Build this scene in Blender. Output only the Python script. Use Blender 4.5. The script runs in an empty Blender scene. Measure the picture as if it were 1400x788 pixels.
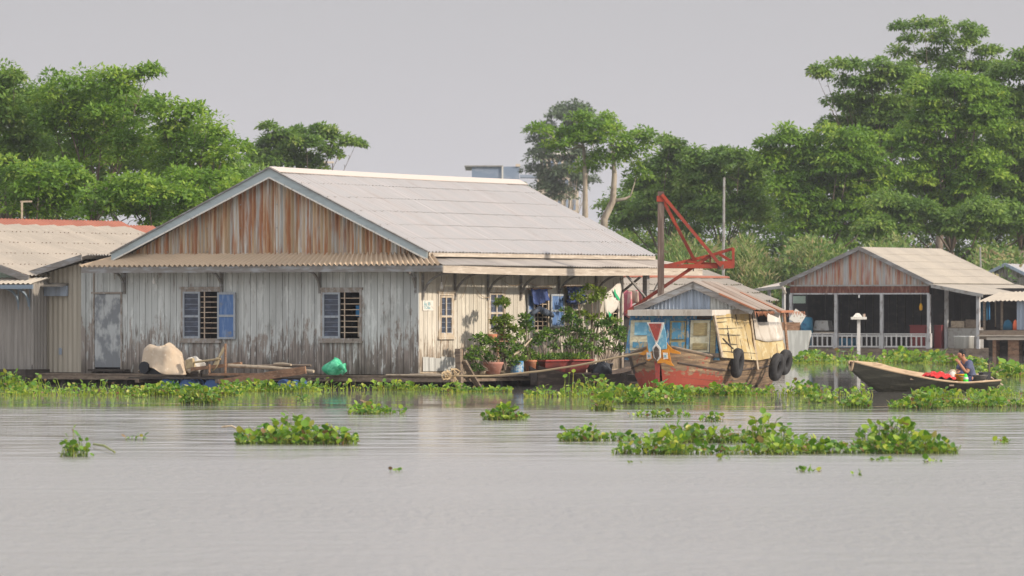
import bpy, math, random
import numpy as np
from mathutils import Vector, Matrix

# ------------------------------------------------------------------ camera, sky, sun, exposure
sc = bpy.context.scene
COL = sc.collection
R = math.radians
FPX, HOR, EYE = 7778.0, 425.0, 2.0          # focal length in photo pixels, horizon row, eye height in metres
cam_d = bpy.data.cameras.new('camera'); cam = bpy.data.objects.new('camera', cam_d); COL.objects.link(cam)
cam.location = (0, 0, EYE); cam.rotation_euler = (R(90), 0, 0)
cam_d.lens = 200.0; cam_d.sensor_width = 36.0
cam_d.shift_y = (HOR - 394.0) / 1400.0
cam_d.clip_start = 0.5; cam_d.clip_end = 6000
cam_d.dof.use_dof = True; cam_d.dof.focus_distance = 146.0; cam_d.dof.aperture_fstop = 5.0
sc.camera = cam

SUN_EL, SUN_AZ = R(25), R(-26)              # azimuth from +X (to the right), negative = towards the viewer
sdir = Vector((math.cos(SUN_EL)*math.cos(SUN_AZ), math.cos(SUN_EL)*math.sin(SUN_AZ), math.sin(SUN_EL)))
sun_d = bpy.data.lights.new('sun', 'SUN'); sun = bpy.data.objects.new('sun', sun_d); COL.objects.link(sun)
sun_d.energy = 3.9; sun_d.angle = R(2.2); sun_d.color = (1.0, 0.87, 0.72)
sun.rotation_euler = sdir.to_track_quat('Z', 'Y').to_euler()

world = bpy.data.worlds.new('World'); sc.world = world; world.use_nodes = True
wn = world.node_tree; wn.nodes.clear(); L = wn.links.new
wo = wn.nodes.new('ShaderNodeOutputWorld'); bg = wn.nodes.new('ShaderNodeBackground'); L(bg.outputs[0], wo.inputs[0])
sky = wn.nodes.new('ShaderNodeTexSky'); sky.sky_type = 'NISHITA'; sky.sun_disc = False
sky.sun_elevation = SUN_EL; sky.sun_rotation = R(90) - SUN_AZ; sky.dust_density = 5.0; sky.air_density = 1.5
hs = wn.nodes.new('ShaderNodeHueSaturation'); hs.inputs['Saturation'].default_value = 0.25; hs.inputs['Value'].default_value = 0.55
L(sky.outputs[0], hs.inputs['Color'])
tc = wn.nodes.new('ShaderNodeTexCoord'); sx = wn.nodes.new('ShaderNodeSeparateXYZ'); L(tc.outputs['Generated'], sx.inputs[0])
cr = wn.nodes.new('ShaderNodeValToRGB'); L(sx.outputs[2], cr.inputs[0])
e = cr.color_ramp.elements
e[0].position = 0.0; e[0].color = (6.5, 6.25, 6.55, 1)
e[1].position = 0.055; e[1].color = (5.75, 5.65, 5.85, 1)
for p_, c_ in ((0.02, (6.5, 6.3, 6.6, 1)), (0.35, (11.4, 11.5, 12.0, 1)), (1.0, (13.2, 13.4, 14.2, 1))):
    q = e.new(p_); q.color = c_
mx = wn.nodes.new('ShaderNodeMix'); mx.data_type = 'RGBA'; mx.inputs[0].default_value = 0.85
L(hs.outputs[0], mx.inputs[6]); L(cr.outputs[0], mx.inputs[7]); L(mx.outputs[2], bg.inputs[0])
bg.inputs[1].default_value = 0.10
sc.view_settings.view_transform = 'Standard'; sc.view_settings.look = 'None'
sc.view_settings.exposure = 0.09; sc.view_settings.gamma = 1.0
sc.render.engine = 'CYCLES'
sc.cycles.use_denoising = True
sc.cycles.max_bounces = 6; sc.cycles.diffuse_bounces = 3; sc.cycles.glossy_bounces = 3; sc.cycles.volume_bounces = 0
sc.cycles.transparent_max_bounces = 6
sc.cycles.caustics_reflective = False; sc.cycles.caustics_refractive = False
sc.cycles.sample_clamp_indirect = 6.0

rng = random.Random(7)
nr = np.random.default_rng(7)

# ------------------------------------------------------------------ pixel measuring helpers
def dwater(py): return EYE * FPX / (py - HOR)
def W(px, py, d): return Vector(((px - 700) / FPX * d, d, EYE - (py - HOR) / FPX * d))

class Frame:
    """a frame turned by -theta about Z: local x runs right (and towards the viewer), local y runs away"""
    def __init__(s, px, py, theta, d=None):
        d = d or dwater(py); s.o = Vector(((px - 700) / FPX * d, d, 0)); s.t = R(theta)
        s.U = Vector((math.cos(s.t), -math.sin(s.t), 0)); s.V = Vector((math.sin(s.t), math.cos(s.t), 0))
    def ray(s, px, py):
        r = Vector(((px - 700) / FPX, 1, -(py - HOR) / FPX)); c = Vector((0, 0, EYE)) - s.o
        return Vector((c.dot(s.U), c.dot(s.V), c.z)), Vector((r.dot(s.U), r.dot(s.V), r.z))
    def f(s, px, py, y=0.0):                      # hit the plane local y = const -> (x, z)
        c, r = s.ray(px, py); t = (y - c.y) / r.y; return c.x + r.x*t, c.z + r.z*t
    def s_(s, px, py, x=0.0):                     # hit the plane local x = const -> (y, z)
        c, r = s.ray(px, py); t = (x - c.x) / r.x; return c.y + r.y*t, c.z + r.z*t
    def empty(s, name, label, cat, group=None, loc=(0, 0, 0), rz=0):
        w = s.o + s.U*loc[0] + s.V*loc[1] + Vector((0, 0, loc[2]))
        return thing(name, label, cat, w, -s.t + rz, group)

def thing(name, label, cat, loc=(0, 0, 0), rz=0, group=None):
    o = bpy.data.objects.new(name, None); COL.objects.link(o); o.empty_display_size = 0.2
    o.location = loc; o.rotation_euler = (0, 0, rz); o['label'] = label; o['category'] = cat
    if group: o['group'] = group
    return o
def tag(o, label, cat, group=None, kind=None):
    o['label'] = label; o['category'] = cat
    if group: o['group'] = group
    if kind: o['kind'] = kind
    return o
def copy_thing(o, parent=None):
    c = o.copy(); COL.objects.link(c)
    if parent is not None:
        c.parent = parent
    for ch in [q for q in bpy.data.objects if q.parent == o]:
        copy_thing(ch, c)
    return c

# ------------------------------------------------------------------ materials
def mk(name, base, layers=(), rough=0.8, bump=0.0, bscale=(8, 8, 8), metallic=0.0, plank=None, spec=0.3):
    m = bpy.data.materials.new(name); m.use_nodes = True; t = m.node_tree; n = t.nodes; l = t.links.new
    b = n['Principled BSDF']; b.inputs['Roughness'].default_value = rough; b.inputs['Metallic'].default_value = metallic
    b.inputs['Specular IOR Level'].default_value = spec
    co = n.new('ShaderNodeTexCoord')
    cur = n.new('ShaderNodeRGB'); cur.outputs[0].default_value = (*base, 1); cur = cur.outputs[0]
    sep = n.new('ShaderNodeSeparateXYZ'); l(co.outputs['Object'], sep.inputs[0])
    for la in layers:
        mp = n.new('ShaderNodeMapping'); mp.inputs['Scale'].default_value = la['s']
        mp.inputs['Location'].default_value = (la.get('o', 0), la.get('o', 0)*1.7, 3.1)
        l(co.outputs['Object'], mp.inputs[0])
        nz = n.new('ShaderNodeTexNoise'); nz.inputs['Scale'].default_value = 1.0
        nz.inputs['Detail'].default_value = la.get('d', 5); nz.inputs['Roughness'].default_value = la.get('r', 0.6)
        l(mp.outputs[0], nz.inputs['Vector'])
        v = nz.outputs[0]
        for key, idx in (('zg', 2), ('yg', 1), ('xg', 0)):
            if key in la:
                z0, z1, am = la[key]
                mr = n.new('ShaderNodeMapRange'); mr.inputs[1].default_value = z0; mr.inputs[2].default_value = z1
                mr.inputs[3].default_value = am; mr.inputs[4].default_value = 0.0
                l(sep.outputs[idx], mr.inputs[0])
                ad = n.new('ShaderNodeMath'); ad.operation = 'ADD'; l(v, ad.inputs[0]); l(mr.outputs[0], ad.inputs[1]); v = ad.outputs[0]
        mr = n.new('ShaderNodeMapRange'); mr.inputs[1].default_value = la['lo']; mr.inputs[2].default_value = la['hi']
        mr.inputs[3].default_value = 0.0; mr.inputs[4].default_value = la.get('f', 1.0)
        l(v, mr.inputs[0])
        mi = n.new('ShaderNodeMix'); mi.data_type = 'RGBA'; l(mr.outputs[0], mi.inputs[0]); l(cur, mi.inputs[6])
        mi.inputs[7].default_value = (*la['c'], 1); cur = mi.outputs[2]
    if plank:
        ax, pitch, am = plank
        dv = n.new('ShaderNodeMath'); dv.operation = 'DIVIDE'; l(sep.outputs[ax], dv.inputs[0]); dv.inputs[1].default_value = pitch
        fl = n.new('ShaderNodeMath'); fl.operation = 'FLOOR'; l(dv.outputs[0], fl.inputs[0])
        wh = n.new('ShaderNodeTexWhiteNoise'); wh.noise_dimensions = '1D'; l(fl.outputs[0], wh.inputs['W'])
        mr = n.new('ShaderNodeMapRange'); mr.inputs[3].default_value = 1 - am; mr.inputs[4].default_value = 1 + am*0.6
        l(wh.outputs['Value'], mr.inputs[0])
        mi = n.new('ShaderNodeVectorMath'); mi.operation = 'SCALE'; l(cur, mi.inputs[0]); l(mr.outputs[0], mi.inputs['Scale']); cur = mi.outputs[0]
    l(cur, b.inputs['Base Color'])
    if bump:
        mp = n.new('ShaderNodeMapping'); mp.inputs['Scale'].default_value = bscale; l(co.outputs['Object'], mp.inputs[0])
        nz = n.new('ShaderNodeTexNoise'); nz.inputs['Scale'].default_value = 1.0; nz.inputs['Detail'].default_value = 4; l(mp.outputs[0], nz.inputs['Vector'])
        bp = n.new('ShaderNodeBump'); bp.inputs['Strength'].default_value = 0.6; bp.inputs['Distance'].default_value = bump
        l(nz.outputs[0], bp.inputs['Height']); l(bp.outputs[0], b.inputs['Normal'])
    return m

def leafmat(name, stops, trans=0.3, rough=0.5, noise=0.5):
    m = bpy.data.materials.new(name); m.use_nodes = True; t = m.node_tree; n = t.nodes; l = t.links.new
    b = n['Principled BSDF']; b.inputs['Roughness'].default_value = rough; b.inputs['Specular IOR Level'].default_value = 0.35
    at = n.new('ShaderNodeAttribute'); at.attribute_name = 'rnd'
    cr = n.new('ShaderNodeValToRGB'); el = cr.color_ramp.elements
    el[0].position = stops[0][0]; el[0].color = (*stops[0][1], 1); el[1].position = stops[1][0]; el[1].color = (*stops[1][1], 1)
    for p, c in stops[2:]:
        q = el.new(p); q.color = (*c, 1)
    l(at.outputs['Fac'], cr.inputs[0]); l(cr.outputs[0], b.inputs['Base Color'])
    tr = n.new('ShaderNodeBsdfTranslucent'); l(cr.outputs[0], tr.inputs[0])
    ms = n.new('ShaderNodeMixShader'); ms.inputs[0].default_value = trans
    l(b.outputs[0], ms.inputs[1]); l(tr.outputs[0], ms.inputs[2]); l(ms.outputs[0], n['Material Output'].inputs[0])
    return m

M = {}
# painted boards of the big house: pale blue-grey paint peeling to bare grey-brown wood lower down
def boards(name, paint, paint2, wood, wood2, axis, zhi=1.9):
    st = (7, 7, 0.9)
    return mk(name, paint, [
        dict(c=paint2, s=(3, 3, .5), lo=.42, hi=.62, f=.8),
        dict(c=tuple(v*.72 for v in paint), s=(16, 16, .8), lo=.5, hi=.75, f=.5, o=4),
        dict(c=wood, s=(2.6, 2.6, 1.0), lo=.60, hi=.65, zg=(0.5, zhi+.2, .17), d=9, r=.72, o=17),
        dict(c=wood, s=st, lo=.62, hi=.67, zg=(0.45, zhi, .24), d=8, r=.68),
        dict(c=wood2, s=(14, 14, 1.2), lo=.62, hi=.72, zg=(0.45, zhi, .22), d=6, o=9),
        dict(c=tuple(min(.75, v*1.15) for v in paint), s=(4.5, 4.5, 1.1), lo=.555, hi=.60, f=.9, o=21, d=8, r=.7),
        dict(c=(.16, .10, .06), s=(9, 9, .5), lo=.68, hi=.8, f=.5, o=33),
        dict(c=(.10, .085, .065), s=(3.5, 3.5, 1.2), lo=.60, hi=.75, zg=(0.35, 0.95, .25), f=.55, o=48)],
        rough=.85, bump=.006, bscale=(30, 30, 3), plank=(axis, .2, .13))
M['front'] = boards('weathered_blue_boards', (.56, .58, .56), (.47, .49, .475), (.33, .29, .255), (.20, .175, .155), 0)
M['side'] = boards('weathered_cream_boards', (.60, .56, .48), (.52, .48, .40), (.34, .28, .22), (.25, .20, .15), 1, zhi=1.45)
M['fascia'] = mk('grey_timber', (.23, .215, .20), [dict(c=(.34, .35, .36), s=(2, 2, 8), lo=.5, hi=.62, f=.8), dict(c=(.13, .11, .10), s=(1.2, 1.2, 20), lo=.55, hi=.7, f=.8, o=5)], bump=.004)
M['fascia_tan'] = mk('tan_timber', (.44, .38, .31), [dict(c=(.56, .50, .42), s=(2, 2, 12), lo=.5, hi=.6, f=.7), dict(c=(.22, .17, .13), s=(1.5, 1.5, 22), lo=.57, hi=.7, f=.8, o=5)], bump=.004)
M['barge'] = mk('pale_blue_barge_paint', (.40, .46, .47), [dict(c=(.30, .34, .34), s=(2, 2, 6), lo=.5, hi=.65, f=.6)], rough=.6)
M['wood'] = mk('bare_old_wood', (.22, .17, .125), [dict(c=(.12, .09, .07), s=(3, 3, 14), lo=.45, hi=.65), dict(c=(.32, .26, .20), s=(9, 9, 30), lo=.55, hi=.7, o=4)], bump=.004)
M['wood_red'] = mk('reddish_old_wood', (.30, .17, .10), [dict(c=(.14, .08, .05), s=(3, 3, 9), lo=.45, hi=.65), dict(c=(.42, .30, .20), s=(9, 9, 25), lo=.55, hi=.7, o=4)], bump=.004)
M['wood_pale'] = mk('pale_pole_wood', (.45, .37, .27), [dict(c=(.26, .20, .15), s=(5, 5, 9), lo=.48, hi=.65)], bump=.003)
M['wood_dark'] = mk('wet_dark_wood', (.055, .045, .038), [dict(c=(.12, .10, .08), s=(3, 3, 8), lo=.5, hi=.7)], bump=.004)
M['win_frame'] = mk('window_timber', (.30, .26, .22), [dict(c=(.42, .40, .38), s=(8, 8, 5), lo=.5, hi=.6), dict(c=(.14, .11, .09), s=(12, 12, 4), lo=.58, hi=.7, o=4)])
M['win_frame_tan'] = mk('tan_window_timber', (.50, .42, .32), [dict(c=(.60, .56, .50), s=(8, 8, 5), lo=.5, hi=.6), dict(c=(.30, .20, .12), s=(12, 12, 4), lo=.58, hi=.7, o=4)])
M['sash'] = mk('grey_sash_paint', (.38, .42, .46), [dict(c=(.25, .25, .26), s=(14, 14, 6), lo=.5, hi=.65, f=.7)])
M['blue_panel'] = mk('blue_shutter_panel', (.10, .19, .40), [dict(c=(.20, .30, .48), s=(12, 12, 2.5), lo=.5, hi=.65), dict(c=(.22, .24, .27), s=(6, 6, 6), lo=.6, hi=.72, o=8, zg=(.9, 1.7, .12))])
M['louver'] = mk('dark_blue_louvre_glass', (.05, .06, .085), [dict(c=(.10, .13, .2), s=(4, 4, 9), lo=.5, hi=.7)], rough=.18, spec=.5)
M['louver_edge'] = mk('louvre_edge', (.22, .25, .31), rough=.4)
M['bar'] = mk('cream_window_bar', (.52, .42, .32), [dict(c=(.3, .22, .16), s=(9, 9, 9), lo=.5, hi=.7)])
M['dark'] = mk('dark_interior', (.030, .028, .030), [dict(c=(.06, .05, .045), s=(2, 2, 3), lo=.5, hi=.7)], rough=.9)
M['floor_in'] = mk('interior_floor', (.10, .08, .06), rough=.9)
M['door'] = mk('weathered_shadow_patched_door', (.46, .48, .48), [dict(c=(.22, .235, .25), s=(2.2, 2.2, 1.5), lo=.50, hi=.60, zg=(.3, 2.3, .16), d=8), dict(c=(.20, .20, .20), s=(20, 20, 2), lo=.56, hi=.68, f=.7, o=4)], bump=.003)  # dark lower patches paint a shadow on the door; fine streaks are wear
def tin(name, base, rust, rust2, amt, sc_=(4.5, 4.5, .25), zg=None, light=None, metallic=.15, plank=None):
    la = [dict(c=light or tuple(v*1.35 for v in base), s=(7, 7, .35), lo=.48, hi=.6, f=.8, o=2),
          dict(c=rust2, s=sc_, lo=.60-amt, hi=.74-amt, f=.85, d=4),
          dict(c=rust, s=(sc_[0]*1.4, sc_[1]*1.4, sc_[2]*2.2), lo=.64-amt, hi=.78-amt, f=.9, d=6, o=12)]
    if zg:
        la[1]['zg'] = zg; la[2]['zg'] = zg
    return mk(name, base, la, rough=.62, metallic=metallic, bump=.003, bscale=(20, 20, 6), plank=plank)
M['gable_tin'] = tin('rusty_gable_tin', (.55, .55, .52), (.40, .16, .06), (.55, .38, .21), .18, plank=(0, .118, .22))
M['gable_tin_far'] = tin('rusty_far_gable_tin', (.44, .44, .43), (.36, .10, .04), (.50, .30, .18), .15)
M['rust_strip'] = mk('red_rust_strip', (.17, .06, .04), [dict(c=(.34, .2, .14), s=(6, 6, 2), lo=.52, hi=.68), dict(c=(.10, .04, .03), s=(9, 9, 3), lo=.5, hi=.66, o=6)])
M['annex_tin'] = tin('dull_tan_tin', (.42, .38, .31), (.22, .17, .12), (.48, .44, .36), .0, light=(.50, .46, .38))
M['grey_tin'] = tin('grey_wall_tin', (.28, .26, .235), (.13, .10, .08), (.27, .25, .22), .02)
M['blue_tin'] = tin('blue_grey_tin', (.30, .35, .42), (.22, .14, .09), (.42, .44, .45), -.03)
M['patch_tin'] = tin('pale_patch_tin', (.46, .47, .45), (.30, .22, .15), (.40, .38, .34), -.02)
def roof(name, base, dk, stain=(.25, .21, .17), ax='x'):
    return mk(name, base, [dict(c=dk, s=(.35, .8, .35), lo=.42, hi=.62, f=.7, d=6),
                           dict(c=stain, s=(1.1, 1.1, 1.1), lo=.58, hi=.75, f=.45, d=9, r=.7, o=6),
                           dict(c=tuple(min(.9, v*1.18) for v in base), s=(3, 3, 3), lo=.55, hi=.7, f=.5, o=11)], rough=.9, bump=.004, bscale=(25, 25, 25))
M['roof_pale'] = mk('pale_fibre_cement_roof', (.40, .385, .38), [dict(c=(.42, .385, .37), s=(.3, 2.6, .3), lo=.46, hi=.62, f=.75, d=5),
    dict(c=(.46, .43, .42), s=(.5, 5.5, .5), lo=.52, hi=.66, f=.6, o=3), dict(c=(.30, .26, .235), s=(.5, 1.8, .5), lo=.54, hi=.72, f=.5, d=9, r=.75, o=6), dict(c=(.25, .2, .16), s=(2.5, 9, 2.5), lo=.66, hi=.74, f=.5, d=6, o=16)], rough=.9, bump=.004, bscale=(25, 25, 25))
M['roof_ridge'] = mk('cream_ridge_cap', (.54, .48, .43), [dict(c=(.56, .48, .42), s=(1, 1, 1), lo=.5, hi=.65)], rough=.85)
M['roof_tan'] = roof('tan_fibre_cement_roof', (.42, .365, .30), (.34, .30, .25), (.26, .21, .17))
M['roof_far'] = roof('far_tan_roof', (.44, .39, .32), (.36, .32, .27), (.28, .24, .2))
M['roof_skirt'] = roof('lean_to_roof_sheets', (.42, .38, .34), (.30, .27, .25), (.18, .15, .13))
M['roof_skirt_tan'] = roof('lean_to_roof_tan', (.56, .43, .30), (.46, .36, .26), (.30, .23, .17))
M['red_tile'] = roof('red_brown_ridge_sheet', (.38, .15, .10), (.28, .11, .08), (.20, .10, .08))
M['boat_roof'] = roof('mixed_old_roof_sheets', (.34, .29, .25), (.24, .17, .13), (.34, .14, .07))
M['rust_roof'] = roof('rust_orange_roof_edge', (.40, .17, .09), (.30, .13, .08), (.45, .38, .32))
M['crane_red'] = mk('red_oxide_paint', (.34, .055, .03), [dict(c=(.20, .05, .04), s=(2, 2, 2), lo=.45, hi=.65), dict(c=(.52, .15, .08), s=(5, 5, 5), lo=.6, hi=.7, f=.5, o=4), dict(c=(.12, .07, .05), s=(8, 8, 8), lo=.60, hi=.68, f=.8, o=14, d=7)], rough=.6)
M['rust_pole'] = mk('rusty_pole_steel', (.12, .085, .07), [dict(c=(.24, .19, .16), s=(14, 14, 1), lo=.5, hi=.65)], rough=.8)
M['green_wall'] = mk('pale_green_wall', (.36, .45, .37), [dict(c=(.28, .34, .28), s=(1, 1, 1), lo=.45, hi=.65)])
M['blue_fascia'] = mk('blue_grey_fascia', (.24, .30, .36))
M['tyre'] = mk('worn_tyre_rubber', (.03, .03, .032), [dict(c=(.06, .058, .055), s=(6, 6, 6), lo=.5, hi=.7)], rough=.75, bump=.004)
M['rope'] = mk('tan_rope', (.47, .36, .22), rough=.95)
M['wire'] = mk('thin_cable', (.40, .30, .2), rough=.9)
M['black_wire'] = mk('black_cable', (.04, .04, .04), rough=.7)
M['bulb'] = mk('white_bulb', (.82, .80, .76), rough=.3)
M['denim'] = mk('blue_denim_cloth', (.05, .08, .22), [dict(c=(.09, .13, .30), s=(9, 9, 4), lo=.45, hi=.6), dict(c=(.03, .04, .07), s=(5, 5, 5), lo=.55, hi=.7, o=4)], rough=.95)
M['denim2'] = mk('grey_blue_cloth', (.12, .15, .2), [dict(c=(.06, .07, .1), s=(9, 9, 4), lo=.45, hi=.6)], rough=.95)
M['sack'] = mk('white_woven_sack', (.66, .62, .55), [dict(c=(.55, .50, .42), s=(5, 5, 3), lo=.5, hi=.65), dict(c=(.62, .3, .26), s=(14, 14, 14), lo=.68, hi=.72, f=.6, o=5)], rough=.8)
M['green_mark'] = mk('green_print', (.03, .38, .16), rough=.7)
M['tarp'] = mk('beige_tarpaulin', (.53, .43, .32), [dict(c=(.50, .38, .27), s=(4, 4, 4), lo=.5, hi=.7), dict(c=(.70, .62, .52), s=(8, 8, 8), lo=.6, hi=.7, o=8)], rough=.75, bump=.04, bscale=(5, 5, 5))
M['net_green'] = mk('green_plastic_bag', (.05, .42, .22), [dict(c=(.14, .60, .36), s=(8, 8, 8), lo=.45, hi=.6), dict(c=(.02, .22, .12), s=(12, 12, 5), lo=.58, hi=.7, o=6)], rough=.4, bump=.02, bscale=(10, 10, 10))
M['drum_blue'] = mk('blue_plastic_drum', (.05, .11, .27), [dict(c=(.10, .17, .3), s=(4, 4, 4), lo=.5, hi=.7)], rough=.5)
M['drum_teal'] = mk('teal_plastic_drum', (.04, .20, .32), [dict(c=(.02, .10, .2), s=(2, 2, 3), lo=.5, hi=.6)], rough=.5)
M['black_plastic'] = mk('black_plastic', (.02, .022, .028), rough=.45)
M['metal'] = mk('grey_metal', (.38, .37, .35), [dict(c=(.2, .17, .14), s=(5, 5, 5), lo=.5, hi=.7)], rough=.45, metallic=.4)
M['brass'] = mk('ochre_painted_metal', (.48, .38, .22), [dict(c=(.30, .22, .13), s=(6, 6, 6), lo=.5, hi=.7)], rough=.5)
M['pink_pot'] = mk('pink_clay_pot', (.46, .22, .17), [dict(c=(.58, .34, .28), s=(6, 6, 6), lo=.5, hi=.62), dict(c=(.25, .12, .1), s=(9, 9, 3), lo=.6, hi=.7, o=5)], rough=.85)
M['orange_pot'] = mk('orange_clay_pot', (.48, .19, .10), [dict(c=(.58, .32, .2), s=(9, 9, 9), lo=.55, hi=.65)], rough=.85)
M['tin_pot'] = mk('blue_white_tin', (.40, .52, .60), [dict(c=(.08, .25, .48), s=(7, 7, 7), lo=.48, hi=.54), dict(c=(.5, .2, .15), s=(18, 18, 18), lo=.62, hi=.66, o=4)], rough=.5)
M['red_tub'] = mk('dull_red_plastic', (.19, .045, .04), [dict(c=(.13, .05, .045), s=(3, 3, 6), lo=.5, hi=.7)], rough=.55)
M['red_lip'] = mk('bright_red_lip', (.33, .06, .05), rough=.5)
M['cyan_tub'] = mk('cyan_plastic', (.06, .36, .44), rough=.5)
M['hull'] = mk('worn_hull_planks', (.22, .155, .10), [
    dict(c=(.38, .27, .16), s=(1, .8, 16), lo=.48, hi=.6, f=.9),
    dict(c=(.11, .08, .06), s=(1.6, 1.2, 9), lo=.52, hi=.66, o=4),
    dict(c=(.50, .40, .24), s=(12, 3, 12), lo=.62, hi=.72, f=.7, o=9),
    dict(c=(.33, .07, .045), s=(5, 5, 9), lo=.95, hi=1.03, zg=(.24, .58, .36), yg=(.7, 3.0, .36), o=13, d=8),
    dict(c=(.07, .05, .04), s=(3, 3, 2), lo=.86, hi=.98, zg=(0, .24, .42), o=15)], rough=.75, bump=.006, bscale=(4, 4, 40))
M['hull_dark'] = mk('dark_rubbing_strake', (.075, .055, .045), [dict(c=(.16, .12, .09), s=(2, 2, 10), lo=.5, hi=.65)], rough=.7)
M['orange'] = mk('orange_bow_paint', (.66, .27, .03), [dict(c=(.42, .14, .04), s=(9, 9, 9), lo=.56, hi=.68)], rough=.6)
M['bow_red'] = mk('red_bow_paint', (.34, .06, .045), [dict(c=(.22, .06, .05), s=(9, 9, 12), lo=.48, hi=.6), dict(c=(.55, .3, .25), s=(14, 14, 20), lo=.62, hi=.68, o=4)], rough=.65)
M['bow_blue'] = mk('light_blue_bow_paint', (.14, .36, .50), [dict(c=(.30, .50, .57), s=(8, 8, 8), lo=.52, hi=.62), dict(c=(.08, .16, .3), s=(10, 10, 10), lo=.64, hi=.7, o=4)], rough=.6)
M['white_paint'] = mk('chipped_white_paint', (.70, .68, .62), [dict(c=(.40, .34, .28), s=(12, 12, 12), lo=.56, hi=.66)], rough=.7)
M['cab_blue'] = mk('worn_blue_cabin_paint', (.05, .18, .36), [dict(c=(.12, .30, .42), s=(5, 5, 5), lo=.46, hi=.56), dict(c=(.34, .34, .30), s=(14, 14, 5), lo=.53, hi=.60, o=4), dict(c=(.12, .11, .11), s=(6, 6, 6), lo=.62, hi=.7, o=14)], rough=.7)
M['cab_cream'] = mk('cream_door_paint', (.60, .56, .40), [dict(c=(.46, .40, .26), s=(6, 6, 8), lo=.5, hi=.62), dict(c=(.25, .22, .2), s=(12, 12, 12), lo=.62, hi=.7, o=7)], rough=.7)
M['cab_panel'] = mk('brown_olive_panel', (.28, .22, .11), [dict(c=(.38, .32, .16), s=(6, 6, 24), lo=.5, hi=.6)], rough=.8)
M['cab_bluepanel'] = mk('scratched_blue_panel', (.08, .24, .36), [dict(c=(.30, .28, .20), s=(9, 9, 5), lo=.48, hi=.56), dict(c=(.05, .30, .50), s=(6, 6, 6), lo=.58, hi=.66, o=5)], rough=.8)
M['yellow_ply'] = mk('yellowed_plywood', (.46, .35, .17), [
    dict(c=(.56, .47, .27), s=(2.4, 1.6, 2.4), lo=.48, hi=.54), dict(c=(.40, .32, .2), s=(9, 5, 9), lo=.5, hi=.66, f=.7, o=19), dict(c=(.44, .31, .12), s=(3, 1.4, 6), lo=.52, hi=.66, o=4),
    dict(c=(.14, .09, .05), s=(5, 1.6, 5), lo=.66, hi=.70, o=9, d=9, r=.75), dict(c=(.30, .20, .10), s=(4, 2, 4), lo=.80, hi=.9, zg=(.7, 1.3, .25), o=12)], rough=.8)
M['canvas'] = mk('grey_white_canvas', (.54, .50, .44), [dict(c=(.42, .37, .31), s=(5, 1.6, 1.4), lo=.48, hi=.62), dict(c=(.66, .62, .56), s=(7, 2, 1), lo=.58, hi=.68, o=4)], rough=.9, bump=.03, bscale=(2, 5, .8))
M['far_post'] = mk('white_grey_post_paint', (.46, .46, .46), [dict(c=(.25, .23, .22), s=(6, 6, 3), lo=.5, hi=.65)])
M['rail'] = mk('white_rail_paint', (.58, .57, .55), [dict(c=(.36, .32, .3), s=(4, 4, 4), lo=.55, hi=.7)])
M['red_cabinet'] = mk('dark_red_cabinet', (.20, .035, .035), rough=.6)
M['yellow'] = mk('yellow_plastic', (.80, .42, .02), rough=.45)
M['orange_cloth'] = mk('orange_plastic', (.75, .14, .05), rough=.6)
M['green_b'] = mk('bright_green_bottle', (.05, .72, .04), rough=.35)
M['red_cloth'] = mk('red_fabric', (.60, .03, .03), [dict(c=(.7, .35, .3), s=(9, 9, 9), lo=.62, hi=.66)], rough=.7)
M['pink_cloth'] = mk('pink_fabric', (.55, .16, .20), [dict(c=(.66, .46, .4), s=(5, 5, 3), lo=.5, hi=.6)], rough=.9)
M['cloth_cream'] = mk('cream_fabric', (.52, .45, .36), [dict(c=(.35, .22, .18), s=(4, 4, 1), lo=.5, hi=.6)], rough=.9)
M['cloth_blue'] = mk('blue_fabric', (.05, .24, .5), rough=.9)
M['cloth_teal'] = mk('dark_teal_fabric', (.02, .10, .17), rough=.9)
M['sampan'] = mk('sampan_hull_timber', (.026, .026, .020), [
    dict(c=(.055, .056, .042), s=(1.2, 1, 14), lo=.48, hi=.62), dict(c=(.12, .10, .065), s=(2, 2, 12), lo=.62, hi=.74, o=4),
    dict(c=(.30, .19, .11), s=(2, 2, 5), lo=.78, hi=.95, xg=(5.4, 2.2, .34), o=8)], rough=.6, bump=.005, bscale=(3, 3, 30))
M['sampan_in'] = mk('sampan_dry_inner_planks', (.47, .35, .23), [dict(c=(.32, .23, .15), s=(2, 2, 12), lo=.48, hi=.64), dict(c=(.56, .45, .32), s=(6, 6, 14), lo=.6, hi=.7, o=4)], rough=.85)
M['skin'] = mk('warm_brown_skin', (.42, .20, .12), rough=.55)  # one even warm brown
M['hair'] = mk('black_hair', (.012, .011, .012), rough=.6)
M['shirt'] = mk('blue_grey_shirt', (.10, .115, .19), [dict(c=(.15, .165, .25), s=(9, 9, 9), lo=.5, hi=.65)], rough=.9)
M['shorts'] = mk('dark_blue_trousers', (.03, .04, .10), rough=.9)
M['bark'] = mk('tree_bark', (.17, .13, .10), [dict(c=(.26, .22, .18), s=(2, 2, .6), lo=.5, hi=.65), dict(c=(.08, .06, .05), s=(4, 4, 1), lo=.56, hi=.7, o=4)], bump=.02)
M['bark_pale'] = mk('pale_tree_bark', (.42, .36, .29), [dict(c=(.25, .2, .16), s=(2, 2, .8), lo=.5, hi=.65)], bump=.02)
M['soil'] = mk('muddy_bank', (.14, .10, .065), [dict(c=(.07, .10, .03), s=(.3, .3, .3), lo=.42, hi=.55), dict(c=(.20, .15, .09), s=(.8, .8, .8), lo=.6, hi=.7, o=5)], rough=.95)
M['concrete_cream'] = mk('cream_concrete', (.66, .56, .45), [dict(c=(.5, .42, .34), s=(.4, .4, .2), lo=.5, hi=.65)], rough=.9)
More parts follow.
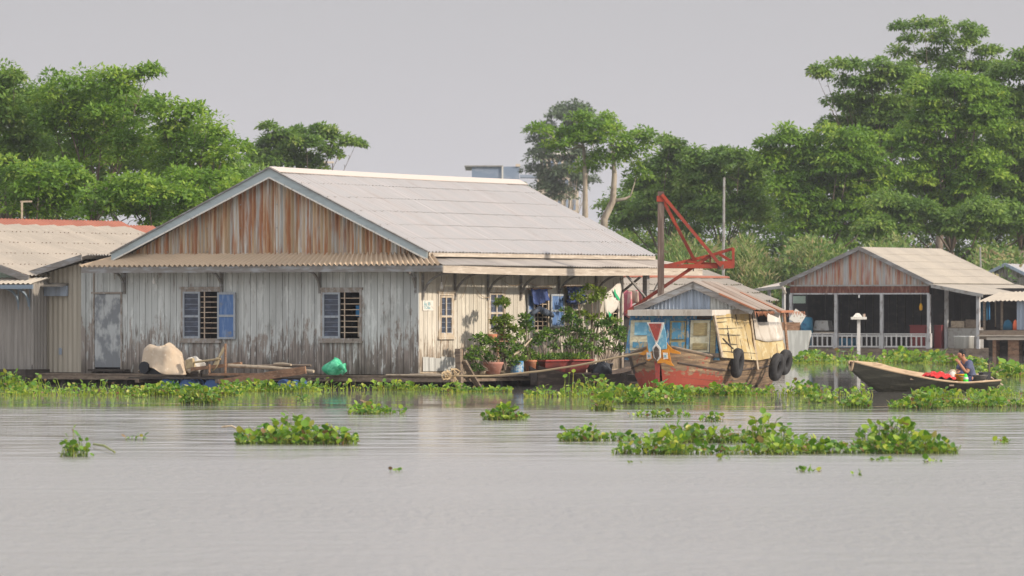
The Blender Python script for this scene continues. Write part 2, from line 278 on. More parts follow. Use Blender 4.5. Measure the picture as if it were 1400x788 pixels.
M['far_blue'] = mk('blue_grey_cladding', (.20, .26, .36), [dict(c=(.28, .33, .42), s=(.3, .3, .5), lo=.5, hi=.6)], rough=.8)
M['green_leaf_a'] = leafmat('fresh_green_tree_leaf', [(0, (.09, .19, .022)), (.5, (.19, .34, .038)), (.85, (.29, .44, .05)), (1, (.40, .50, .07))], trans=.42)
M['green_leaf_b'] = leafmat('mid_green_tree_leaf', [(0, (.09, .18, .032)), (.5, (.175, .30, .05)), (.9, (.26, .38, .065)), (1, (.36, .42, .10))], trans=.42)
M['green_leaf_hazed'] = leafmat('haze_paled_tree_leaf', [(0, (.08, .12, .06)), (1, (.18, .24, .13))], trans=.3)  # distance haze is mixed into this grey-green leaf colour
M['grass_leaf'] = leafmat('wild_bank_growth', [(0, (.07, .15, .03)), (.4, (.15, .25, .05)), (.65, (.26, .31, .09)), (.85, (.36, .32, .15)), (1, (.36, .23, .14))], trans=.35)
M['hya'] = leafmat('water_hyacinth_leaf', [(0, (.16, .09, .04)), (.05, (.34, .22, .09)), (.065, (.44, .42, .06)), (.16, (.32, .42, .035)), (.5, (.17, .32, .022)), (1, (.06, .17, .018))], trans=.30, rough=.38)
M['hya_stalk'] = leafmat('water_hyacinth_stalk', [(0, (.26, .29, .05)), (.4, (.14, .22, .035)), (.9, (.07, .13, .02)), (1, (.22, .12, .05))], trans=.15)
M['hya_under'] = leafmat('hyacinth_roots', [(0, (.05, .04, .02)), (1, (.06, .09, .02))], trans=.0, rough=.9)
M['pot_leaf'] = leafmat('potted_bush_leaf', [(0, (.04, .11, .02)), (.5, (.11, .22, .032)), (1, (.25, .36, .05))], trans=.28)
M['pot_leaf_y'] = leafmat('yellow_green_bush_leaf', [(0, (.10, .18, .02)), (.5, (.18, .27, .03)), (1, (.30, .36, .05))], trans=.35)

# ------------------------------------------------------------------ mesh builder
class MB:
    def __init__(s): s.v = []; s.f = []
    def quad(s, *p):
        n = len(s.v); s.v += [tuple(q) for q in p]; s.f.append(tuple(range(n, n+len(p)))); return s
    def hexa(s, P):                                # 8 corners: 0-3 bottom loop, 4-7 top loop
        n = len(s.v); s.v += [tuple(q) for q in P]
        for f in ((0, 3, 2, 1), (4, 5, 6, 7), (0, 1, 5, 4), (1, 2, 6, 5), (2, 3, 7, 6), (3, 0, 4, 7)): s.f.append(tuple(n+i for i in f))
        return s
    def box(s, x0, x1, y0, y1, z0, z1, m=None):
        P = [(x0, y0, z0), (x1, y0, z0), (x1, y1, z0), (x0, y1, z0), (x0, y0, z1), (x1, y0, z1), (x1, y1, z1), (x0, y1, z1)]
        return s.hexa([m(*p) for p in P] if m else P)
    def beam(s, p, q, w, h=None, up=(0, 0, 1), taper=1.0):
        p, q, up = Vector(p), Vector(q), Vector(up); h = h or w; d = (q-p).normalized()
        if abs(d.dot(up)) > .98: up = Vector((0, 1, 0))
        a = d.cross(up).normalized(); b = a.cross(d).normalized(); a *= w/2; b *= h/2
        return s.hexa([p-a-b, p+a-b, p+a+b, p-a+b, q-a*taper-b*taper, q+a*taper-b*taper, q+a*taper+b*taper, q-a*taper+b*taper])
    def tube(s, pts, r, n=6, cap=True):
        pts = [Vector(p) for p in pts]; k = len(pts); rr = r if isinstance(r, (list, tuple)) else [r]*k; base = len(s.v)
        up = Vector((0, 0, 1))
        for i, p in enumerate(pts):
            d = (pts[min(i+1, k-1)] - pts[max(i-1, 0)]).normalized()
            u = up if abs(d.dot(up)) < .95 else Vector((0, 1, 0))
            a = d.cross(u).normalized(); b = a.cross(d).normalized()
            for j in range(n):
                t = 2*math.pi*j/n; s.v.append(tuple(p + a*math.cos(t)*rr[i] + b*math.sin(t)*rr[i]))
        for i in range(k-1):
            for j in range(n):
                s.f.append((base+i*n+j, base+i*n+(j+1) % n, base+(i+1)*n+(j+1) % n, base+(i+1)*n+j))
        if cap:
            s.f.append(tuple(base+j for j in range(n))[::-1]); s.f.append(tuple(base+(k-1)*n+j for j in range(n)))
        return s
    def lathe(s, prof, c=(0, 0, 0), n=16, axis='z', sx=1, sy=1):
        base = len(s.v); k = len(prof)
        for r, z in prof:
            for j in range(n):
                t = 2*math.pi*j/n; x, y = r*math.cos(t)*sx, r*math.sin(t)*sy
                p = (x, y, z) if axis == 'z' else ((z, x, y) if axis == 'x' else (x, z, y))
                s.v.append((p[0]+c[0], p[1]+c[1], p[2]+c[2]))
        for i in range(k-1):
            for j in range(n):
                s.f.append((base+i*n+j, base+i*n+(j+1) % n, base+(i+1)*n+(j+1) % n, base+(i+1)*n+j))
        return s
    def corr(s, A, B, C, D, pitch, amp, nrm, ny=1, phase=0.0, sag=0.0, jit=0.0, seed=1, saw=0.0):
        """corrugated sheet: bottom edge A-B, top edge D-C, waves counted along A-B"""
        A, B, C, D, nrm = map(Vector, (A, B, C, D, nrm)); Lw = (B-A).length; n = max(2, int(Lw/pitch*8)); base = len(s.v)
        rg = random.Random(seed); nrm = nrm.normalized()
        sheet = [(rg.random()-.5)*jit for _ in range(int(Lw/.8)+3)]
        for i in range(n+1):
            t = i/n; lo = A.lerp(B, t); hi = D.lerp(C, t); o = amp*math.sin(2*math.pi*(t*Lw/pitch)+phase) + sheet[int(t*Lw/.8)] + saw*((t*Lw/.86) % 1)
            for j in range(ny+1):
                q = j/ny
                s.v.append(tuple(lo.lerp(hi, q) + nrm*(o - sag*math.sin(math.pi*q)*math.sin(math.pi*t))))
        for i in range(n):
            for j in range(ny):
                a = base+i*(ny+1)+j; s.f.append((a, a+ny+1, a+ny+2, a+1))
        return s
    def grid(s, fn, nu, nv):
        base = len(s.v)
        for i in range(nu+1):
            for j in range(nv+1): s.v.append(tuple(fn(i/nu, j/nv)))
        for i in range(nu):
            for j in range(nv):
                a = base+i*(nv+1)+j; s.f.append((a, a+nv+1, a+nv+2, a+1))
        return s
    def build(s, name, mat, parent=None, smooth=False, solid=0.0):
        me = bpy.data.meshes.new(name); me.from_pydata(s.v, [], s.f); me.update()
        if mat: me.materials.append(M[mat] if isinstance(mat, str) else mat)
        if smooth:
            me.polygons.foreach_set('use_smooth', [True]*len(me.polygons))
        o = bpy.data.objects.new(name, me); COL.objects.link(o); o.parent = parent
        if solid:
            md = o.modifiers.new('solid', 'SOLIDIFY'); md.thickness = solid; md.offset = 0
        return o

def build_each(mb, name, mat, parent=None, smooth=False):
    """link every separate piece of a builder as a part of its own"""
    p = list(range(len(mb.v)))
    def f(x):
        while p[x] != x: p[x] = p[p[x]]; x = p[x]
        return x
    for fc in mb.f:
        for q in fc[1:]:
            a, b = f(fc[0]), f(q)
            if a != b: p[a] = b
    groups = {}
    for fc in mb.f: groups.setdefault(f(fc[0]), []).append(fc)
    for fs in groups.values():
        ids = sorted({i for fc in fs for i in fc}); mp = {i: k for k, i in enumerate(ids)}; m = MB(); m.v = [mb.v[i] for i in ids]; m.f = [tuple(mp[i] for i in fc) for fc in fs]; m.build(name, mat, parent, smooth)

def np_mesh(name, V, F4, mat, parent=None, rnd=None, smooth=False):
    """fast mesh from numpy: V (n,3), F4 (m,k)"""
    me = bpy.data.meshes.new(name); n, (m, k) = len(V), F4.shape
    me.vertices.add(n); me.vertices.foreach_set('co', np.ascontiguousarray(V, dtype=np.float32).ravel())
    me.loops.add(m*k); me.loops.foreach_set('vertex_index', np.ascontiguousarray(F4, dtype=np.int32).ravel())
    me.polygons.add(m); me.polygons.foreach_set('loop_start', np.arange(0, m*k, k, dtype=np.int32))
    me.polygons.foreach_set('loop_total', np.full(m, k, dtype=np.int32))
    if smooth: me.polygons.foreach_set('use_smooth', np.ones(m, dtype=bool))
    me.update(calc_edges=True)
    if rnd is not None:
        a = me.attributes.new('rnd', 'FLOAT', 'POINT'); a.data.foreach_set('value', np.ascontiguousarray(rnd, dtype=np.float32))
    me.materials.append(M[mat] if isinstance(mat, str) else mat)
    o = bpy.data.objects.new(name, me); COL.objects.link(o); o.parent = parent
    return o

def front(a, o, z): return (a, -o, z)             # wall mapping: along, outward, up
def side(a, o, z): return (o, a, z)

def planks(mb, m, a0, a1, z0, ztop, pitch, openings, th=.03, seed=3, gap=.013):
    rg = random.Random(seed); cuts = [a0]; a = a0
    while a < a1 - pitch*.6: a += pitch*(1+rg.uniform(-.06, .06)); cuts.append(min(a, a1))
    cuts[-1] = a1
    for o in openings: cuts += [o[0], o[1]]
    cuts = sorted(set(round(c, 4) for c in cuts)); cuts = [c for i, c in enumerate(cuts) if i == 0 or c - cuts[i-1] > .02 or any(abs(c-o[k]) < .001 for o in openings for k in (0, 1))]
    for c0, c1 in zip(cuts[:-1], cuts[1:]):
        mid = (c0+c1)/2; segs = [(z0 - rg.uniform(0, .03), ztop(mid) if callable(ztop) else ztop)]
        for o in openings:
            if o[0]-.001 < mid < o[1]+.001:
                ns = []
                for s0, s1 in segs:
                    if o[2] > s0: ns.append((s0, min(s1, o[2])))
                    if o[3] < s1: ns.append((max(s0, o[3]), s1))
                segs = ns
        oj = rg.uniform(0, .006)
        for s0, s1 in segs:
            mb.box(c0+gap/2, c1-gap/2, -th+oj, oj, s0, s1, m)

def frame_rect(mb, m, a0, a1, z0, z1, w, o0, o1):
    mb.box(a0, a1, o0, o1, z0, z0+w, m); mb.box(a0, a1, o0, o1, z1-w, z1, m)
    mb.box(a0, a0+w, o0, o1, z0+w, z1-w, m); mb.box(a1-w, a1, o0, o1, z0+w, z1-w, m)

def louver_sash(parent, m, a0, a1, z0, z1, n=4, fm='sash', o=.0, cols=1):
    s = MB(); w = .05; frame_rect(s, m, a0, a1, z0, z1, w, o, o+.035); zm = z0+(z1-z0)*.47
    s.box(a0+w, a1-w, o, o+.035, zm-w/2, zm+w/2, m)
    for c in range(1, cols):
        ac = a0+(a1-a0)*c/cols; s.box(ac-w/2, ac+w/2, o, o+.036, z0+w, z1-w, m)
    sh = s.build('sash', fm, parent)
    g = MB(); ed = MB()
    for (q0, q1) in ((z0+w, zm-w/2), (zm+w/2, z1-w)):
        for k in range(n):
            zz = q0+(q1-q0)*k/n; h = (q1-q0)/n
            g.box(a0+w, a1-w, o-.004, o+.004, zz+.014, zz+h, m); ed.box(a0+w, a1-w, o-.01, o+.018, zz, zz+.014, m)
    g.build('louvre', 'louver', sh); ed.build('louvre_edge', 'louver_edge', sh)
    return sh

def bars(parent, m, a0, a1, z0, z1, n, nv=1, mat='bar', o=-.02):
    b = MB()
    for k in range(1, n):
        z = z0+(z1-z0)*k/n; b.box(a0, a1, o-.01, o+.012, z-.011, z+.011, m)
    for k in range(nv):
        a = a0+(a1-a0)*((k+.8)/(nv+.8) if nv > 1 else .22); b.box(a-.016, a+.016, o+.013, o+.032, z0, z1, m)
    return b.build('window_bars', mat, parent)

def shutter(parent, m, a0, a1, z0, z1, o=.04):
    s = MB(); w = .055; frame_rect(s, m, a0, a1, z0, z1, w, o, o+.035); zm = (z0+z1)/2; s.box(a0+w, a1-w, o, o+.035, zm-.03, zm+.03, m)
    sh = s.build('shutter', 'sash', parent)
    p = MB(); p.box(a0+w, a1-w, o+.01, o+.02, z0+w, zm-.03, m); p.box(a0+w, a1-w, o+.01, o+.02, zm+.03, z1-w, m); build_each(p, 'shutter_panel', 'blue_panel', sh)
    return sh

def bracket(parent, m, a, z, out=.42, drop=.55, mat='fascia', w=.05, curve_along=0.0):
    """quarter-curved timber bracket below the eave; curve_along > 0 runs along the wall instead of outward"""
    b = MB(); n = 9
    for i in range(n):
        t0, t1 = math.pi/2*i/n, math.pi/2*(i+1)/n
        def P(t, r):
            dx, dz = (1-math.cos(t)), math.sin(t)
            return dx*r, -drop+dz*drop
        (x0, z0), (x1, z1) = P(t0, 1), P(t1, 1)
        p = m(a+x0*curve_along, .04+x0*out, z+z0); q = m(a+x1*curve_along, .04+x1*out, z+z1)
        b.beam(p, q, w, .05)
    b.box(a-.035, a+.035, .008, .05, z-drop-.08, z, m)
    return b.build('bracket', mat, parent)
exec_parts = []
# ------------------------------------------------------------------ setting: water, banks, haze
def build_water():
    m = bpy.data.materials.new('river_water'); m.use_nodes = True; t = m.node_tree; n = t.nodes; l = t.links.new
    b = n['Principled BSDF']; b.inputs['Base Color'].default_value = (.25, .235, .215, 1); b.inputs['IOR'].default_value = 1.33
    co = n.new('ShaderNodeTexCoord'); sep = n.new('ShaderNodeSeparateXYZ'); l(co.outputs['Object'], sep.inputs[0])
    def noise(s, d=3, r=.5, loc=(0, 0, 0), dist=0.0):
        mp = n.new('ShaderNodeMapping'); mp.inputs['Scale'].default_value = s; mp.inputs['Location'].default_value = loc; l(co.outputs['Object'], mp.inputs[0])
        z = n.new('ShaderNodeTexNoise'); z.inputs['Scale'].default_value = 1; z.inputs['Detail'].default_value = d; z.inputs['Roughness'].default_value = r
        z.inputs['Distortion'].default_value = dist; l(mp.outputs[0], z.inputs['Vector']); return z.outputs[0]
    def mr(v, a, b_, c, d):
        q = n.new('ShaderNodeMapRange'); q.interpolation_type = 'SMOOTHSTEP'
        for i, x in zip((1, 2, 3, 4), (a, b_, c, d)): q.inputs[i].default_value = x
        l(v, q.inputs[0]); return q.outputs[0]
    def mt(op, a, b_):
        q = n.new('ShaderNodeMath'); q.operation = op
        for i, x in enumerate((a, b_)):
            if isinstance(x, (int, float)): q.inputs[i].default_value = x
            else: l(x, q.inputs[i])
        return q.outputs[0]
    # wind reaches the open river; the lee of the houses and plants is calmer
    edge = mt('ADD', sep.outputs[1], mt('MULTIPLY', mt('SUBTRACT', noise((.05, .12, 1), 3), .5), 16))
    windy = mr(edge, 68, 90, 1.0, 0.0)            # near, ruffled water
    lee = mr(edge, 110, 121, 0.0, 1.0)            # calm strip in front of the houses
    swell = noise((.20, .40, 1), 2, .5, (3, 1, 0), 1.6)
    mid = noise((1.7, 1.2, 1), 4, .6, (1, 8, 0), .8)
    rip = noise((7.0, 2.2, 1), 4, .62, (0, 5, 0))
    patch = mr(noise((.06, .10, 1), 3, .6, (9, 2, 0)), .38, .62, .55, 1.15)
    op = mt('SUBTRACT', 1.0, lee)
    opm = mt('MULTIPLY', op, mt('SUBTRACT', 1.0, mt('MULTIPLY', windy, .85)))
    h = mt('MULTIPLY', swell, mt('ADD', mt('MULTIPLY', opm, .30), .010))
    h = mt('ADD', h, mt('MULTIPLY', mid, mt('ADD', mt('ADD', mt('MULTIPLY', windy, .010), mt('MULTIPLY', opm, .022)), .0025)))
    h = mt('ADD', h, mt('MULTIPLY', rip, mt('ADD', mt('MULTIPLY', mt('MULTIPLY', windy, patch), .085), mt('ADD', mt('MULTIPLY', op, .006), .0010))))
    bp = n.new('ShaderNodeBump'); bp.inputs['Strength'].default_value = 1.0; bp.inputs['Distance'].default_value = 1.0
    l(h, bp.inputs['Height']); l(bp.outputs[0], b.inputs['Normal'])
    rg = mt('ADD', mt('MULTIPLY', windy, .12), mt('ADD', mt('MULTIPLY', op, .08), .018))
    l(rg, b.inputs['Roughness'])
    mb = MB(); mb.quad((-900, -60, 0), (900, -60, 0), (900, 1500, 0), (-900, 1500, 0))
    o = mb.build('water', m); o['kind'] = 'structure'
build_water()

def bank_h(x, y):
    shore = np.where(x < -2, 198 + 0*x, 287 + 0*x); k = np.clip((x+6)/10, 0, 1); shore = 198*(1-k) + 287*k
    shore = shore + 1.5*np.sin(x*.31) + .8*np.sin(x*.9+2)
    t = np.clip((y-shore)/9, -1, 1)
    return np.where(t < 0, t*1.5, 1.9*t*t*(3-2*t)) - .12 + .25*np.sin(x*.21+y*.13)*np.clip(t, 0, 1)
def build_bank():
    xs = np.concatenate([np.linspace(-900, -120, 16), np.linspace(-100, 110, 141), np.linspace(130, 900, 16)])
    ys = np.concatenate([np.linspace(180, 320, 94), np.linspace(335, 600, 12), np.linspace(700, 5000, 8)])
    X, Y = np.meshgrid(xs, ys, indexing='ij'); Z = bank_h(X, Y); V = np.stack([X, Y, Z], -1).reshape(-1, 3)
    ny = len(ys); i, j = np.meshgrid(np.arange(len(xs)-1), np.arange(ny-1), indexing='ij'); a = (i*ny+j).ravel()
    o = np_mesh('riverbank', V, np.stack([a, a+ny, a+ny+1, a+1], -1), 'soil', smooth=True); o['kind'] = 'structure'
build_bank()

hz = bpy.data.materials.new('haze_air'); hz.use_nodes = True; hn = hz.node_tree; hn.nodes.remove(hn.nodes['Principled BSDF'])
pv = hn.nodes.new('ShaderNodeVolumePrincipled'); pv.inputs['Color'].default_value = (.93, .95, 1, 1); pv.inputs['Density'].default_value = .00017
pv.inputs['Anisotropy'].default_value = .2
hn.links.new(pv.outputs[0], hn.nodes['Material Output'].inputs['Volume'])
HZ = MB().box(-1000, 1000, -80, 5100, -3, 60).build('haze', hz); HZ['kind'] = 'stuff'

def text_mesh(body, size, parent, mat, loc, rot, name='lettering'):
    cu = bpy.data.curves.new(name, 'FONT'); cu.body = body; cu.size = size; cu.extrude = .001
    t = bpy.data.objects.new('tmp', cu); COL.objects.link(t)
    dg = bpy.context.evaluated_depsgraph_get(); me = bpy.data.meshes.new_from_object(t.evaluated_get(dg)); bpy.data.objects.remove(t)
    me.materials.clear(); me.materials.append(M[mat]); o = bpy.data.objects.new(name, me); COL.objects.link(o); o.parent = parent
    o.location = loc; o.rotation_euler = rot; return o


# ------------------------------------------------------------------ the big floating house
F = Frame(573, 530, 32)
def big_house():
    H = F.empty('floating_house', 'big floating house with peeling grey-blue boards, rusty gable and long pale roof', 'house')
    wx0 = F.f(112, 510)[0]; ax0 = F.f(46, 510, 0)[0]
    zb = F.f(560, 511)[1]; zdeck = zb - .01
    ysE = F.s_(848, 480)[0]                       # far end of the side wall
    # heights
    z_sk_top = F.f(370, 350)[1]; ef, es = .55, 1.08
    z_sk_low = F.f(370, 363, -ef)[1]; z_fa = F.f(370, 372.5, -ef)[1]
    ztop_wall = z_fa + .12
    # openings on the front
    def fo(x0, x1, y0, y1):
        a, zt = F.f(x0, y0); b, zb_ = F.f(x1, y1); return (a, b, zb_, zt)
    W1 = fo(249, 302, 397, 465); W2 = fo(440, 494, 398, 465); D = fo(128, 167, 401, 505)
    mb = MB(); planks(mb, front, wx0+.14, -.12, zb-.02, ztop_wall+.15, .2, [W1, W2, D], seed=3); mb.build('front_wall', 'front', H)
    # side wall
    def so(x0, x1, y0, y1):
        a, zt = F.s_(x0, y0); b, zb_ = F.s_(x1, y1); return (a, b, zb_, zt)
    S = [so(599, 619, 402, 460), so(667, 689, 398, 455), so(729, 749, 397, 453), so(771, 792, 393, 452), so(826, 845, 398, 452)]
    mb = MB(); planks(mb, side, .0, ysE, zb-.02, ztop_wall+.15, .2, S, seed=5); mb.build('side_wall', 'side', H)
    # corner posts
    mb = MB(); mb.box(-.12, -.002, -.035, .10, zb-.05, ztop_wall+.1); mb.build('corner_post', 'front', H)
    mb = MB(); mb.box(wx0, wx0+.138, -.035, .10, zb-.05, ztop_wall+.1); mb.build('corner_post', 'front', H)
    mb = MB(); mb.box(-.1, .03, ysE-.002, ysE+.13, zb-.05, ztop_wall); mb.build('corner_post', 'side', H)
    # back and inner box
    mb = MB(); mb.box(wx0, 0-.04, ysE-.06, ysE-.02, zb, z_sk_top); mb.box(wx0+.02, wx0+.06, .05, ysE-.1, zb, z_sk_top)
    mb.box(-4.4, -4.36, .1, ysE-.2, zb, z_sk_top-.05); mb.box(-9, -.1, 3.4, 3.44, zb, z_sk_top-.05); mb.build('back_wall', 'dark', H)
    MB().box(ax0, -.04, .04, ysE, zb-.12, zb-.002).build('floor', 'floor_in', H)
    # horizontal trims on the side wall
    mb = MB(); zt = ztop_wall
    mb.box(-.005, .02, .02, ysE, zb-.04, zb+.04); mb.build('sill_beam', 'wood_pale', H)
    # galvanised patches low on the side wall
    a0, z0 = F.s_(577, 508); a1, z1 = F.s_(626, 487.5)
    mb = MB(); n = 6
    for k in range(n):
        mb.box(a0+(a1-a0)*k/n+.01, a0+(a1-a0)*(k+1)/n-.012, .022, .03+.003*(k % 2), z0, z1-.02*(k % 3), side)
    build_each(mb, 'metal_patch', 'patch_tin', H)
    a2, z2 = F.f(311, 508); a3, z3 = F.f(383, 481)
    # roof: main gable roof
    yo = -.30
    xl = F.f(152, 347, yo)[0]; xr, ze = F.f(585.5, 347.5, yo); xp, zp = F.f(369, 231, yo)
    zl = F.f(152, 347, yo)[1]; ze = (ze+zl)/2 + .02
    yr_ridge = F.s_(708, 237, xp)[0]; yr_eave = F.s_(898, 346, xr)[0]; yE = max(yr_eave, yr_ridge)
    nR = Vector((zp-ze, 0, xr-xp)).normalized(); nL = Vector((-(zp-ze), 0, xp-xl)).normalized()
    mb = MB()
    NY = 6
    for k in range(NY):                            # five overlapping courses of sheets, corrugations running down the slope
        q0, q1 = k/NY, (k+1)/NY
        lo0 = Vector((xr, yo, ze)).lerp(Vector((xp, yo, zp)), q0); lo1 = Vector((xr, yr_eave, ze)).lerp(Vector((xp, yr_ridge, zp-.10)), q0)
        hi0 = Vector((xr, yo, ze)).lerp(Vector((xp, yo, zp)), q1); hi1 = Vector((xr, yr_eave, ze)).lerp(Vector((xp, yr_ridge, zp-.10)), q1)
        off = nR*(.014*(1) if k % 1 == 0 else 0)
        mb.corr(lo0, lo1, hi1, hi0, .165, .024, nR, 1, sag=0, jit=.008, seed=7, saw=.014)
    r1 = mb.build('roof', 'roof_pale', H)
    mb = MB()
    for (u0, u1, q) in [(0, 1, (k+.93)/NY) for k in range(NY-1)]:
        nn = 36
        for i in range(nn):
            if i % 3 == 2: continue
            t = (i+.5)/nn; p = Vector((xr, yo, ze)).lerp(Vector((xp, yo, zp)), q).lerp(Vector((xr, yr_eave, ze)).lerp(Vector((xp, yr_ridge, zp-.10)), q), t) + nR*.038
            mb.box(p.x-.012, p.x+.012, p.y-.012, p.y+.012, p.z-.02, p.z-.004)
    mb.build('roof_bolt', 'roof_skirt', r1)
    MB().corr((xl, yE, ze), (xl, yo, ze), (xp, yo, zp), (xp, yE, zp-.05), .165, .016, nL).build('roof', 'roof_pale', H)
    mb = MB(); capw = .34; dR = Vector((xr-xp, 0, ze-zp)).normalized(); dL = Vector((xl-xp, 0, ze-zp)).normalized()
    P0 = Vector((xp, yo-.02, zp+.055)); P1 = Vector((xp, yr_ridge+.05, zp-.045))
    N = 12
    def capf(u, v):
        p = P0.lerp(P1, u); w = (v-.5)*2*capw; return p + (dR*w if w > 0 else dL*(-w)) + Vector((0, 0, -.02*math.sin(u*math.pi)))
    mb.grid(capf, 30, 4); mb.build('ridge_cap', 'roof_ridge', H, solid=.02)
    # eave board under the main roof's right edge
    MB().box(xr-.05, xr-.02, yo+.06, yr_eave-.04, ze-.115, ze-.012).build('eave_board', 'fascia_tan', H)
    # barge boards
    bw = .21
    for (xe, nn) in ((xl, -1), (xr, 1)):
        mb = MB(); d = Vector((xe-xp, 0, ze-zp)); 
        P = [(xp, yo-.03, zp-bw-.02), (xe-.02*nn, yo-.03, ze-bw*.9), (xe-.02*nn, yo-.03, ze+.02), (xp, yo-.03, zp+.03)]
        Q = [(p[0], yo-.005, p[2]) for p in P]; mb.hexa([P[0], P[1], Q[1], Q[0], P[3], P[2], Q[2], Q[3]]); bb = mb.build('barge_board', 'barge', H)
        mb = MB(); P = [Vector(p)+Vector((0, -.04, 0)) for p in ((xp, yo, zp+.028), (xe, yo, ze+.018))]
        mb.beam(P[0], P[1], .06, .035); mb.build('barge_cap', 'fascia', bb)
        mb = MB(); P = [Vector((xp, yo-.035, zp-bw-.02)), Vector((xe-.02*nn, yo-.035, ze-bw*.9))]
        mb.beam(P[0], P[1], .03, .04); mb.build('barge_batten', 'white_paint', bb)
    # back gable closing
    MB().quad((xl+.3, yE-.35, ze-.05), (xr-.3, yr_eave-.35, ze-.05), (xp, yr_ridge-.35, zp-.15)).build('back_gable', 'grey_tin', H)
    # front gable: corrugated triangle
    zg0 = z_sk_top - .03; mb = MB(); sl = (zp-ze)/(xr-xp); tr = .12
    gx0 = xl+.28; gx1 = xr-.28
    topz = lambda x: zp - .10 - abs(x-xp)*sl
    mb.corr((gx0, -.02, zg0), (xp, -.02, zg0), (xp, -.02, topz(xp)), (gx0, -.02, max(zg0+.01, topz(gx0))), .118, .03, (0, -1, 0))
    mb.corr((xp, -.02, zg0), (gx1, -.02, zg0), (gx1, -.02, max(zg0+.01, topz(gx1))), (xp, -.02, topz(xp)), .118, .03, (0, -1, 0))
    g = mb.build('gable_cladding', 'gable_tin', H)
    mb = MB()
    for x in (-8.0, -6.7, -5.62, -4.45, -3.1, -1.9):
        for z in np.arange(zg0+.15, max(zg0+.16, topz(x)-.1), .62): mb.box(x-.014, x+.014, -.056, -.04, z-.014, z+.014)
    mb.build('rivet', 'metal', g)
    # skirt (lean-to) roof: front strip, left slope over the annex, right side, rear hip
    a_l, z_l = F.f(40, 374, -ef); kx = F.f(113, 347, -ef)[0]; z_kink = F.f(113, 347, -ef)[1]
    mb = MB(); mb.corr((kx-.1, -ef-.06, z_sk_low), (es-.03, -ef-.06, z_sk_low), (xr-.1, -.0, z_sk_top+.06), (kx+.9, -.0, z_sk_top+.06), .165, .034, (0, -.3, 1))
    sf = mb.build('skirt_roof', 'roof_skirt_tan', H)
    mb = MB(); zs = ze-.12
    yb = F.s_(962, 360, es)[0]
    mb.corr((es+.05, -ef-.02, z_sk_low-.01), (es+.05, yb, z_sk_low-.01), (xr-.22, yb-1.4, zs+.02), (xr-.22, -.0, zs-.02), .13, .02, (1, 0, 1.2), jit=.02, sag=.02)
    mb.corr((es+.05, yb, z_sk_low-.01), (xl-.3, yb, z_sk_low-.01), (xl+.5, yb-1.4, zs), (xr-.22, yb-1.4, zs+.02), .13, .02, (0, 1, 1.2))
    mb.build('skirt_roof', 'roof_skirt', H)
    mb = MB(); mb.corr((a_l-.1, ysE, z_l), (a_l-.1, -ef-.05, z_l), (kx+.02, -.3, z_kink-.03), (kx+.02, ysE, z_kink-.03), .13, .02, (-.2, 0, 1))
    mb.build('annex_roof', 'roof_skirt', H)
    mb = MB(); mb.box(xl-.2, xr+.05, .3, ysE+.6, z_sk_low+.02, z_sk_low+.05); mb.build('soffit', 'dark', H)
    # fascias
    mb = MB(); mb.box(kx-.02, es, -ef-.03, -ef, z_fa, z_sk_low-.022); mb.build('fascia_board', 'fascia', H)
    mb = MB(); P = [(a_l-.06, -ef-.028, z_l-.13), (kx-.02, -ef-.028, z_kink-.20+.02), (kx-.02, -ef, z_kink-.20+.02), (a_l-.06, -ef, z_l-.13),
                    (a_l-.06, -ef-.028, z_l+.05), (kx-.02, -ef-.028, z_kink-.02), (kx-.02, -ef, z_kink-.02), (a_l-.06, -ef, z_l+.05)]
    mb.hexa(P); mb.build('fascia_board', 'fascia', H)
    yq = F.s_(925, 365, es)[0]
    mb = MB(); 
    def sg(u, v): return Vector((es+.002, -ef+.01+(yb-.1+ef)*u, z_fa-.03+(z_sk_low-.02-z_fa+.03)*v - .045*math.sin(math.pi*min(1, u*1.15))))
    mb.grid(sg, 16, 1); mb.build('fascia_board', 'fascia_tan', H, solid=.03)
    # annex front (corrugated) and its post, side
    zt0 = F.f(48, 378)[1]; zt1 = F.f(112, 368)[1]+.16
    mb = MB(); mb.corr((ax0, -.0, zb-.03), (wx0-.01, -.0, zb-.03), (wx0-.01, -.0, zt1), (ax0, -.0, zt0), .165, .016, (0, -1, 0), ny=6, jit=.01); 
    mb.corr((ax0, ysE*.6, zb), (ax0, 0, zb), (ax0, 0, zt0), (ax0, ysE*.6, zt0), .165, .016, (-1, 0, 0))
    mb.build('annex_wall', 'annex_tin', H)
    vx0, vz1 = F.f(62, 388); vx1, vz0 = F.f(94, 405)
    v = MB().box(vx0, vx1, -.12, -.03, vz0, vz1-.06).build('vent_box', 'blue_tin', H)
    mb = MB(); mb.quad((vx0-.05, -.34, vz1-.08), (vx1+.03, -.34, vz1-.08), (vx1+.03, -.02, vz1), (vx0-.05, -.02, vz1)); mb.build('vent_hood', 'metal', v, solid=.015)
    hx, hz_ = F.f(83, 480); MB().box(hx-.05, hx+.05, -.025, -.018, hz_-.1, hz_+.08).build('hole_patch', 'blue_tin', H)
    # door
    d = MB().box(D[0]+.05, D[1]-.04, -.01, .02, D[2]+.05, D[3]-.03, front).build('door', 'door', H)
    mb = MB(); mb.box(D[0], D[0]+.045, -.02, .04, D[2], D[3]+.55, front); mb.box(D[1]-.035, D[1]+.01, -.02, .04, D[2], D[3]+.02, front); mb.box(D[0]-.05, D[1]+.03, -.0, .05, D[3]-.02, D[3]+.03, front)
    build_each(mb, 'door_jamb', 'win_frame', H)
    MB().box(D[0]-.02, D[1]+.25, .0, .25, D[2]-.06, D[2]-.0, front).build('door_step', 'wood_dark', H)
